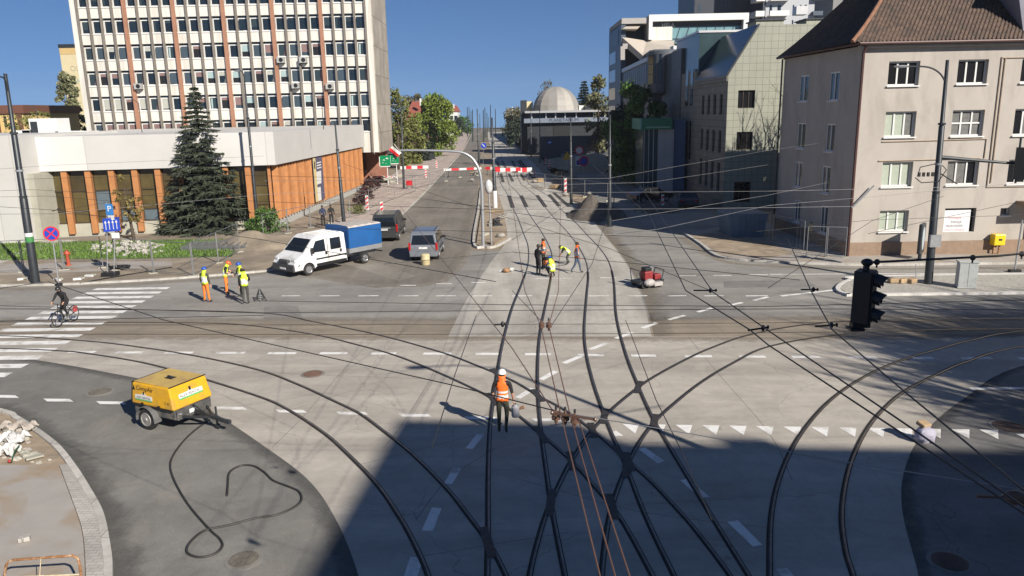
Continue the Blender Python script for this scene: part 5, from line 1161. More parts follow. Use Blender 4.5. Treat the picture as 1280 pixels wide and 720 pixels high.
# ------------------------------------------------------------------ overhead lines
g6 = lambda L_, z=6.0: [G(x, y, z) for x, y in L_]
for L_ in ([(631, 205), (640, 250), (656, 364), (676, 407), (700, 514), (750, 720), (775, 825)], [(702, 215), (698, 364), (686, 407), (712, 516), (769, 720), (795, 825)], [(500, 258), (640, 435), (690, 512), (723, 524), (787, 720), (815, 825)]):
    wire('contact_wire', 'copper coloured wire running along the middle tram tracks towards the viewer', g6(L_), .0065, M_copper, 'copper contact wires')
for L_ in ([(740, 205), (812, 270), (857, 363), (937, 412), (960, 431), (1122, 538), (1300, 655)], [(800, 232), (891, 365), (960, 413), (1145, 539), (1310, 655)], [(985, 300), (1014, 364), (1040, 412), (1130, 489), (1192, 540), (1330, 655)]):
    wire('contact_wire', 'black wire slanting down to the near right over the junction', g6(L_), .0095, M_wire, 'slanting black wires')
SP = [[(-40, 256, 6), (75, 263, 6), (330, 300, 6), (620, 352, 6)], [(-40, 214, 7), (60, 207, 7), (330, 195, 7)], [(-40, 240, 6.6), (40, 237, 6.6), (330, 252, 6.6), (640, 263, 6.6)], [(-40, 247, 6.4), (60, 245, 6.4), (340, 268, 6.4)],
 [(-40, 268, 6), (85, 267, 6), (300, 283, 6), (640, 290, 6), (930, 300, 6)], [(30, 224, 7), (250, 218, 7), (430, 222, 7)], [(75, 263, 6), (210, 240, 6.2), (320, 205, 6.6)], [(40, 270, 6), (330, 243, 6), (640, 232, 6), (812, 228, 6), (960, 206, 6)],
 [(330, 226, 6.6), (640, 224, 6.6), (760, 223, 6.6), (960, 188, 6.6), (1075, 172, 6.8)], [(690, 241, 6), (960, 239, 6), (1280, 232, 6)], [(620, 262, 6), (850, 261, 6), (1075, 258, 6)], [(765, 276, 6), (960, 244, 6), (1035, 228, 6)], [(700, 300, 6), (820, 287, 6), (960, 257, 6), (1090, 246, 6), (1300, 226, 6)],
 [(320, 376, 5.8), (640, 381, 5.8), (960, 383, 5.8), (1400, 372, 5.8)], [(-40, 381, 5.8), (320, 391, 5.8), (640, 388, 5.8), (1000, 386, 5.8), (1400, 388, 5.8)], [(-40, 402, 5.8), (160, 398, 5.8), (330, 394, 5.8)], [(-40, 366, 6), (60, 352, 6), (205, 400, 5.8), (320, 426, 5.8), (560, 480, 5.8), (700, 515, 5.9)],
 [(700, 515, 5.9), (880, 545, 5.9), (1060, 578, 5.9), (1330, 620, 5.9)], [(640, 363, 6), (680, 405, 5.9)], [(690, 406, 5.9), (740, 330, 6.2), (762, 262, 6.4)], [(1085, 292, 6.2), (1260, 255, 6.4), (1400, 230, 6.6)], [(940, 290, 6), (1088, 275, 6), (1300, 268, 6)], [(960, 360, 5.8), (1090, 276, 6.2), (1180, 245, 6.4)],
 [(782, 400, 5.8), (820, 500, 5.8), (850, 560, 5.8), (890, 650, 5.8)], [(595, 395, 6), (568, 470, 6), (540, 560, 6)], [(430, 205, 7), (600, 262, 6.2), (760, 310, 6), (890, 364, 5.9)], [(640, 300, 6), (735, 240, 6.4), (762, 205, 6.6)], [(480, 330, 6), (640, 315, 6), (800, 330, 6), (1000, 350, 6)]]
for i, L_ in enumerate(SP):
    wire('span_wire', 'thin grey wire strung across the junction between poles', [G(x, y, z) for x, y, z in L_], .0052 if i not in (0, 16) else .007, M_wsteel if (7 <= i <= 12 or i == 17) else M_wire, 'span wires')
M_ins = mat('insulator_brown', (.12, .07, .05), .35, var=.15)
def insul(c, label):
    t = thing('wire_insulator', label, 'insulator', c, 0, 'wire insulators'); a = MB()
    a.lathe(c, [(k_ * .5, z_ * .5) for k_, z_ in [(.012, -.16), (.03, -.12), (.04, -.06), (.085, -.05), (.09, 0), (.05, .01), (.05, .03), (.085, .04), (.085, .075), (.03, .09), (.02, .16)]], 14); a.build('bell', M_ins, t, smooth=True)
    a = MB(); a.cyl(c + Vector((0, 0, .078)), c + Vector((0, 0, .11)), .012, n=8); a.build('pin', M_dark, t); return t
for px, py in [(695, 521), (706.5, 522), (718.5, 525)]: insul(G(px, py, 5.95), 'brown bell insulator in the row of three above the crossing rails')
for px, py in [(677, 407), (686, 407)]: insul(G(px, py, 5.98), 'one of the pair of brown insulators above the cross street')
b0, b1 = G(690, 516, 6.0), G(744, 524.5, 6.0); a = MB(); a.bar(b0, b1, .014, .02); a.ell(b1, .018, .018, .022); a.ell(b0, .018, .018, .022); tag(a.build('crossarm', M_ins), 'short brown crossarm holding three insulators', 'crossarm')
for lb_, p0, p1 in [('black bar clamp near the foot of the hanging signal', (1019, 408), (1046, 406)), ('black bar clamp on the slanting wire before the concrete deck', (935, 413), (960, 409)), ('small bar clamp over the left dirt strip', (1001, 362), (1022, 362)), ('black bar clamp beside the red machine', (867, 363), (895, 363)), ('bar clamp in front of the white hall wing', (65, 264), (75, 261)), ('bar clamp above the centre of the cross street', (617, 406), (632, 405))]:
    A, B_ = G(*p0, 5.9), G(*p1, 5.9); a = MB(); a.bar(A, B_, .016, .022); a.ell(A.lerp(B_, .75), .03, .03, .045, 8, 6); a.ell(B_, .018, .018, .03, 8, 6); tag(a.build('wire_clamp', M_black), lb_ if 'left' not in lb_ else 'small bar clamp on a wire over the grey cross street', 'clamp', 'bar clamps')
c = G(1268, 622, 5.9); a = MB(); a.ell(c, .1, .05, .06); a.bar(c, c + Vector((.3, -.1, -.1)), .05, .05); a.bar(c + Vector((-.3, 0, .02)), c, .02, .02); tag(a.build('wire_clamp', M_ins), 'rusty wire fitting hanging over the shaded asphalt', 'clamp', 'bar clamps')

# ------------------------------------------------------------------ vehicles (x forward, y to the left)
M_tyre = mat('tyre', (.018, .018, .018), .85, var=.2); M_rim = mat('rim', (.30, .30, .31), .4, .6); M_cgl = glassmat('car_glass', (.01, .012, .014), .05); M_lamp = mat('headlamp', (.55, .56, .57), .12, spec=.7); M_tail = mat('tail_lamp', (.35, .01, .01), .2, spec=.6)
def arch(xc, r, n=8): return [(xc + r * math.cos(math.pi - math.pi * k / n), .33 + r * math.sin(math.pi * k / n)) for k in range(n + 1)]
def wheel(parent, x, y, r=.33, w_=.22, rim=M_rim):
    sgn = 1 if y > 0 else -1; a = MB()
    prof = [(r * .62, -w_ / 2), (r * .92, -w_ / 2), (r, -w_ / 2 + .03), (r, w_ / 2 - .03), (r * .92, w_ / 2), (r * .62, w_ / 2)]
    a.M = Matrix.Translation((x, y, r)) @ Matrix.Rotation(math.pi / 2, 4, 'X'); a.lathe((0, 0, 0), prof, 22); o = a.build('wheel', M_tyre, parent, True, True)
    b_ = MB(); b_.M = Matrix.Translation((x, y + sgn * (w_ / 2 + .004), r)) @ Matrix.Rotation(-sgn * math.pi / 2, 4, 'X')
    b_.lathe((0, 0, 0), [(r * .64, 0), (r * .6, .02), (r * .45, -.02), (r * .2, .0), (r * .16, .03), (.01, .03)], 20); b_.build('rim', rim, o, True, True)
class Car:
    def __init__(s, t, W, prof, belt, tum, m, bev=.04):
        s.t = t; s.W = W; s.belt = belt; s.tum = tum
        A = sum(prof[i - 1][0] * prof[i][1] - prof[i][0] * prof[i - 1][1] for i in range(len(prof)))
        if A < 0: prof = prof[::-1]
        k = len(prof); a = MB(); Lh = [(x, s.w(z), z) for x, z in prof]; Rh = [(x, -s.w(z), z) for x, z in prof]
        a.add(Lh + Rh, [tuple(range(k))[::-1], tuple(range(k, 2 * k))] + [(i, (i + 1) % k, k + (i + 1) % k, k + i) for i in range(k)])
        s.body = bevel(a.build('body', m, t, local=True), bev, 3)
    def w(s, z): return s.W / 2 - max(0, z - s.belt) * s.tum - max(0, .45 - z) * .12
    def side(s, name, pts, m, off=.008, par=None, th=.0, sides=(1, -1)):
        for g in sides:
            a = MB(); P = [Vector((x, g * (s.w(z) + off), z)) for x, z in pts]; a.extr(P, (0, -g * .02, 0)); a.build(name, m, par or s.t, local=True)
    def front(s, name, p0, p1, m, ins=.1, off=(.01, .01), par=None):
        (x0, z0), (x1, z1) = p0, p1; a = MB(); o = Vector((off[0], 0, off[1]))
        a.extr([Vector((x0, s.w(z0) - ins, z0)) + o, Vector((x1, s.w(z1) - ins, z1)) + o, Vector((x1, -s.w(z1) + ins, z1)) + o, Vector((x0, -s.w(z0) + ins, z0)) + o], o * -1.2); return a.build(name, m, par or s.t, local=True)
    def lamp(s, name, x, z, y, sz, m):
        for g in (1, -1): a = MB(); a.obox((x, g * y, z), sz); bevel(a.build(name, m, s.t, local=True), .02)
def heading(d): return math.atan2(d[1], d[0])
# crew-cab pickup
f_, r_ = G(386, 344.5), G(456, 329.5); d = (f_ - r_).normalized(); left = Vector((-d.y, d.x, 0)); WBt = (f_ - r_).length
tc_ = (f_ + r_) / 2 - left * .9
tk = thing('pickup_truck', 'white crew cab pickup with a blue tarpaulin box turning towards the junction', 'truck', (tc_.x, tc_.y, .02), heading(d))
hw = min(2.1, WBt / 2); fx = hw
prof = [(fx + .95, .38), (fx + .98, .75), (fx + .80, 1.05), (fx + .30, 1.28), (fx - .45, 2.02), (fx - .75, 2.17), (fx - 2.55, 2.2), (fx - 2.75, 2.1), (fx - 2.8, .45), (fx - .50, .42)] + arch(fx, .42)[0:] + [(fx + .45, .38)]
cr = Car(tk, 2.0, prof, 1.15, .13, mat('van_white', (.70, .70, .69), .35, var=.05, scale=2, coat=.3, stain=(.5, .48, .44), stscale=1.2))
cr.side('side_window', [(fx - .25, 1.28), (fx - .62, 1.88), (fx - 1.25, 1.93), (fx - 1.25, 1.25)], M_cgl); cr.side('side_window', [(fx - 1.65, 1.27), (fx - 1.65, 1.92), (fx - 2.4, 1.92), (fx - 2.4, 1.27)], M_cgl)
cr.front('windscreen', (fx + .24, 1.36), (fx - .42, 2.0), M_cgl, .12); cr.side('door_seam', [(fx - 1.43, .5), (fx - 1.43, 2.0), (fx - 1.46, 2.0), (fx - 1.46, .5)], M_dark, .003)
cr.side('door_handle', [(fx - 1.22, 1.05), (fx - 1.22, 1.22), (fx - 1.35, 1.22), (fx - 1.35, 1.05)], M_black, .02); cr.side('door_handle', [(fx - 2.3, 1.05), (fx - 2.3, 1.22), (fx - 2.42, 1.22), (fx - 2.42, 1.05)], M_black, .02)
a = MB(); a.box(fx + .5, fx + 1.06, -.98, .98, .32, .74); a.box(fx + .8, fx + 1.04, -.42, .42, .74, .98); bevel(a.build('bumper', mat('bumper_grey', (.05, .05, .052), .7), tk, local=True), .05)
a = MB(); a.box(fx + 1.055, fx + 1.08, -.26, .26, .44, .55); a.build('number_plate', M_white, tk, local=True)
cr.lamp('headlight', fx + .78, .92, .78, (.25, .3, .22), M_lamp); cr.side('sill_trim', [(fx - .55, .42), (fx - .55, .60), (fx - 2.75, .60), (fx - 2.75, .42)], M_black, .012)
for g in (1, -1):
    a = MB(); a.obox((fx - .22, g * 1.14, 1.4), (.12, .2, .34)); bevel(a.build('wing_mirror', M_black, tk, local=True), .03)
a = MB(); a.box(fx + .84, fx + .93, -.5, .5, .78, .93); a.build('grille', M_black, tk, local=True)
for y in (-.5, 0, .5): a = MB(); a.box(fx - 2.5, fx - .85, y - .02, y + .02, 2.19, 2.215); a.build('roof_rib', cr.body.data.materials[0], tk, local=True)
cr.side('side_moulding', [(fx - .55, .82), (fx - .55, .9), (fx - 2.75, .9), (fx - 2.75, .82)], M_black, .014)
bx0, bx1 = fx - 2.95, -hw - 1.35
a = MB(); a.box(bx1, bx0, -1.05, 1.05, .82, 1.12); a.box(bx1 - .02, bx0 - .1, -.4, .4, .5, .81); a.build('flatbed', M_galv, tk, local=True)
a = MB(); n = 9
vs = []; fs = []
ring = [(-1.06, 1.10), (-1.07, 1.6), (-1.06, 2.34), (-.98, 2.42), (0, 2.47), (.98, 2.42), (1.06, 2.34), (1.07, 1.6), (1.06, 1.10)]
for i in range(n + 1):
    x = bx0 + (bx1 - bx0) * i / n; sg = .03 * math.cos(i * math.pi)
    vs += [(x, y * (1 + .008 * math.cos(i * math.pi)), z + (sg if z > 2.4 else 0)) for y, z in ring]
k = len(ring)
for i in range(n):
    for j in range(k - 1): fs.append((i * k + j, i * k + j + 1, (i + 1) * k + j + 1, (i + 1) * k + j))
fs += [tuple(range(k)), tuple(n * k + j for j in range(k))][:2]
a.add(vs, fs); 
for i, f in enumerate(a.f):
    zc = sum(a.v[q].z for q in f) / len(f)
    if zc > 2.36 and len(f) == 4: a.m[i] = 1
a.build('tarpaulin', [mat('tarp_blue', (.012, .085, .26), .5, var=.12, scale=1.5, bump=.15, bscale=4), mat('tarp_roof', (.42, .38, .34), .7, var=.1)], tk, smooth=True, local=True)
a = MB(); a.box(bx1 - .05, bx1, -1.0, 1.0, .55, .62); a.build('underrun_bar', M_dark, tk, local=True)
for x in (fx, -hw): 
    for y in (.86, -.86): wheel(tk, x, y, .34, .23)
# dark people carrier seen from behind
def van(name, label, loc, rz, L_, W, H_, m, plate=True):
    t = thing(name, label, 'van', loc, rz); h = L_ / 2
    prof = [(-h, .35), (-h - .02, .9), (-h + .12, H_ * .93), (-h + .35, H_), (h - 2.0, H_), (h - 1.55, H_ * .96), (h - .75, H_ * .60), (h - .15, H_ * .50), (h, .75), (h - .03, .35), (h - .42, .33)] + arch(h - .85, .36)[::-1] + [(h - 1.3, .30), (-h + 1.25, .30)] + arch(-h + .8, .36)[::-1]
    c = Car(t, W, prof, H_ * .56, .22, m)
    c.side('side_window', [(h - 1.0, H_ * .59), (h - 1.62, H_ * .90), (-h + 1.95, H_ * .92), (-h + 1.95, H_ * .58)], M_cgl); c.side('side_window', [(-h + 1.85, H_ * .58), (-h + 1.85, H_ * .92), (-h + .42, H_ * .91), (-h + .3, H_ * .58)], M_cgl)
    c.front('rear_window', (-h + .02, H_ * .58), (-h + .115, H_ * .90), M_cgl, .14, (-.014, 0)); c.front('windscreen', (h - .82, H_ * .63), (h - 1.5, H_ * .94), M_cgl, .1)
    c.lamp('tail_light', -h + .02, H_ * .52, W / 2 - .06, (.12, .14, H_ * .26), M_tail); c.lamp('headlight', h - .12, .7, W / 2 - .22, (.18, .3, .16), M_lamp)
    a = MB(); a.box(-h - .06, -h + .2, -W / 2 + .05, W / 2 - .05, .32, .58); bevel(a.build('bumper', m, t, local=True), .04)
    a = MB(); a.box(-h - .035, -h - .015, -.26, .26, H_ * .44, H_ * .44 + .12); a.build('number_plate', M_white, t, local=True)
    for xs in (h - 1.72, -h + 1.9, -h + .95): c.side('door_seam', [(xs, .5), (xs, H_ * .56), (xs - .025, H_ * .56), (xs - .025, .5)], M_black, .003)
    c.side('side_moulding', [(h - 1.3, .62), (h - 1.3, .72), (-h + 1.25, .72), (-h + 1.25, .62)], M_black, .014)
    for g in (1, -1): a = MB(); a.tube([(-h + .5, g * (W / 2 - .22), H_ + .05), (h - 2.1, g * (W / 2 - .22), H_ + .05)], .022, 6); a.build('roof_rail', M_dark, t, local=True)
    a = MB(); a.bar((-h - .02, -.05, H_ * .60), (-h + .05, .4, H_ * .72), .025, .02); a.build('rear_wiper', M_black, t, local=True)
    a = MB(); a.box(-h - .035, -h - .01, -.45, .45, H_ * .51, H_ * .535); a.build('tailgate_trim', M_galv, t, local=True)
    for g in (1, -1): a = MB(); a.obox((h - 1.1, g * (W / 2 + .09), H_ * .58), (.12, .2, .16)); bevel(a.build('wing_mirror', M_black, t, local=True), .03)
    for x in (h - .85, -h + .8):
        for y in (W / 2 - .12, -W / 2 + .12): wheel(t, x, y, .33, .22)
    return t
p = G(497, 303); van('people_carrier', 'dark grey van stopped behind the blue tarpaulin box', (p.x - .95, p.y + 2.5, .012), rad(91), 4.9, 1.92, 1.95, mat('van_charcoal', (.035, .036, .036), .3, var=.1, coat=.4))
p0, p1 = G(511, 327), G(546, 328); p = (p0 + p1) / 2; van('small_van', 'silver grey compact van seen from behind on the dusty carriageway', (p.x + .1, p.y + 2.2, .012), rad(89), 4.4, 1.78, 1.82, mat('van_silver', (.20, .215, .24), .3, .3, var=.05, coat=.4))
def saloon(label, loc, rz, m, L_=4.3):
    t = thing('parked_car', label, 'car', loc, rz); h = L_ / 2
    prof = [(-h, .38), (-h - .02, .85), (-h + .5, .98), (-h + 1.15, 1.42), (.35, 1.45), (1.15, .98), (h - .12, .80), (h, .55), (h - .03, .35), (h - .4, .32)] + arch(h - .82, .35)[::-1] + [(h - 1.25, .28), (-h + 1.2, .28)] + arch(-h + .78, .35)[::-1]
    c = Car(t, 1.76, prof, .92, .34, m)
    c.side('side_window', [(.95, 1.0), (.32, 1.38), (-.45, 1.38), (-.45, .98)], M_cgl); c.side('side_window', [(-.55, .98), (-.55, 1.38), (-h + 1.2, 1.36), (-h + .75, 1.02)], M_cgl)
    c.front('windscreen', (1.08, 1.02), (.42, 1.42), M_cgl); c.front('rear_window', (-h + .58, 1.03), (-h + 1.1, 1.38), M_cgl, .1, (-.01, .01))
    c.lamp('tail_light', -h + .03, .78, .66, (.1, .3, .16), M_tail); c.lamp('headlight', h - .08, .68, .62, (.16, .3, .14), M_lamp)
    for x in (h - .82, -h + .78):
        for y in (.77, -.77): wheel(t, x, y, .32, .2)
    return t
p = G(783, 212.5); saloon('white car parked beyond the dark road works by the sandy mound', (p.x, p.y, .01), rad(-8), mat('car_white', (.6, .6, .6), .3, coat=.4))
p = G(815, 254); saloon('black car standing in the shade before the pale annex', (p.x, p.y + 1, .012), rad(25), mat('car_black', (.012, .012, .014), .3, coat=.4))
p = G(845, 262); saloon('dark blue car in the shade beside the grey offices', (p.x + 1.5, p.y + 2, .012), rad(80), mat('car_navy', (.02, .03, .05), .3, coat=.4))
p = G(686, 160); saloon('pale grey car parked under the planetarium sign band', (p.x * .55, 152.5 - 6, .01), rad(10), mat('car_silver', (.2, .23, .26), .3, coat=.4))

# ------------------------------------------------------------------ yellow compressor trailer
ct = [G(172, 473, 1.40), G(207, 463, 1.40), G(254, 471, 1.40), G(217, 482, 1.40)]
ax = (ct[3] - ct[0]).normalized(); cc = sum(ct, Vector()) / 4; rz = heading(ax)
cp = thing('compressor', 'yellow towable compressor with a dusty lid standing on the asphalt corner', 'compressor', (cc.x, cc.y, .006), rz)
CL, CW = 1.78, 1.42
M_yelp = mat('machine_yellow', (.62, .33, .012), .4, var=.06, scale=3, coat=.2, stain=(.44, .25, .045), stscale=2.2); M_yeld = mat('machine_lid', (.47, .33, .10), .7, var=.12, scale=3, stain=(.36, .24, .10), stscale=2)
h = CL / 2; a = MB()
sec = [(-h - .02, .72), (-h, .80), (-h + .04, 1.36), (h - .28, 1.38), (h - .02, .82), (h, .72)]
sec = [(-h, .72), (-h + .06, 1.36), (h - .16, 1.38), (h, .72)]
k = len(sec); a.add([(x, CW / 2 - (.05 if z > 1 else 0), z) for x, z in sec] + [(x, -CW / 2 + (.05 if z > 1 else 0), z) for x, z in sec], [tuple(range(k)), tuple(range(2 * k - 1, k - 1, -1))] + [(i, k + i, k + (i + 1) % k, (i + 1) % k) for i in range(k)])
bevel(a.build('canopy', M_yelp, cp, local=True), .05, 3)
a = MB(); a.box(-h + .1, h - .2, -CW / 2 + .09, CW / 2 - .09, 1.375, 1.395); bevel(a.build('lid', M_yeld, cp, local=True), .01)
a = MB(); a.box(-.12, .16, -.1, .1, 1.396, 1.41); a.build('lid_vent', M_black, cp, local=True)
a = MB(); a.tube([(-h + .07, -CW / 2 + .06, 1.37), (-h + .07, CW / 2 - .06, 1.37)], .025, 6); a.tube([(h - .16, -CW / 2 + .06, 1.39), (h - .16, CW / 2 - .06, 1.39)], .018, 6); a.tube([(-h - .0, -CW / 2 + .02, .75), (-h + .06, -CW / 2 + .07, 1.36)], .022, 6); a.build('seal', M_black, cp, local=True)
a = MB(); a.box(-h + .03, h - .05, -CW / 2 + .06, CW / 2 - .06, .42, .715); a.box(h - .1, h + .02, -CW / 2 + .1, CW / 2 - .1, .40, .69); bevel(a.build('chassis', mat('chassis_grey', (.07, .07, .068), .7, var=.4, scale=5, stain=(.17, .15, .12), stscale=2.5), cp, local=True), .02)
for g in (1, -1):
    wheel(cp, -.22, g * (CW / 2 - .0), .33, .18, mat('rim_dusty', (.28, .27, .25), .6, .3))
    a = MB(); vs = []; n = 10
    for j in range(n + 1):
        t = math.pi * (1.05 - 1.1 * j / n); vs += [(-.22 + .40 * math.cos(t), g * (CW / 2 - .12), .33 + .40 * math.sin(t)), (-.22 + .40 * math.cos(t), g * (CW / 2 + .13), .33 + .40 * math.sin(t))]
    a.add(vs, [(2 * j, 2 * j + 1, 2 * j + 3, 2 * j + 2) for j in range(n)]); o = a.build('mudguard', mat('mudguard', (.10, .10, .10), .7, var=.2), cp, local=True); s_ = o.modifiers.new('s', 'SOLIDIFY'); s_.thickness = .02
a = MB(); a.bar((h - .05, .0, .5), (h + 1.25, 0, .38), .09, .09); a.bar((h, .45, .48), (h + .7, .05, .43), .06, .06); a.bar((h, -.45, .48), (h + .7, -.05, .43), .06, .06); a.obox((h + 1.32, 0, .38), (.2, .1, .1)); a.build('tow_bar', M_dark, cp, local=True)
a = MB(); a.cyl((h + .75, .12, .7), (h + .75, .12, .1), .03, n=8); a.cyl((h + .75, .1, .09), (h + .75, .16, .09), .085, n=12); a.bar((h + .1, -.1, .75), (h + .55, -.02, .45), .03, .03); a.build('jockey_wheel', M_dark, cp, local=True)
a = MB(); a.box(h + .022, h + .035, -.2, .0, .5, .62); a.build('number_plate', M_white, cp, local=True)
a = MB(); a.lathe((h + .03, -CW / 2 + .18, .6), [(.06, -.02), (.06, .02)], 10); a.build('hose_port', M_galv, cp, local=True)
# lettering on the long side (facing -y) and the nose
Mx = WM[cp]; Lx = (Mx.to_3x3() @ Vector((1, 0, 0))); Ly = (Mx.to_3x3() @ Vector((0, 1, 0)))
sl_ = Vector((0, .05, .6)).normalized(); upS = (Mx.to_3x3() @ Vector((0, .062, .64)).normalized()); nup = (Mx.to_3x3() @ Vector((-.16, 0, .66)).normalized())
def on_side(x, z): return Mx @ Vector((x, -CW / 2 + .05 * (z - .72) / .64 - .006, z))
def on_nose(y, z): return Mx @ Vector((h - .16 * (z - .72) / .66 + .008, y, z))
for x in (-.45, .25): a = MB(); a.extr([on_side(x, .735), on_side(x + .09, .735), on_side(x + .09, .80), on_side(x, .80)], -Ly * .03); a.build('latch', M_black, cp)
a = MB(); a.tube([(-.1, 0, 1.39), (-.08, 0, 1.45), (.08, 0, 1.45), (.1, 0, 1.39)], .018, 6); a.build('lifting_eye', M_dark, cp, local=True)
for g in (1, -1): a = MB(); a.bar((-h + .1, g * (CW / 2 - .03), .70), (h - .1, g * (CW / 2 - .03), .70), .05, .05); a.build('side_rail', M_black, cp, local=True)
M_lgr = mat('label_green', (.10, .38, .10), .5)
lettering('CompAir', .19, M_black, cp, on_side(-.66, 1.16), Lx, upS, extrude=.002)
a = MB(); a.extr([on_side(-.80, 1.15), on_side(-.70, 1.15), on_side(-.75, 1.29)], -Ly * .006); a.build('emblem', M_black, cp)
a = MB(); a.extr([on_side(-.70, .90), on_side(.02, .90), on_side(.02, 1.02), on_side(-.24, 1.03), on_side(-.34, 1.13), on_side(-.44, 1.03), on_side(-.70, 1.02)], -Ly * .006); st1 = a.build('sticker', M_white, cp)
a = MB(); a.extr([on_side(-.70, .86), on_side(.02, .86), on_side(.02, .897), on_side(-.70, .897)], -Ly * .006); a.build('stripe', M_lgr, st1)
a = MB(); a.extr([on_side(-.37, 1.05) - Ly * .008, on_side(-.29, 1.05) - Ly * .008, on_side(-.31, 1.14) - Ly * .008, on_side(-.35, 1.14) - Ly * .008], -Ly * .004); a.build('mark', M_black, st1)
lettering('ALEX RENTAL', .095, M_dark, cp, on_side(-.64, .92) - Ly * .009, Lx, upS, extrude=.001)
lettering('C 42', .11, M_black, cp, on_side(.52, .88), Lx, upS, extrude=.001)
a = MB(); a.extr([on_nose(-.42, 1.0), on_nose(.42, 1.0), on_nose(.42, 1.12), on_nose(.08, 1.13), on_nose(0, 1.22), on_nose(-.08, 1.13), on_nose(-.42, 1.12)], Lx * .006); st2 = a.build('sticker', M_white, cp)
a = MB(); a.extr([on_nose(-.42, .955), on_nose(.42, .955), on_nose(.42, .997), on_nose(-.42, .997)], Lx * .006); a.build('stripe', M_lgr, st2)
a = MB(); a.extr([on_nose(-.04, 1.14) + Lx * .008, on_nose(.04, 1.14) + Lx * .008, on_nose(.03, 1.25) + Lx * .008, on_nose(-.03, 1.25) + Lx * .008], Lx * .004); a.build('mark', M_black, st2)
lettering('ALEX RENTAL', .115, M_dark, cp, on_nose(-.39, 1.02) + Lx * .009, Ly, nup, extrude=.001)
# air hose snaking from it
hp = spline([G(x, y, 0) + Vector((0, 0, .03)) for x, y in [(262, 526), (245, 538), (230, 552), (217, 570), (213, 585), (220, 606), (237, 634), (262, 663), (275, 675), (278, 685), (268, 694), (250, 698), (236, 694), (234, 686), (243, 674), (258, 664), (290, 657), (320, 649), (345, 645), (365, 637), (377, 627), (374, 616), (362, 610), (342, 602), (331, 592), (318, 584), (303, 583), (291, 588), (286, 595), (285, 607), (284, 621)]], 8)
a = MB(); a.tube(hp, .026, 8); tag(a.build('air_hose', mat('hose_black', (.03, .028, .026), .6, var=.3), smooth=True), 'black rubber air hose looping over the asphalt from the yellow compressor', 'hose')
# ------------------------------------------------------------------ people
M_skin = mat('skin', (.50, .28, .19), .6, var=.06); M_hiy = mat('vest_yellow', (.62, .80, .05), .6, var=.08, scale=8); M_hio = mat('vest_orange', (.85, .16, .02), .6, var=.08, scale=8)
M_refl = mat('reflective', (.60, .62, .62), .4, var=.05); M_otr = mat('trousers_orange', (.80, .20, .03), .75, var=.12, scale=8); M_gtr = mat('trousers_grey', (.055, .055, .05), .85, var=.2, scale=9)
M_olive = mat('trousers_olive', (.05, .05, .032), .85, var=.2, scale=9); M_jean = mat('jeans', (.06, .085, .13), .85, var=.15, scale=9); M_bl = mat('cloth_black', (.013, .013, .014), .85, var=.25, scale=9); M_navyc = mat('cloth_navy', (.02, .03, .07), .85, var=.2, scale=9)
M_hair = mat('hair_dark', (.03, .02, .014), .8, var=.3, scale=30); M_shoe = mat('shoe', (.03, .025, .02), .7, var=.2)
M_helb = mat('helmet_blue', (.02, .08, .38), .35, var=.05); M_helw = mat('helmet_white', (.75, .75, .72), .35, var=.04); M_helo = mat('helmet_orange', (.75, .12, .03), .35, var=.05); M_helk = mat('helmet_black', (.02, .02, .022), .4)
STAND = dict(pel=(0, 0, .95), wai=(0, .0, 1.10), che=(0, .01, 1.32), nec=(0, .0, 1.49), hea=(0, .03, 1.62), top=(0, .02, 1.73),
             shl=(-.19, 0, 1.42), ell=(-.245, -.02, 1.14), wrl=(-.25, .06, .90), hal=(-.245, .09, .82), shr=(.19, 0, 1.42), elr=(.245, -.02, 1.14), wrr=(.25, .06, .90), har=(.245, .09, .82),
             hil=(-.095, 0, .90), knl=(-.105, .02, .49), anl=(-.11, -.01, .09), tol=(-.13, .15, .035), hir=(.095, 0, .90), knr=(.105, .02, .49), anr=(.11, -.01, .09), tor=(.13, .15, .035))
BONES = [('pel', 'wai', 't'), ('wai', 'che', 'j'), ('che', 'nec', 'j'), ('nec', 'hea', 's'), ('hea', 'top', 's'), ('che', 'shl', 'j'), ('shl', 'ell', 'a'), ('ell', 'wrl', 'f'), ('wrl', 'hal', 's'), ('che', 'shr', 'j'), ('shr', 'elr', 'a'), ('elr', 'wrr', 'f'), ('wrr', 'har', 's'),
         ('pel', 'hil', 't'), ('hil', 'knl', 't'), ('knl', 'anl', 't'), ('anl', 'tol', 'b'), ('pel', 'hir', 't'), ('hir', 'knr', 't'), ('knr', 'anr', 't'), ('anr', 'tor', 'b')]
RAD = dict(pel=(.155, .125), wai=(.145, .11), che=(.165, .125), nec=(.062, .065), hea=(.085, .10), top=(.06, .075), shl=.072, shr=.072, ell=.047, elr=.047, wrl=.03, wrr=.03, hal=(.036, .022), har=(.036, .022), hil=.098, hir=.098, knl=.066, knr=.066, anl=.044, anr=.044, tol=(.045, .03), tor=(.045, .03))
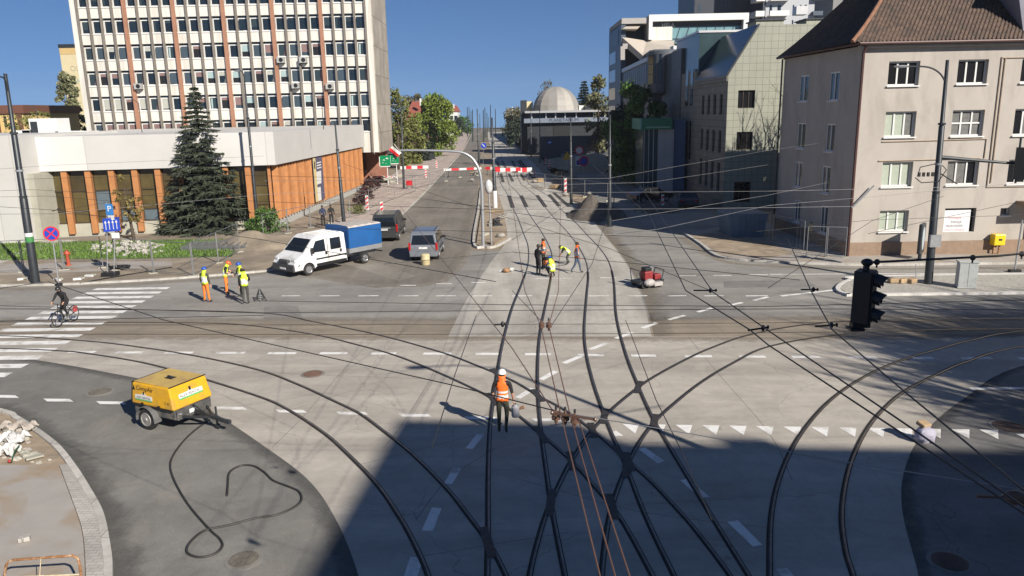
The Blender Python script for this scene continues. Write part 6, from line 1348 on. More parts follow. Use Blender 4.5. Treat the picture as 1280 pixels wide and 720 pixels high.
def person(label, loc, rz, pose=None, jacket=M_bl, trousers=M_gtr, sleeve=None, fore=None, vest=None, hat=None, hair=True, group=None, scale=1.0, name='person', brim=True, fine=1):
    t = thing(name, label, 'person', loc, rz, group); J = {k: Vector(v) for k, v in STAND.items()}
    for k, v in (pose or {}).items(): J[k] = Vector(v)
    for k in J: J[k] = J[k] * scale
    names = list(J); ix = {k: i for i, k in enumerate(names)}; vs = [J[k] for k in names]; es = [(ix[a], ix[b]) for a, b, _ in BONES]; rr = [RAD[k] for k in names]
    rr = [(r if isinstance(r, tuple) else (r, r)) for r in rr]
    # nose, ears
    hd = (J['top'] - J['nec']).normalized(); lat = (J['shr'] - J['shl']).normalized(); fw = lat.cross(hd) * -1; fw = hd.cross(lat) if hd.cross(lat).y > 0 else -hd.cross(lat)
    def addv(p, par, r): vs.append(p); rr.append((r, r)); es.append((par, len(vs) - 1)); return len(vs) - 1
    addv(J['hea'] + fw * .118, ix['hea'], .014)
    for s in (1, -1): addv(J['hea'] + lat * s * .092 + hd * .01, ix['hea'], .016)
    for sd_, h_, w_ in (('l', 'hal', 'wrl'), ('r', 'har', 'wrr')):
        d = (J[h_] - J[w_]).normalized(); si = d.cross(lat); si = si.normalized() if si.length > .2 else Vector((0, 1, 0)); si = (si - d * si.dot(d)).normalized()
        inn = d.cross(si) * (1 if sd_ == 'l' else -1)
        for q, (o_, ln_) in enumerate([(.030, .072), (.011, .082), (-.010, .078), (-.028, .062)]):
            b = addv(J[h_] + si * o_ + d * .02, ix[h_], .010); m_ = addv(J[h_] + si * o_ * 1.1 + d * (.02 + ln_ * .5), b, .0095); addv(J[h_] + si * o_ * 1.05 + d * (.02 + ln_ * .9) + inn * .02, m_, .008)
        b = addv(J[w_] + (J[h_] - J[w_]) * .5 + si * .04, ix[h_], .011); addv(J[h_] + si * .06 + d * .03, b, .0095)
    me = bpy.data.meshes.new('body'); me.from_pydata([tuple(v) for v in vs], es, []); o = bpy.data.objects.new('body', me); COL.objects.link(o)
    sk = o.modifiers.new('skin', 'SKIN'); sk.branch_smoothing = .35; sk.use_smooth_shade = True
    lay = me.skin_vertices[0].data
    for i, r in enumerate(rr): lay[i].radius = r; lay[i].use_root = (i == ix['pel'])
    sb = o.modifiers.new('sub', 'SUBSURF'); sb.levels = fine; sb.render_levels = fine
    dg = bpy.context.evaluated_depsgraph_get(); dg.update(); nm = bpy.data.meshes.new_from_object(o.evaluated_get(dg)); bpy.data.objects.remove(o)
    nm.materials.clear(); ms = [M_skin, jacket, trousers, sleeve or jacket, fore or sleeve or jacket, M_shoe, M_hair]
    for m in ms: nm.materials.append(m)
    key = {'s': 0, 'j': 1, 't': 2, 'a': 3, 'f': 4, 'b': 5}
    seg = [(J[a], J[b], key[c], a) for a, b, c in BONES]
    torso = set()
    for p in nm.polygons:
        c = p.center; best = (9, 0, '', 0)
        for a, b, k_, nme in seg:
            ab = b - a; tt = max(0, min(1, (c - a).dot(ab) / ab.length_squared)); dd = (c - a - ab * tt).length
            w_ = {'pel': .04, 'wai': .06, 'che': .06}.get(nme, 0); 
            if dd - w_ < best[0]: best = (dd - w_, k_, nme, tt if k_ == 1 and (b - J['shl']).length * (b - J['shr']).length < 1e-6 else 0)
        p.material_index = best[1]; p.use_smooth = True
        if best[1] == 0 and best[2] in ('nec', 'hea') and hair and (c - J['hea']).dot(fw) < .03 and (c - J['hea']).dot(hd) > -.06: p.material_index = 6
        if (best[1] == 1 and not (best[2] == 'che' and best[3] > .62)) or (best[2] == 'pel' and (c - J['pel']).dot(J['wai'] - J['pel']) > -.003): torso.add(p.index)
    body = bpy.data.objects.new('body', nm); COL.objects.link(body); body.parent = t; WM[body] = WM[t]
    if vest:
        used = {}; vv = []; ff = []; mi = []
        up = (J['nec'] - J['pel']).normalized(); Lu = (J['nec'] - J['pel']).length
        for p in nm.polygons:
            if p.index not in torso: continue
            f = []
            for vi in p.vertices:
                if vi not in used: used[vi] = len(vv); v = nm.vertices[vi]; vv.append(v.co + v.normal * .022)
                f.append(used[vi])
            ff.append(f); k_ = (p.center - J['pel']).dot(up) / Lu; mi.append(1 if (.12 < k_ < .25 or .36 < k_ < .49) else 0)
        vm = bpy.data.meshes.new('safety_vest'); vm.from_pydata([tuple(v) for v in vv], [], ff); vm.materials.append(vest); vm.materials.append(M_refl); vm.polygons.foreach_set('material_index', mi); vm.polygons.foreach_set('use_smooth', [True] * len(ff)); vm.update()
        vo = bpy.data.objects.new('safety_vest', vm); COL.objects.link(vo); vo.parent = t; WM[vo] = WM[t]
        s_ = vo.modifiers.new('s', 'SOLIDIFY'); s_.thickness = .012
    if hat:
        a = MB(); q = Vector((0, 0, 1)).rotation_difference(hd).to_matrix().to_4x4(); a.M = Matrix.Translation(J['hea'] + hd * .035) @ q
        a.ell((0, 0, 0), .118, .138, .125, 16, 6, lo=-.05)
        if brim: a.ell((0, .06 if True else 0, -.002), .115, .125, .012, 16, 4)
        a.build('helmet', hat, t, smooth=True, local=True)
    else:
        a = MB(); q = Vector((0, 0, 1)).rotation_difference(hd).to_matrix().to_4x4(); a.M = Matrix.Translation(J['hea'] + hd * .03 - fw * .015) @ q; a.ell((0, 0, 0), .096, .112, .115, 14, 6, lo=-.2); a.build('hair', M_hair, t, smooth=True, local=True)
    a = MB()
    for s in (1, -1): a.ell(J['hea'] + fw * .098 + lat * s * .034 + hd * .012, .011, .011, .008, 6, 4)
    a.build('eye', M_bl, t, local=True)
    return t
def face(dx, dy): return math.atan2(dy, dx) - math.pi / 2
WALK = dict(knl=(-.10, .16, .52), anl=(-.10, .02, .16), tol=(-.11, .16, .08), knr=(.10, -.02, .49), anr=(.10, -.10, .09), tor=(.11, .06, .035), ell=(-.25, -.10, 1.15), wrl=(-.24, -.10, .92), hal=(-.235, -.08, .84), elr=(.25, .03, 1.15), wrr=(.25, .15, .93), har=(.24, .2, .86))
g = G(629, 543)
fw_pose = dict(knl=(-.10, .05, .50), anl=(-.10, -.02, .09), tol=(-.12, .14, .035), knr=(.10, .10, .52), anr=(.10, -.20, .24), tor=(.11, -.14, .10), elr=(.26, -.02, 1.14), wrr=(.28, .10, .92), har=(.28, .13, .84), ell=(-.26, -.0, 1.14), wrl=(-.24, .12, .95), hal=(-.22, .17, .90))
pw = person('walking person in an orange vest and white helmet carrying a grey can on the tracks', (g.x, g.y, .03), face(.1, 1), fw_pose, M_bl, M_olive, M_bl, M_skin, M_hio, M_helw, scale=1.08, fine=2)
c = Vector((g.x, g.y, .03)) + Vector((.36, .12, .62)); a = MB(); a.lathe(c, [(.10, -.17), (.115, -.14), (.115, .12), (.06, .17), (.04, .2)], 12); can = thing('jerry_can', 'grey can with a dark spout carried by the walking person', 'can', c); a.build('can', mat('can_grey', (.33, .33, .35), .4), can, smooth=True)
a = MB(); a.tube([c + Vector((-.08, 0, .15)), c + Vector((0, 0, .23)), c + Vector((.08, 0, .15))], .015, 6); a.build('handle', M_black, can); a = MB(); a.cyl(c + Vector((.06, 0, .05)), c + Vector((.24, -.02, .12)), .03, .05, 10); a.build('spout', M_rust, can)
talk = dict(elr=(.25, .08, 1.16), wrr=(.14, .28, 1.10), har=(.08, .33, 1.10))
g = G(259, 378); person('person in a yellow vest, orange trousers and blue helmet seen from behind', (g.x, g.y, .03), face(.35, 1), dict(anl=(-.14, 0, .09), tol=(-.2, .14, .035), knl=(-.12, .02, .49), anr=(.15, .02, .09), tor=(.22, .14, .035)), M_gtr, M_otr, M_olive, None, M_hiy, M_helb)
g = G(284, 368); person('person in a yellow vest and orange helmet reaching over to the others', (g.x, g.y, .03), face(1, .2), dict(talk, ell=(-.22, .15, 1.2), wrl=(-.12, .36, 1.08), hal=(-.09, .42, 1.05), che=(0, .07, 1.31), nec=(0, .11, 1.46), hea=(0, .19, 1.57), top=(0, .22, 1.67), shl=(-.19, .08, 1.4), shr=(.19, .08, 1.4)), M_bl, M_otr, M_bl, M_skin, M_hiy, M_helo)
g = G(308, 380.5); person('person in a yellow vest and dark grey trousers with dark hair', (g.x, g.y, .03), face(-.3, 1), dict(talk, hea=(0, .05, 1.6), top=(0, .06, 1.71)), M_bl, M_gtr, M_bl, None, M_hiy, None)
g = G(303, 371); person('person in a yellow vest and blue helmet half hidden behind the dark haired one', (g.x, g.y, .03), face(-.6, -.6), talk, M_bl, M_gtr, M_bl, None, M_hiy, M_helb)
g = G(673, 345); person('person in dark clothes standing at the rails', (g.x, g.y, .03), face(.6, .5), talk, M_bl, M_bl, M_bl, None, None, None)
g = G(679, 336); person('person in an orange vest standing behind the dark clothed one', (g.x, g.y, .03), face(.6, -.3), talk, M_bl, M_bl, M_gtr, None, M_hio, None)
CR = dict(pel=(0, -.12, .38), wai=(0, -.06, .54), che=(0, .06, .74), nec=(0, .14, .88), hea=(0, .22, .98), top=(0, .26, 1.08), shl=(-.19, .1, .82), shr=(.19, .1, .82), ell=(-.22, .25, .60), wrl=(-.12, .42, .42), hal=(-.1, .48, .36), elr=(.22, .25, .60), wrr=(.12, .42, .42), har=(.1, .48, .36),
          hil=(-.1, -.1, .36), knl=(-.16, .30, .46), anl=(-.13, -.02, .09), tol=(-.16, .14, .035), hir=(.1, -.1, .36), knr=(.16, .30, .40), anr=(.13, -.06, .09), tor=(.16, .1, .035))
g = G(690, 347); person('crouching person in a yellow vest and blue helmet at the rail', (g.x, g.y, .03), face(-.4, .8), CR, M_jean, M_olive, M_jean, None, M_hiy, M_helb)
g = G(710, 331); person('bending person in a yellow vest behind the rail machine', (g.x, g.y, .03), face(-1, .1), dict(CR, pel=(0, -.1, .7), wai=(0, .02, .82), che=(0, .18, .95), nec=(0, .32, 1.0), hea=(0, .42, 1.02), top=(0, .52, 1.05), shl=(-.19, .24, .98), shr=(.19, .24, .98), ell=(-.22, .36, .74), wrl=(-.14, .46, .55), hal=(-.12, .5, .48), elr=(.22, .36, .74), wrr=(.14, .46, .55), har=(.12, .5, .48), hil=(-.1, -.1, .68), hir=(.1, -.1, .68), knl=(-.11, .08, .42), knr=(.11, .08, .42)), M_bl, M_gtr, M_bl, M_skin, M_hiy, None)
g = G(721, 342); person('walking person in an orange vest and jeans near the rail group', (g.x, g.y, .03), face(1, -.05), dict(WALK, anr=(.1, -.32, .16), knr=(.1, -.1, .5), tor=(.1, -.24, .06), anl=(-.1, .22, .09), knl=(-.1, .16, .5), tol=(-.11, .38, .035)), M_jean, M_jean, M_jean, None, M_hio, None)
g = G(404.5 / 1, 283); g = G(405 - 1, 285)
g = AY(404, 281, 62.5)
for lb_, px, py, jk in [('person in a navy jacket standing by the orange slats', 404.5, 285, M_navyc), ('person in black standing by the orange slats near the lamp post', 415, 284, M_bl)]:
    g = G(px, py); person(lb_, (g.x, g.y, .1), face(.3, -1), talk, jk, M_bl, jk, None, None, None)
# cyclist and bicycle
fwp, rwp = G(74, 409.5), G(93, 402); mid = (fwp + rwp) / 2; d = (fwp - rwp).normalized(); rz = face(d.x, d.y); WBk = 1.06
bk = thing('bicycle', 'dark bicycle crossing the zebra stripes', 'bicycle', (mid.x, mid.y, .05), rz)
a = MB(); a.tube([(0, .53, .35), (0, .40, .85), (0, .38, .98)], .02, 7); a.tube([(0, .42, .80), (0, -.12, .86)], .02, 7); a.tube([(0, .43, .72), (0, -.02, .28)], .024, 7); a.tube([(0, -.14, .95), (0, -.02, .28), (0, -.53, .35)], .016, 6); a.tube([(0, -.13, .84), (0, -.53, .35)], .014, 6); a.build('frame', M_dark, bk, local=True)
for y in (.53, -.53):
    a = MB(); a.M = Matrix.Translation((0, y, .35)) @ Matrix.Rotation(math.pi / 2, 4, 'Y'); a.tube([(.335 * math.cos(t * math.pi / 12), .335 * math.sin(t * math.pi / 12), 0) for t in range(24)], .022, 7, closed=True); w_ = a.build('wheel', M_tyre, bk, True, True)
    a = MB(); a.M = Matrix.Translation((0, y, .35)) @ Matrix.Rotation(math.pi / 2, 4, 'Y'); a.tube([(.312 * math.cos(t * math.pi / 12), .312 * math.sin(t * math.pi / 12), 0) for t in range(24)], .010, 5, closed=True)
    for q in range(14): a.cyl((0, 0, 0), (.31 * math.cos(q * math.pi / 7), .31 * math.sin(q * math.pi / 7), 0), .003, n=4)
    a.cyl((0, 0, -.04), (0, 0, .04), .025, n=8); a.build('rim', M_rim, w_, local=True)
a = MB(); a.tube([(-.30, .36, 1.02), (-.12, .42, 1.0), (.12, .42, 1.0), (.30, .36, 1.02)], .014, 6); a.build('handlebar', M_black, bk, local=True)
a = MB(); a.ell((0, -.17, .97), .08, .14, .04, 10, 6); a.build('saddle', M_white, bk, local=True, smooth=True)
a = MB(); a.box(-.14, -.04, -.66, -.44, .40, .66); bevel(a.build('pannier', mat('pannier_red', (.33, .05, .05), .7), bk, local=True), .03)
a = MB(); a.cyl((-.03, -.02, .28), (.03, -.02, .28), .09, n=14); a.bar((.09, .05, .14), (.09, -.02, .28), .03, .02); a.bar((-.09, -.09, .42), (-.09, -.02, .28), .03, .02); a.build('crank', M_galv, bk, local=True)
person('cyclist in black clothes and a helmet riding over the zebra crossing', (mid.x, mid.y, .05), rz, dict(pel=(0, -.16, 1.04), wai=(0, -.08, 1.17), che=(0, .06, 1.35), nec=(0, .14, 1.49), hea=(0, .20, 1.60), top=(0, .20, 1.71), shl=(-.19, .1, 1.42), shr=(.19, .1, 1.42), ell=(-.26, .20, 1.20), wrl=(-.28, .33, 1.07), hal=(-.27, .37, 1.04), elr=(.26, .20, 1.20), wrr=(.28, .33, 1.07), har=(.27, .37, 1.04),
    hil=(-.1, -.13, 1.0), knl=(-.12, .20, .78), anl=(-.11, -.03, .44), tol=(-.11, .10, .37), hir=(.1, -.13, 1.0), knr=(.12, .12, .62), anr=(.11, -.0, .24), tor=(.11, .13, .18)), M_bl, M_bl, M_bl, None, None, M_helk, brim=False)

# ------------------------------------------------------------------ trees
def leaves(n, pts, s, rr, flat=.0, asp=1.6):
    vs = []; fs = []
    for i in range(n):
        p = pts(rr)
        if p is None: continue
        u = Vector((rr.gauss(0, 1), rr.gauss(0, 1), rr.gauss(0, 1) * (1 - flat))).normalized(); v = u.orthogonal().normalized(); v.rotate(Matrix.Rotation(rr.random() * 6.28, 3, u))
        w_ = u.cross(v); k = s * rr.uniform(.6, 1.3); b = len(vs)
        vs += [p - v * k * asp * .5, p + w_ * k * .4, p + v * k * asp * .5 + u * k * .1, p - w_ * k * .4]; fs.append((b, b + 1, b + 2, b + 3))
    return vs, fs
def limbs(a, p, d, L_, r, depth, rr, spread=.6, tips=None, up=.25, kids=(2, 3)):
    n = 4; q = [p]; dd = d.copy()
    for i in range(n):
        dd = (dd + Vector((rr.gauss(0, .12), rr.gauss(0, .12), rr.gauss(0, .08) + up * .12))).normalized(); q.append(q[-1] + dd * L_ / n)
    a.tube(q, [r * (1 - .45 * i / n) for i in range(n + 1)], max(4, 7 - (3 - depth)), cap=False)
    if tips is not None: tips.append(q[-1])
    if depth <= 0: return
    for k in range(rr.randint(*kids) + (1 if depth > 2 else 0)):
        b = q[rr.randint(2, n)]; e = (dd + Vector((rr.gauss(0, spread), rr.gauss(0, spread), rr.gauss(up, spread * .6)))).normalized(); limbs(a, b, e, L_ * rr.uniform(.55, .8), r * .5, depth - 1, rr, spread, tips, up, kids)
def tree(name, label, base, h, cw, m, n=2600, s=.3, seed=1, crown0=.25, gaps=.35, group=None, bark=None, lobes=None, cat='tree'):
    rr = random.Random(seed); lobes = lobes or int(14 + 13 * max(1, h / cw)); t = thing(name, label, cat, base, 0, group); B = Vector(base); a = MB(); z0 = h * crown0
    a.tube([B, B + Vector((rr.gauss(0, .1), 0, h * .35)), B + Vector((rr.gauss(0, .3), rr.gauss(0, .3), h * .8))], [h * .018 + .05, h * .013 + .03, .03], 8)
    for k in range(9):
        zz_ = h * rr.uniform(crown0, .7); t_ = rr.random() * 6.28; limbs(a, B + Vector((0, 0, zz_)), Vector((math.cos(t_), math.sin(t_), .7)).normalized(), cw * .32, h * .005 + .02, 1, rr)
    a.build('trunk', bark or mat('bark', (.075, .055, .04), .9, var=.3, scale=6), t)
    cl = []
    for k in range(lobes):
        t_ = rr.random() * 6.28; zz_ = rr.random(); q = math.sin(math.pi * (.12 + .80 * zz_)) ** .8; rad_ = cw / 2 * q * rr.uniform(.25, 1.0)
        cl.append((B + Vector((rad_ * math.cos(t_), rad_ * math.sin(t_), z0 + (h - z0) * zz_ * .97)), cw * rr.uniform(.09, .2)))
    def pts(r_):
        c, k = cl[r_.randrange(len(cl))]; d = Vector((r_.gauss(0, 1), r_.gauss(0, 1), r_.gauss(0, .8))); d.normalize(); return c + d * k * r_.uniform(.45, 1.12)
    a = MB(); v, f = leaves(n, pts, s, rr, .3); a.add(v, f); a.build('crown', m, t); return t
def spruce(label, base, h, rbase, m, seed=3, whorls=26, n=16, group=None, s=.24):
    rr = random.Random(seed); t = thing('spruce_tree', label, 'tree', base, 0, group); B = Vector(base); a = MB(); a.tube([B, B + Vector((0, 0, h * .97))], [h * .016 + .04, .015], 8)
    fol = MB(); vs = []; fs = []
    for i in range(whorls):
        k = i / (whorls - 1); z = h * (.06 + .93 * k); L_ = rbase * (1 - k) ** .85 + .12
        for j in range(max(5, int(n * (1 - k * .6)))):
            t_ = rr.random() * 6.28; l = L_ * rr.uniform(.55, 1.2); d = Vector((math.cos(t_), math.sin(t_), 0)); pts = []
            for q in range(6):
                u = q / 5; pts.append(B + Vector((0, 0, z)) + d * l * u + Vector((0, 0, l * (-.30 * u + .16 * u * u) + rr.gauss(0, .02))))
            a.tube(pts, [.03 * (1 - k) + .008, .02, .016, .012, .008, .005], 4, cap=False)
            m_ = int(18 + 34 * l / rbase)
            for q in range(m_):
                u = rr.uniform(.12, 1.02); p = pts[min(4, int(u * 5))].lerp(pts[min(5, int(u * 5) + 1)], u * 5 % 1); sd2 = Vector((-d.y, d.x, 0)) * rr.choice((-1, 1))
                dr = (d * rr.uniform(.3, 1) + sd2 * rr.uniform(.2, 1) + Vector((0, 0, rr.uniform(-.65, .05)))).normalized(); w_ = dr.cross(Vector((0, 0, 1))).normalized() * s * .22; e = p + dr * s * rr.uniform(.7, 1.5) * (.6 + .6 * l / rbase); b = len(vs)
                vs += [p - w_ * .6, p + w_ * .6, e + w_ * .3, e - w_ * .3]; fs.append((b, b + 1, b + 2, b + 3))
                w2 = Vector((0, 0, 1)) * s * .14; b = len(vs); vs += [p - w2, p + w2, e + w2 * .3, e - w2 * .3]; fs.append((b, b + 1, b + 2, b + 3))
    a.build('trunk', mat('bark', (.075, .055, .04), .9, var=.3, scale=6), t); fol.add(vs, fs); fol.build('crown', m, t); return t
def bare(label, base, h, seed, r=.16, depth=5, group=None, spread=.42, L0=None, kids=(2, 3)):
    rr = random.Random(seed); t = thing('bare_tree', label, 'tree', base, 0, group); a = MB(); B = Vector(base); a.tube([B, B + Vector((0, 0, h * .25))], [r * 1.2, r], 8); a.build('trunk', mat('bark', (.075, .055, .04), .9, var=.3, scale=6), t)
    c = MB()
    for k in range(4):
        t_ = k * 1.57 + rr.random(); limbs(c, B + Vector((0, 0, h * (.22 + .06 * k))), Vector((math.cos(t_) * .45, math.sin(t_) * .45, 1)).normalized(), L0 or h * .3, r * .7, depth - 1, rr, spread, None, .35, kids)
    c.build('crown', mat('twig', (.07, .05, .04), .9, var=.2), t); return t
L_sp = leafmat('spruce_leaf', (.055, .068, .042), .6); L_gr = leafmat('leaf_green', (.055, .115, .018), .55); L_ye = leafmat('leaf_yellowgreen', (.12, .13, .03), .5); L_ol = leafmat('leaf_olive', (.085, .08, .04), .5); L_pa = leafmat('leaf_pale', (.14, .145, .07), .5); L_or = leafmat('leaf_copper', (.16, .12, .03), .55); L_dk = leafmat('leaf_dark', (.018, .03, .018), .5); L_rd = leafmat('leaf_purple', (.05, .018, .018), .5); L_fr = leafmat('leaf_fresh', (.115, .155, .02), .5)
g = G(262, 289); spruce('large dark spruce standing before the low white hall', (g.x, g.y, 0), 11.3, 3.1, L_sp, 4, 32, 38, s=.35)
g = G(168, 302); tree('young_tree', 'young thin tree with coppery spring leaves in front of the bronze windows', (g.x, g.y, .06), 5.0, 2.0, L_or, 420, .16, 5, .3, lobes=14)
g = G(338, 292); tree('shrub', 'round green shrub at the corner of the orange slats', (g.x - .3, g.y, 0), 1.75, 3.0, L_gr, 2600, .13, 6, .05, lobes=30, cat='shrub')
for i, (px, py, h_, w_) in enumerate([(452, 258, 1.1, 1.6), (458, 250, 1.3, 1.9), (464, 241, 1.6, 2.2)]):
    g = G(px, py); tree('shrub', ['smallest purple leaved shrub beside the paver footway', 'middle purple leaved shrub beside the paver footway', 'tallest purple leaved shrub beside the brick pier'][i], (g.x, g.y, .05), h_, w_, L_rd, 900, .14, 20 + i, .05, group='purple shrubs', cat='shrub')
g = G(447, 268); tree('shrub', 'yellow green shrub at the foot of the orange slats', (g.x, g.y, 0), .8, 1.6, L_ye, 500, .12, 28, .05, cat='shrub')
for i, (px, h_, w_) in enumerate([(88, 15.4, 3.4), (98, 13.3, 2.6)]):
    c = AY(px, 160, 132); tree('poplar_tree', ['taller pale poplar before the cream gable end', 'narrower pale poplar close to the office slab'][i], (c.x, 132, 0), AY(px, 87 if i == 0 else 93, 132).z, w_, L_pa, 4200, .34, 30 + i, .06, lobes=90, group='poplars')
for i, px in enumerate((30, 44, 16, 62)):
    c = AY(px, 168, 100); tree('tree', 'small thin budding tree before the long yellow building', (c.x, 100, 0), 9.6 + .6 * (i % 2), 3.4, L_ye, 420, .22, 40 + i, .35, group='budding trees', lobes=16)
c = AY(79, 150, 128); tree('tree', 'dark tree squeezed between the yellow building and the cream gable', (c.x, 128, 0), 11.5, 5, L_dk, 1300, .4, 45)
for nm_, lb_, px, Y, top, w_, m, n_, s_, sd_, gp in [
  ('tree', 'tall thin pale leaved tree beside the end wall of the office slab', 496, 128, 111, 4.4, L_ye, 1800, .30, 51, .45), ('tree', 'brownish round topped tree above the red roof', 519, 205, 117, 9, L_ol, 3000, .45, 52, .3),
  ('tree', 'large bright green chestnut tree on the avenue', 546, 165, 122, 9.6, L_fr, 8500, .38, 53, .10), ('tree', 'dark green tall tree top behind the chestnut', 541, 175, 119, 7, L_gr, 2200, .45, 54, .2),
  ('shrub', 'yellow green bushy tree under the red roof', 512, 140, 153, 6.5, L_ye, 4500, .32, 55, .02), ('shrub', 'copper green bush near the office slab', 499, 132, 150, 4.6, L_ye, 3000, .3, 56, .02), ('shrub', 'low dark green bush under the chestnut', 528, 150, 160, 5.0, L_dk, 1500, .32, 57, .02),
  ('tree', 'small green tree far down the avenue', 577, 330, 147, 9, L_gr, 1500, .6, 58, .1), ('tree', 'far green tree before the white house', 571, 300, 149, 7, L_dk, 900, .6, 59, .1),
  ('tree', 'olive green tree beside the platform poles', 645, 240, 134, 9.5, L_ol, 2200, .5, 60, .1), ('tree', 'dark hedge like tree under the stair block', 650, 200, 149, 9, L_dk, 1600, .5, 61, .02),
  ('tree', 'twiggy olive tree peeping over the dome', 686, 205, 101, 5.5, L_ol, 900, .3, 62, .5), ('tree', 'pale birch tree between the dark spruce and the modern block', 748, 150, 95, 5.4, L_pa, 3200, .36, 63, .12),
  ('tree', 'dense leafy tree shading the gallery of the modern block', 797, 94, 104, 6.6, L_gr, 8000, .32, 64, .10), ('tree', 'lower dark tree beside the planetarium wing', 782, 100, 132, 6.0, L_dk, 3600, .34, 65, .05)]:
    c = AY(px, 150, Y); tree(nm_, lb_, (c.x, Y, 0), AY(px, top, Y).z, w_, m, n_, s_, sd_, gp, cat='tree' if nm_ == 'tree' else 'shrub')
c = AY(730, 140, 175); spruce('dark spruce rising behind the planetarium dome', (c.x, 175, 0), AY(730, 101, 175).z, 2.9, L_dk, 8, 26, 24, s=.75)
for i, (x, y, h_) in enumerate([(26.0, 64.4, 11.5), (29.4, 65, 13.0)]): bare('bare tree hidden behind the cream house, its branch shadows on the tiled wall', (x, y, 0), h_, 70 + i, .2, 5, 'bare trees behind the house')
for i, (x, y, h_) in enumerate([(29, 13.5, 13.5), (33, 15, 13), (25.5, 13, 11), (36, 17.5, 14), (31, 10, 14.5), (34.5, 11, 15), (27, 16.5, 11.5), (30, 17, 13), (37, 14, 15), (33, 8.5, 15.5), (24.5, 10.5, 11), (28.5, 11.5, 12.5), (34, 13, 13.5), (38, 18.5, 13)]): bare('bare tree beside the junction whose twigs shade the asphalt', (x, y, 0), h_, 80 + i, .36, 5, 'bare roadside trees', .5, kids=(3, 4))
# lawn blades on the verge
rr = random.Random(5); a = MB(); LW = [(Vector(XY(0, 327)), Vector(XY(290, 321)), Vector(XY(285, 301)), Vector(XY(0, 306)))][0]; vs = []; fs = []
for k in range(9000):
    u, v_ = rr.random(), rr.random(); p = LW[0].lerp(LW[1], u).lerp(LW[3].lerp(LW[2], u), v_); q = Vector((p.x, p.y, .066)); t_ = rr.random() * 6.28; d = Vector((math.cos(t_), math.sin(t_), 0)) * .05; b = len(vs); vs += [q - d, q + d, q + Vector((rr.gauss(0, .04), rr.gauss(0, .04), rr.uniform(.08, .2)))]; fs.append((b, b + 1, b + 2))
a.add(vs, fs); stuff(tag(a.build('grass', leafmat('blade', (.085, .15, .02), .5)), 'green lawn grass before the low white hall', 'grass'))
# ------------------------------------------------------------------ signs
M_sblue = mat('sign_blue2', (.015, .05, .36), .4, var=.05); M_sred = mat('sign_red', (.55, .02, .03), .4, var=.05)
def disc(c, r, n_, m, parent, name, th=.02, rz=0.0, k=24):
    a = MB(); q = Vector((0, 0, 1)).rotation_difference(Vector(n_).normalized()).to_matrix().to_4x4(); a.M = Matrix.Translation(c) @ q @ Matrix.Rotation(rz, 4, 'Z'); a.lathe((0, 0, -th / 2), [(r, 0), (r, th)], k); return a.build(name, m, parent)
B = G(74, 357); c = AY(64, 292, B.y); s = thing('road_sign', 'round blue no stopping sign with a red cross on a thin leaning post', 'sign', B)
a = MB(); a.tube([B, c + Vector((0, .05, .3))], .035, 8); a.build('post', M_galv, s); n_ = Vector((.25, -1, 0)).normalized()
disc(c, .40, n_, M_sred, s, 'rim'); disc(c + n_ * .014, .33, n_, M_sblue, s, 'face'); r_ = Vector((-n_.y, n_.x, 0)); a = MB()
for g in (1, -1): a.bar(c + n_ * .028 + (r_ * .24 * g + Vector((0, 0, .24))), c + n_ * .028 - (r_ * .24 * g + Vector((0, 0, .24))), .07 , .012 + .003 * g, up=tuple(n_))
a.build('cross', M_sred, s)
a = MB(); a.lathe(B, [(.2, 0), (.2, .12), (.06, .16)], 10); a.build('foot', M_black, s)
B = G(137, 346); s = thing('road_sign', 'blue parking sign above a blue lane arrow panel on two posts', 'sign', B); c = AY(137, 262, B.y); d_ = AY(139, 281, B.y)
a = MB()
for dx in (-.12, .25): a.tube([B + Vector((dx, 0, 0)), Vector((d_.x + dx, B.y + .04, c.z + .4 if dx < 0 else d_.z + .4))], .03, 8)
a.build('post', M_galv, s)
a = MB(); a.box(c.x - .21, c.x + .21, B.y - .03, B.y, c.z - .32, c.z + .32); a.build('parking_plate', mat('sign_blue3', (.03, .16, .42), .4), s)
lettering('P', .46, M_white, s, (c.x - .12, B.y - .032, c.z - .10), (1, 0, 0), (0, 0, 1), extrude=.003)
a = MB(); a.box(c.x - .15, c.x + .2, B.y - .03, B.y, c.z - .58, c.z - .34); a.build('plate', M_white, s)
a = MB(); a.add([Vector((d_.x - .40, B.y - .13, d_.z - .40)), Vector((d_.x + .46, B.y + .06, d_.z - .36)), Vector((d_.x + .46, B.y + .06, d_.z + .44)), Vector((d_.x - .40, B.y - .13, d_.z + .36)), Vector((d_.x - .40, B.y - .10, d_.z - .40)), Vector((d_.x + .46, B.y + .09, d_.z - .36)), Vector((d_.x + .46, B.y + .09, d_.z + .44)), Vector((d_.x - .40, B.y - .10, d_.z + .36))], [(0, 1, 2, 3), (7, 6, 5, 4), (0, 4, 5, 1), (1, 5, 6, 2), (2, 6, 7, 3), (3, 7, 4, 0)]); a.build('lane_panel', M_sblue, s)
a = MB(); u_ = Vector((.86, .19, .04)).normalized(); o_ = Vector((d_.x + .03, B.y - .055, d_.z)); 
for k in (-.29, -.10, .10, .29):
    p = o_ + u_ * k; a.bar(p + Vector((0, -.01, -.26)), p + Vector((0, -.01, .14)), .035, .012, up=(0, -1, 0)); a.extr([p + Vector((-.06, -.02, .12)), p + Vector((.06, -.0, .12)), p + Vector((0, -.01, .27))], (0, -.01, 0))
a.build('arrow', M_white, s)
a = MB(); a.box(d_.x - .05, d_.x + .40, B.y - .03, B.y, d_.z - .78, d_.z - .46); a.build('plate', M_white, s)
a = MB(); a.box(B.x - .35, B.x + .5, B.y - .3, B.y + .3, .05, .3); bevel(a.build('foot', M_black, s), .05)
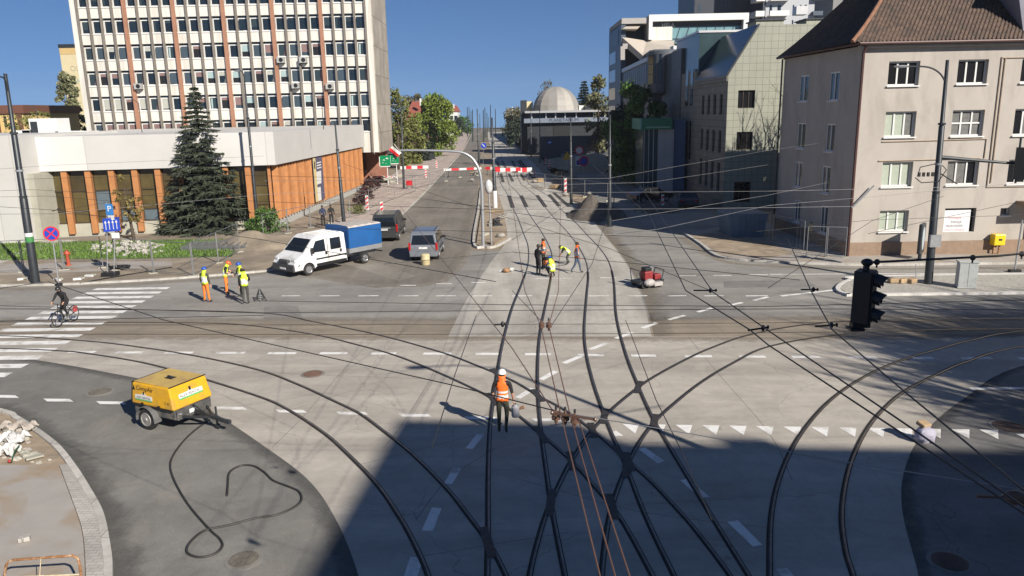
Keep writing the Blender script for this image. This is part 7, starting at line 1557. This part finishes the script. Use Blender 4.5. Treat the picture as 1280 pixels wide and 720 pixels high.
B = G(86, 333); s = thing('fire_hydrant', 'red fire hydrant on the lawn before the hall', 'hydrant', B); a = MB(); a.lathe(B, [(.16, .06), (.16, .1), (.10, .12), (.10, .75), (.14, .8), (.13, .95), (.05, 1.05)], 14); a.build('barrel', mat('hydrant_red', (.42, .07, .03), .55), s, smooth=True)
a = MB(); a.cyl(B + Vector((-.2, 0, .82)), B + Vector((.2, 0, .82)), .06, n=10); a.build('outlet', mat('hydrant_red', (.42, .07, .03), .55), s)
# green bank signs with flag
for lb_, px, py, sz, Y in [('large green square sign with four white star birds by the brick pier', 481.5, 201, .66, 99), ('smaller green sign with white birds beside the flag', 493.5, 199, .52, 99.6)]:
    c = AY(px, py, Y); s = thing('bank_sign', lb_, 'sign', (c.x, Y, c.z - sz), 0, 'green bank signs'); a = MB(); a.box(c.x - sz, c.x + sz, Y - .08, Y + .08, c.z - sz, c.z + sz); bevel(a.build('panel', mat('bank_green', (.0, .20, .075), .4, var=.05), s), .02)
    a = MB(); a.box(c.x - sz - .1, c.x - sz - .003, Y - .08, Y + .08, c.z - sz, c.z + sz * .8); a.box(c.x - sz, c.x + sz * .9, Y - .08, Y + .08, c.z - sz - .1, c.z - sz - .003); a.build('edge', M_white, s)
    a = MB()
    for bx_, bz_, k in ((-.45, -.35, .5), (-.25, .15, .8), (.35, .45, 1.0), (.15, -.5, .4)):
        q = Vector((c.x + bx_ * sz, Y - .085, c.z + bz_ * sz)); e = .42 * sz * k; a.extr([q + Vector((-e, 0, -.1 * e)), q + Vector((-.2 * e, 0, .1 * e)), q + Vector((.1 * e, 0, .6 * e)), q + Vector((.3 * e, 0, .1 * e)), q + Vector((e, 0, -.35 * e)), q + Vector((.1 * e, 0, -.2 * e))], (0, -.012, 0))
    a.build('star_bird', M_white, s)
    a = MB(); a.tube([(c.x + sz * .3, Y + .1, 0), (c.x + sz * .3, Y + .1, c.z + sz)], .05, 8); a.build('post', M_white, s)
c = AY(495, 190, 99.2); s = thing('flag', 'white and red flag hanging by the green signs', 'flag', c); a = MB(); vs = []; fs = []
for i in range(9):
    for j in range(7): u, v_ = i / 8, j / 6; vs.append(c + Vector((-.9 + 1.1 * u + .45 * v_, .12 * math.sin(5 * u + 2 * v_), .55 - 1.0 * u * .9 + .55 * v_ - .3)))
for i in range(8):
    for j in range(6): fs.append((i * 7 + j, (i + 1) * 7 + j, (i + 1) * 7 + j + 1, i * 7 + j + 1))
a.add(vs, fs); 
for i, f in enumerate(a.f): a.m[i] = 1 if (i % 6) < 3 else 0
a.build('cloth', [M_white, M_sred], s, smooth=True); a = MB(); a.tube([c + Vector((-.2, .05, 1.0)), c + Vector((.7, .05, -.2))], .03, 6); a.build('staff', M_white, s)
# red and white boards, delineators
def stripes(a, p, u, L_, z0, z1, n, first=0):
    for k in range(n): A, B_ = p + u * L_ * k / n, p + u * L_ * (k + 1) / n; nn = Vector((u.y, -u.x, 0)) * .03; a.add([A + Vector((0, 0, z0)), B_ + Vector((0, 0, z0)), B_ + Vector((0, 0, z1)), A + Vector((0, 0, z1)), A + nn + Vector((0, 0, z0)), B_ + nn + Vector((0, 0, z0)), B_ + nn + Vector((0, 0, z1)), A + nn + Vector((0, 0, z1))], [(3, 2, 1, 0), (4, 5, 6, 7), (0, 1, 5, 4), (2, 3, 7, 6), (1, 2, 6, 5), (0, 4, 7, 3)], (k + first) % 2)
def barrier(label, p0, p1, z0, z1, n, first=0):
    A, B_ = G(*p0), G(*p1); u = (B_ - A); L_ = u.length; u.normalize(); s = thing('road_barrier', label, 'barrier', (A + B_) / 2, 0, 'red and white barriers'); a = MB(); stripes(a, A, u, L_, z0, z1, n, first); a.build('board', [M_sred, M_white], s)
    for k in (.12, .88): a = MB(); q = A + u * L_ * k; a.bar(q + Vector((0, .06, 0)), q + Vector((0, .06, z1)), .06, .06); a.bar(q + Vector((-.05, -.35, .03)), q + Vector((-.05, .4, .03)), .2, .06); a.build('stand', M_dark, s)
barrier('white and red barrier board beside the black lamp post', (501, 222), (536, 221), 1.2, 1.62, 5, 1); barrier('red and white board across the tracks by the median', (607, 219), (625, 219), .8, 1.2, 3, 0); barrier('red board across the middle of the tracks', (619, 222), (651, 221), .8, 1.3, 5, 0)
barrier('red and white board at the platform end of the tracks', (640, 221), (665, 220), .6, 1.2, 4, 0); barrier('thin barrier pole with one red stripe over the carriageway', (555, 222), (602, 220), .95, 1.25, 5, 1); barrier('red plastic board at the foot of the lamp post', (508, 237), (516, 237), .5, 1.1, 1, 0)
def delin(label, px, py, h_=1.25, w_=.26):
    B = G(px, py); s = thing('delineator', label, 'delineator', B, 0, 'striped delineators'); a = MB(); n = 5
    a.box(B.x - w_ / 2, B.x + w_ / 2, B.y - .03, B.y + .03, .12, h_); a.build('panel', M_white, s); a = MB()
    for k in range(3):
        z = .2 + k * (h_ - .2) / 3; a.extr([(B.x - w_ / 2 + .01, B.y - .032, z), (B.x + w_ / 2 - .01, B.y - .032, z + .14), (B.x + w_ / 2 - .01, B.y - .032, z + .34), (B.x - w_ / 2 + .01, B.y - .032, z + .2)], (0, -.006, 0))
    a.build('stripe', M_sred, s); a = MB(); a.box(B.x - .3, B.x + .3, B.y - .2, B.y + .2, 0, .12); bevel(a.build('foot', M_black, s), .03)
for lb_, px, py, h_ in [('delineator on the paver footway beside the purple shrubs', 459.5, 264, 1.5), ('delineator behind the dark people carrier', 478, 272, 1.4), ('delineator standing near the white barrier board', 532.5, 223, 1.3), ('thin delineator at the carriageway kerb', 546, 211, 1.3), ('delineator in the shade beside the new tracks', 707, 242, 1.7), ('delineator at the near end of the platform', 668, 222, 1.2), ('delineator beside the platform under the thin pole', 682, 206, 1.2), ('delineator at the far platform end before the olive tree', 652, 192, 1.2), ('delineator on the carriageway edge near the blue keep right sign', 597, 214, 1.2), ('delineator on the dark road before the grey offices', 828, 264, 1.5), ('striped delineator post by the yellow warning sign', 687, 212, 1.4)]: delin(lb_, px, py, h_)
def psign(label, px, py, spx, spy, r, m, m2=None, k=24, rz=0.0, cat='sign'):
    B = G(px, py); c = AY(spx, spy, B.y); s = thing('road_sign', label, cat, B); a = MB(); a.tube([B, c + Vector((0, .06, r * .7))], .035, 7); a.build('post', M_galv, s); disc(c, r, (0, -1, 0), m, s, 'face', .02, rz, k)
    if m2: disc(c + Vector((0, -.014, 0)), r * .72, (0, -1, 0), m2, s, 'emblem', .02, rz, k)
    return s, c, B
s, c, B = psign('round blue keep right sign on the dark pole at the median', 604, 205, 604.5, 182, .5, M_sblue, None); a = MB(); a.bar(c + Vector((-.25, -.02, .3)), c + Vector((.2, -.02, -.2)), .12, .02, up=(0, -1, 0)); a.build('arrow', M_white, s)
psign('round blue and red sign before the sandy mound', 729, 214, 729.5, 201.5, .75, M_sred, M_sblue)
s, c, B = psign('stack of red and white signs before the sandy mound', 725, 212, 724, 188, .7, M_sred, M_white)
a = MB(); a.box(c.x - .55, c.x + .55, B.y - .04, B.y, c.z - 2.4, c.z - .9); a.build('lower_plate', M_white, s); a = MB(); a.box(c.x - .4, c.x + .4, B.y - .06, B.y - .041, c.z - 2.2, c.z - 1.5); a.build('print', M_sblue, s)
psign('yellow triangular warning sign at the road works', 709, 213, 709, 196, .85, mat('sign_yellow', (.6, .38, .02), .5), None, 3, rz=math.pi / 2)
psign('dark triangular give way sign seen from the back on the footway', 540.5, 214, 540, 196, .75, M_dark, None, 3, rz=math.pi / 2)
# ------------------------------------------------------------------ temporary fence panels
M_mesh = mat('fence_steel', (.26, .265, .27), .45, .6, var=.1)
def fence(label, p0, p1, h_=2.0, n=1, group='temporary fence panels', dense=9, m=None):
    A, B_ = G(*p0), G(*p1)
    for k in range(n):
        a0 = A.lerp(B_, k / n); a1 = A.lerp(B_, (k + 1) / n); a1 = a1 - (a1 - a0).normalized() * .08; s = thing('mesh_fence', label, 'fence', (a0 + a1) / 2, 0, group); a = MB(); Z = Vector((0, 0, 1))
        a.tube([a0 + Z * .05, a0 + Z * h_], .028, 6); a.tube([a1 + Z * .05, a1 + Z * h_], .028, 6); a.tube([a0 + Z * h_, a1 + Z * h_], .022, 6); a.tube([a0 + Z * .2, a1 + Z * .2], .022, 6); a.build('frame', m or M_mesh, s)
        a = MB()
        for q in range(1, dense): p = a0.lerp(a1, q / dense); a.cyl(p + Z * .2, p + Z * h_, .0035, n=4)
        for q in range(1, 5): a.cyl(a0 + Z * h_ * q / 5, a1 + Z * h_ * q / 5, .0035, n=4)
        a.build('mesh', m or M_mesh, s)
        for p in (a0, a1): a = MB(); a.obox(p + Z * .06, (.5, .22, .13), .4); a.build('foot', M_low, s)
fence('mesh fence panel standing before the lawn and the white wing', (-20, 344), (131, 336), 2.0, 3); fence('mesh fence panel between the grass and the brown earth', (146, 339), (243, 347), 2.0, 2); fence('mesh fence panel under the spruce tree', (243, 346), (300, 316), 2.0, 2); fence('mesh fence panel along the orange slats', (330, 300), (460, 268), 1.9, 5)
fence('mesh fence panel on the paver footway', (462, 262), (520, 240), 1.9, 2); fence('mesh fence panel across the footway before the red barrier', (516, 238), (575, 222), 1.6, 3)
fence('mesh fence panel on the sandy corner before the dark car', (914, 296), (962, 304), 2.0, 1); fence('mesh fence panel along the shaded wall of the cream house', (965, 306), (1005, 317), 2.0, 1); fence('mesh fence panel at the corner of the cream house', (1008, 322), (1058, 324), 1.9, 2); fence('mesh fence panel in the shade beside the new tracks', (660, 233), (760, 252), 1.8, 4)
fence('leaning mesh panel on the shaded dark road', (735, 268), (800, 266), 1.6, 2)
B = G(1268, 340); s = thing('fence_post', 'bare grey fence post before the house entrance', 'post', B); a = MB(); a.tube([B, AY(1278, 275, B.y)], .045, 8); a.build('post', M_galv, s); a = MB(); a.obox(B + Vector((0, 0, .07)), (.6, .25, .14)); a.build('foot', M_black, s)
# ------------------------------------------------------------------ street furniture by the house
B = G(1206, 362); s = thing('control_cabinet', 'light grey control cabinet on the gravel island', 'cabinet', B, rad(-12)); h_ = AY(1206, 326, B.y).z
a = MB(); a.box(-.42, .42, -.22, .22, .1, h_ - .06); bevel(a.build('body', mat('cabinet_grey', (.40, .42, .41), .5, var=.05), s, local=True), .015); a = MB(); a.box(-.46, .46, -.26, .26, h_ - .06, h_); bevel(a.build('lid', mat('cabinet_grey', (.40, .42, .41), .5), s, local=True), .01); a = MB(); a.box(-.40, -.01, -.235, -.223, .2, h_ - .12); a.box(.01, .40, -.235, -.223, .2, h_ - .12); a.build('door', mat('cabinet_door', (.36, .38, .37), .5), s, local=True); a = MB(); a.box(-.46, .46, -.26, .26, 0, .1); a.build('plinth', M_low, s, local=True)
c = AY(1247, 299, 44.9); s = thing('post_box', 'yellow post box on the wall beside the house entrance', 'post box', (c.x, 44.9, c.z)); a = MB(); a.box(c.x - .33, c.x + .33, 44.65, 45.13, c.z - .34, c.z + .32); bevel(a.build('box', mat('post_yellow', (.75, .50, .01), .4, var=.04), s), .05); a = MB(); a.box(c.x - .08, c.x + .12, 44.635, 44.648, c.z - .05, c.z + .06); a.build('emblem', M_black, s); a = MB(); a.bar((c.x - .15, 44.9, .1), (c.x - .15, 44.9, c.z - .35), .08, .08); a.bar((c.x + .15, 44.9, .1), (c.x + .15, 44.9, c.z - .35), .08, .08); a.build('stand', M_rust, s)
B = G(1149, 326); c = AY(1152, 298, B.y); s = thing('advert_stand', 'dark advertising stand with a pale oval poster behind the lamp post', 'advert stand', B, 0); a = MB(); a.obox((c.x, B.y, c.z), (.95, .2, 1.75), rad(50)); bevel(a.build('case', M_dark, s), .06); a = MB(); e = Vector((math.cos(rad(50)), math.sin(rad(50)), 0)); n_ = Vector((e.y, -e.x, 0)); nl = -n_ if n_.dot(Vector((0, -1, 0))) < 0 else n_
a.add([Vector((c.x, B.y, c.z)) + nl * .105 + e * .3 * math.cos(t * math.pi / 10) + Vector((0, 0, .68 * math.sin(t * math.pi / 10))) for t in range(20)], [tuple(range(20))]); a.build('poster', mat('poster_pale', (.32, .38, .42), .3), s); a = MB(); a.cyl(B, (c.x, B.y, c.z - .8), .1, n=10); a.build('leg', M_dark, s)
B = G(1145, 356); s = thing('survey_pole', 'thin grey rod standing on the gravel island', 'rod', B); a = MB(); a.tube([B, AY(1145, 330, B.y)], .02, 6); a.build('rod', M_galv, s)
for i, px in enumerate((1117, 1128, 1139)):
    c = G(px, 356); s = tag(None or (lambda a: (a.obox((c.x, c.y, .22), (.55, .36, .24), .3 * i, 0, .12 * (i - 1)), bevel(a.build('paper_sack', mat('sack_tan', (.34, .24, .14), .8, var=.25, scale=4)), .06, 3))[1])(MB()), ['tan paper sack at the left end of the row of three on the gravel island', 'middle tan paper sack on the gravel island', 'tan paper sack nearest the thin grey rod'][i], 'sack', 'paper sacks on the island')
B = G(1012, 310); s = thing('warning_lamp', 'small yellow lamp box clipped on the fence at the house corner', 'lamp', B + Vector((0, 0, 1.2))); a = MB(); a.box(B.x - .12, B.x + .12, B.y - .06, B.y + .06, 1.1, 1.6); bevel(a.build('box', mat('lamp_cream', (.5, .42, .22), .4), s), .03); a = MB(); a.cyl((B.x, B.y, 1.6), (B.x, B.y, 1.68), .05, n=8); a.build('handle', M_black, s)
B = G(953, 307); s = thing('skip_container', 'blue grey metal container in the shade behind the fence', 'container', (B.x, B.y + 4, 0)); a = MB(); a.add([(B.x - 1.2, B.y + 3, .1), (B.x + 1.0, B.y + 3, .1), (B.x + 1.3, B.y + 3, 1.7), (B.x - 1.5, B.y + 3, 1.7), (B.x - 1.2, B.y + 6, .1), (B.x + 1.0, B.y + 6, .1), (B.x + 1.3, B.y + 6, 1.7), (B.x - 1.5, B.y + 6, 1.7)], [(0, 1, 2, 3), (4, 7, 6, 5), (0, 3, 7, 4), (1, 5, 6, 2), (0, 4, 5, 1), (3, 2, 6, 7)]); a.build('body', mat('container_blue', (.10, .16, .22), .6, var=.15), s); a = MB()
for k in range(6): a.bar((B.x - 1.1 + .42 * k, B.y + 2.96, .15), (B.x - 1.3 + .5 * k, B.y + 2.96, 1.65), .07, .06)
a.build('rib', mat('container_blue', (.10, .16, .22), .6), s)
# ------------------------------------------------------------------ working gear on the junction
B = G(809, 358); s = thing('rail_grinder', 'red and white wheeled rail machine standing on the asphalt edge', 'machine', (B.x, B.y, .03), rad(25)); a = MB()
a.box(-.75, .75, -.4, .4, .22, .34); a.tube([(-.7, -.4, .34), (-.8, -.4, .95), (-.8, .4, .95), (-.7, .4, .34)], .025, 6); a.tube([(.6, -.38, .34), (.75, -.38, .85), (.75, .38, .85), (.6, .38, .34)], .025, 6); a.build('frame', M_dark, s, local=True)
a = MB(); a.box(-.35, .15, -.3, .2, .345, .82); bevel(a.build('engine', mat('machine_red', (.22, .02, .022), .5, var=.25, scale=5), s, local=True), .05); a = MB(); a.box(.25, .65, -.3, .1, .345, .62); bevel(a.build('toolbox', mat('machine_red', (.22, .02, .022), .5), s, local=True), .04)
a = MB(); a.box(-.3, .1, -.25, .15, .823, 1.0); a.cyl((-.1, .3, .5), (.5, .3, .5), .14, n=12); bevel(a.build('tank', M_black, s, local=True), .02); a = MB(); a.ell((-.25, -.55, .3), .32, .22, .2, 12, 8); a.box(.0, .5, -.65, -.42, .1, .3); a.build('grinding_head', mat('head_grey', (.36, .34, .32), .6, var=.25, scale=8), s, local=True)
a = MB(); a.cyl((.1, -.1, .83), (.1, -.1, 1.05), .05, n=8); a.cyl((.35, .25, .64), (.35, .25, 1.0), .12, n=10); a.build('exhaust', M_galv, s, local=True)
for x in (-.5, .5):
    for y in (-.42, .42): a = MB(); a.M = Matrix.Translation((x, y, .15)) @ Matrix.Rotation(math.pi / 2, 4, 'X'); a.lathe((0, 0, 0), [(.15, -.05), (.15, .05)], 14); a.build('wheel', M_tyre, s, local=True)
B = G(686, 337); s = thing('rail_drill', 'small orange and black engine tool between the people at the rail', 'machine', (B.x, B.y, .03), .5); a = MB(); a.box(-.3, .3, -.18, .18, .25, .55); bevel(a.build('engine', mat('tool_orange', (.5, .14, .03), .5), s, local=True), .05); a = MB(); a.box(-.25, .05, -.15, .15, .553, .72); a.build('cowl', M_black, s, local=True); a = MB()
for x in (-.28, .28): a.bar((x, -.2, 0), (x, .0, .3), .04, .04); a.bar((x, .2, 0), (x, .0, .3), .04, .04)
a.build('leg', M_dark, s, local=True); a = MB(); a.tube([(.3, 0, .45), (.9, .05, .3), (1.5, .1, .25)], .03, 6); a.build('handle', M_dark, s, local=True)
B = G(326, 376); s = thing('cable_tripod', 'small grey wire tripod left on the asphalt near the yellow vests', 'tripod', (B.x, B.y, .02)); a = MB(); ap = Vector((-.02, 0, .62))
for t_ in range(5): q = Vector((.3 * math.cos(t_ * 1.257), .3 * math.sin(t_ * 1.257), 0)); a.bar(q, ap, .03, .03)
for z in (.15, .32): a.tube([(.3 * (1 - z / .62) * math.cos(t_ * 1.257), .3 * (1 - z / .62) * math.sin(t_ * 1.257), z) for t_ in range(5)], .015, 5, closed=True)
a.build('frame', M_dark, s, local=True)
B = G(633, 341); s = thing('tool_bundle', 'small brown and red bundle of tools on the track bed', 'tools', (B.x, B.y, .03)); a = MB(); a.ell((0, 0, .12), .22, .18, .14, 10, 6); a.build('bag', M_rust, s, local=True, smooth=True); a = MB(); a.bar((-.4, .1, .05), (.45, -.05, .22), .05, .05); a.ell((.3, .05, .16), .14, .1, .1, 8, 6); a.build('tool', M_white, s, local=True)
B = G(532, 331); s = thing('barrel', 'pale yellow drum behind the silver grey van', 'drum', (B.x, B.y, .01)); a = MB(); a.lathe((0, 0, 0), [(.24, 0), (.27, .05), (.27, .3), (.285, .32), (.27, .34), (.27, .60), (.22, .66)], 18); a.build('drum', mat('drum_cream', (.5, .42, .24), .6, var=.1), s, local=True, smooth=True)
B = G(1155, 553); s = thing('filled_sack', 'pale lilac sack with tan paper on top lying on the shade edge', 'sack', (B.x, B.y, .015)); rr = random.Random(3); a = MB(); a.ell((0, 0, .2), .28, .2, .24, 16, 10); a.v = [v + Vector((rr.gauss(0, .016), rr.gauss(0, .016), rr.gauss(0, .016))) for v in a.v]; a.build('sack', mat('sack_lilac', (.34, .33, .40), .7, var=.2, scale=5), s, local=True, smooth=True); a = MB(); a.obox((.0, .1, .47), (.34, .26, .12), .5, 0, .3, .1); bevel(a.build('paper', mat('sack_tan', (.34, .24, .14), .8, var=.25, scale=4), s, local=True), .03)
# concrete blocks and rails stacked by the brick pier
B = G(487, 226); rr = random.Random(12)
for i in range(14):
    c = B + Vector((rr.uniform(-2.2, 1.6), rr.uniform(-5, 1), .11 + .18 + .36 * (i % 3 == 0))); a = MB(); a.obox(c, (1.0, .35, .34), rr.gauss(0, .3)); tag(a.build('kerb_stone', M_low), 'grey kerb stone in the loose pile beside the brick pier', 'kerb stone', 'kerb stones by the brick pier')
for i in range(5):
    c = B + Vector((-.8 + .25 * i, -3.2 + .15 * i, .75 + .1 * (i % 2))); a = MB(); a.obox(c, (2.8, .22, .12), -.45); 
    for k in range(3): a.obox(c + Vector((math.cos(-.45), math.sin(-.45), 0)) * (k - 1) * .9 + Vector((0, 0, .002)), (.4, .226, .124), -.45, 1)
    tag(a.build('barrier_plank', [M_white, M_sred]), 'white and red plank lying on the pile beside the brick pier', 'plank', 'planks on the pile')
# ------------------------------------------------------------------ near left corner: rubble, sheeting, rusty guard frame
rr = random.Random(21)
for i in range(70):
    px, py = rr.uniform(-15, 66), rr.uniform(531, 583)
    if px > 18 + (py - 524) * .85: continue
    c = G(px, py); sz = rr.uniform(.05, .19); a = MB(); a.ell((c.x, c.y, .055 + sz * .25), sz, sz * rr.uniform(.6, 1), sz * .5, 7, 5); a.v = [v + Vector((rr.gauss(0, sz * .09), rr.gauss(0, sz * .09), rr.gauss(0, sz * .07))) for v in a.v]
    tag(a.build('stone', [M_low, M_slab, M_gravel][i % 3]), 'broken stone on the sandy corner beside the kerb', 'stone', 'stones on the sandy corner')
for lb_, px, py, w_, h_, m, sd_ in [('crumpled white plastic sheet on the rubble', 8, 556, 1.15, .6, mat('sheet_white', (.46, .46, .45), .5, var=.15, scale=3), 3), ('smaller grey plastic sheet at the frame edge', 2, 571, .9, .5, mat('sheet_grey', (.5, .5, .48), .5, var=.15), 5), ('beige crumpled sheet on top of the rubble', 24, 541, 1.0, .35, mat('sheet_beige', (.33, .295, .26), .7, var=.15), 9)]:
    c = G(px, py); r2 = random.Random(sd_); a = MB(); n = 22; vs = []; fs = []
    for i in range(n + 1):
        for j in range(n + 1):
            x, y = i / n - .5, j / n - .5; vs.append((c.x + x * w_ + .05 * math.sin(9 * y + sd_), c.y + y * h_ + .05 * math.sin(11 * x), .16 + .10 * abs(math.sin(7 * x + 5 * y + sd_)) + .07 * math.sin(17 * x - 9 * y) + r2.gauss(0, .02)))
    for i in range(n):
        for j in range(n): fs.append((i * (n + 1) + j, (i + 1) * (n + 1) + j, (i + 1) * (n + 1) + j + 1, i * (n + 1) + j + 1))
    a.add(vs, fs); o = a.build('plastic_sheet', m, smooth=True); tag(o, lb_, 'sheet', 'plastic sheets'); k_ = o.modifiers.new('s', 'SOLIDIFY'); k_.thickness = .006
a = MB(); A, B_ = G(14, 578, .1), G(24, 557, .3); a.tube([A, A.lerp(B_, .5) + Vector((0, 0, .08)), B_], .02, 6); tag(a.build('plastic_pipe', mat('pipe_green', (.02, .07, .03), .5)), 'thin dark green pipe sticking out of the white sheet', 'pipe')
c = G(13, 582); a = MB(); a.lathe((c.x, c.y, .1), [(.035, 0), (.045, .02), (.045, .06), (.03, .07)], 10); tag(a.build('cap', mat('cap_red', (.35, .05, .05), .5)), 'small red cap on the edge of the cast slab', 'cap')
A, B_ = G(33, 580), G(55, 574); a = MB(); a.bar(A + Vector((0, 0, .14)), B_ + Vector((0, 0, .13)), .16, .05); tag(a.build('plank', M_low), 'pale broken plank along the top edge of the slab', 'plank')
c = G(32, 682); a = MB(); a.obox((c.x, c.y, .17), (.22, .16, .1), .4); tag(bevel(a.build('paving_block', M_pavg), .012), 'loose pale paving block on the slab near the rusty frame', 'paving block')
# guard frame leaning upright near the bottom edge
s = thing('guard_frame', 'rusty tubular guard frame standing on the slab in the near corner', 'barrier', G(55, 740, .11)); tl, tr = (8, 703), (97, 695); Y0 = G(55, 752, .1).y
def gp(px, py): return AY(px, py, Y0)
A = gp(4, 760); A.z = .1; B_ = gp(106, 760); B_.z = .1; q = [A, gp(6, 715), gp(9, 704), gp(16, 700), gp(90, 694.5), gp(97, 698), gp(100, 708), B_]
a = MB(); a.tube([q[0]] + spline(q[1:4], 4) + spline(q[4:7], 4) + [q[7]], .024, 10); a.build('frame', M_rust, s, smooth=True)
a = MB(); a.tube([gp(51, 698), gp(47, 760)], .008, 6); a.tube([gp(7, 722), gp(101, 718)], .018, 8); a.build('rail', mat('rail_cream', (.5, .42, .28), .7, var=.3, scale=9), s)
# ------------------------------------------------------------------ covers, debris
def cover(label, px, py, r, m=None, kind='manhole_cover', z=.034):
    c = G(px, py); s = thing(kind, label, 'manhole cover', (c.x, c.y, z - .03)); a = MB(); a.lathe((c.x, c.y, 0), [(r + .09, z - .022), (r + .09, z - .012), (r + .01, z - .010)], 28); a.build('ring', mat('ring_conc', (.19, .18, .16), .9, var=.2), s); a = MB(); a.lathe((c.x, c.y, 0), [(r, z - .03), (r, z), (r * .85, z + .004)], 28)
    for k in range(-3, 4):
        L_ = math.sqrt(max(.01, .7 - (k / 4) ** 2)) * r * .9; a.box(c.x - L_, c.x + L_, c.y + k * r / 4.3 - .02, c.y + k * r / 4.3 + .02, z + .004, z + .010)
    a.build('lid', m or mat('cast_iron', (.10, .07, .055), .75, .3, var=.3, scale=8), s)
cover('rusty brown manhole cover on the concrete deck', 391, 468, .33, mat('iron_brown', (.17, .10, .075), .8, .2, var=.2, scale=8)); cover('dark oval manhole cover at the near asphalt edge by the hose', 305, 700, .30, mat('iron_dusty', (.15, .135, .11), .85, .2, var=.35, scale=9), z=.03); cover('grey worn cover on the asphalt beside the zebra stripes', 125, 490, .36, mat('iron_dusty', (.15, .135, .11), .85, .2), z=.03)
cover('shaded manhole cover on the right asphalt corner', 1187, 703, .33, z=.03); cover('wide patterned cover in the tree shade at the frame edge', 1262, 534, .42, z=.03)
for i, (px, py) in enumerate([(72, 352), (98, 351), (112, 347), (28, 351)]):
    c = G(px, py); r2 = random.Random(i); a = MB(); a.obox((c.x, c.y, .12), (.5, .22, .1), r2.random() * 3); a.obox((c.x + .2, c.y + .05, .16), (.3, .14, .08), r2.random() * 3, 1); tag(a.build('debris', [M_white, M_low]), 'scrap of pale building waste along the kerb by the black pole', 'debris', 'kerb side scraps')
B = G(150, 338); s = thing('cable_reel', 'dark coil of cable lying on the slab by the parking sign', 'cable', B); a = MB()
for k in range(5): a.tube([(B.x + (.5 + .04 * k) * math.cos(t_ * .5236), B.y + (.3 + .03 * k) * math.sin(t_ * .5236), .13 + .03 * k) for t_ in range(12)], .025, 5, closed=True)
a.build('coil', M_black, s)
A, B_ = G(100, 356), G(215, 336); a = MB(); a.tube([A + Vector((0, 0, .1)), A.lerp(B_, .3) + Vector((.2, .3, .12)), A.lerp(B_, .6) + Vector((-.2, -.1, .1)), B_ + Vector((0, 0, .1))], .03, 6); tag(a.build('ground_cable', M_black), 'black cable lying along the edge of the slab footway', 'cable')
s = thing('mesh_stack', 'pile of grey steel mesh panels lying under the spruce', 'mesh panels', G(270, 312)); c = G(270, 312); a = MB()
for k in range(5):
    for q in range(9): a.bar(c + Vector((-2 + .5 * q, -.6, .12 + .06 * k)), c + Vector((-2 + .5 * q + .2, .7, .25 + .06 * k)), .03, .03)
    a.bar(c + Vector((-2.2, -.6, .12 + .06 * k)), c + Vector((2.3, -.6, .12 + .06 * k)), .04, .04); a.bar(c + Vector((-2, .7, .25 + .06 * k)), c + Vector((2.5, .7, .25 + .06 * k)), .04, .04)
a.build('panel', M_mesh, s)

# ------------------------------------------------------------------ building clutter along the median and the new tracks
rr = random.Random(44)
M_wood = mat('raw_wood', (.38, .27, .15), .8, var=.25, scale=6)
for i in range(26):
    px, py = [(rr.uniform(602, 630), rr.uniform(264, 302)), (rr.uniform(588, 606), rr.uniform(206, 232)), (rr.uniform(662, 702), rr.uniform(222, 240)), (rr.uniform(700, 740), rr.uniform(232, 258))][i % 4]
    c = G(px, py); a = MB(); kind = i % 3
    if kind == 0: a.obox((c.x, c.y, .22), (rr.uniform(.5, 1.1), .25, .16), rr.random() * 3); tag(a.build('concrete_block', M_low), 'loose grey concrete block among the road works beside the tracks', 'block', 'loose blocks by the tracks')
    elif kind == 1: a.obox((c.x, c.y, .24), (rr.uniform(1.2, 2.4), .14, .06), rr.random() * 3, 0, 0, rr.uniform(-.06, .06)); tag(a.build('timber', M_wood), 'raw timber length lying among the road works beside the tracks', 'timber', 'timber by the tracks')
    else: a.ell((c.x, c.y, .24), .36, .24, .18, 10, 7); a.v = [v + Vector((rr.gauss(0, .02), rr.gauss(0, .02), rr.gauss(0, .015))) for v in a.v]; tag(a.build('sand_bag', mat('bag_grey', (.30, .28, .25), .85, var=.2), smooth=True), 'filled grey bag lying among the road works beside the tracks', 'bag', 'filled bags by the tracks')
B = G(621, 284); s = thing('plate_compactor', 'dark engine machine parked on the median by the white footed pole', 'machine', (B.x, B.y, .13), .4); a = MB(); a.box(-.4, .4, -.3, .3, 0, .12); a.build('base_plate', M_dark, s, local=True); a = MB(); a.box(-.3, .2, -.22, .22, .12, .55); a.cyl((-.05, -.3, .4), (-.05, .3, .4), .16, n=12); bevel(a.build('engine', M_black, s, local=True), .04); a = MB(); a.tube([(.2, -.2, .4), (.8, -.2, .95), (.8, .2, .95), (.2, .2, .4)], .02, 6); a.build('handle', M_dark, s, local=True)

for i, (px, py) in enumerate([(694, 236), (673, 228), (712, 226), (700, 219)]):
    c = G(px, py); a = MB(); rz = rr.random()
    for k in range(3): a.obox((c.x, c.y, .16 + .15 * k), (1.2, .8, .11), rz + .05 * k, 0)
    tag(a.build('pallet_stack', [M_wood]), ['stack of wooden boards by the mesh fences', 'stack of wooden boards at the near platform end', 'stack of wooden boards in front of the sandy mound', 'stack of wooden boards beside the yellow warning sign'][i], 'boards', 'board stacks')
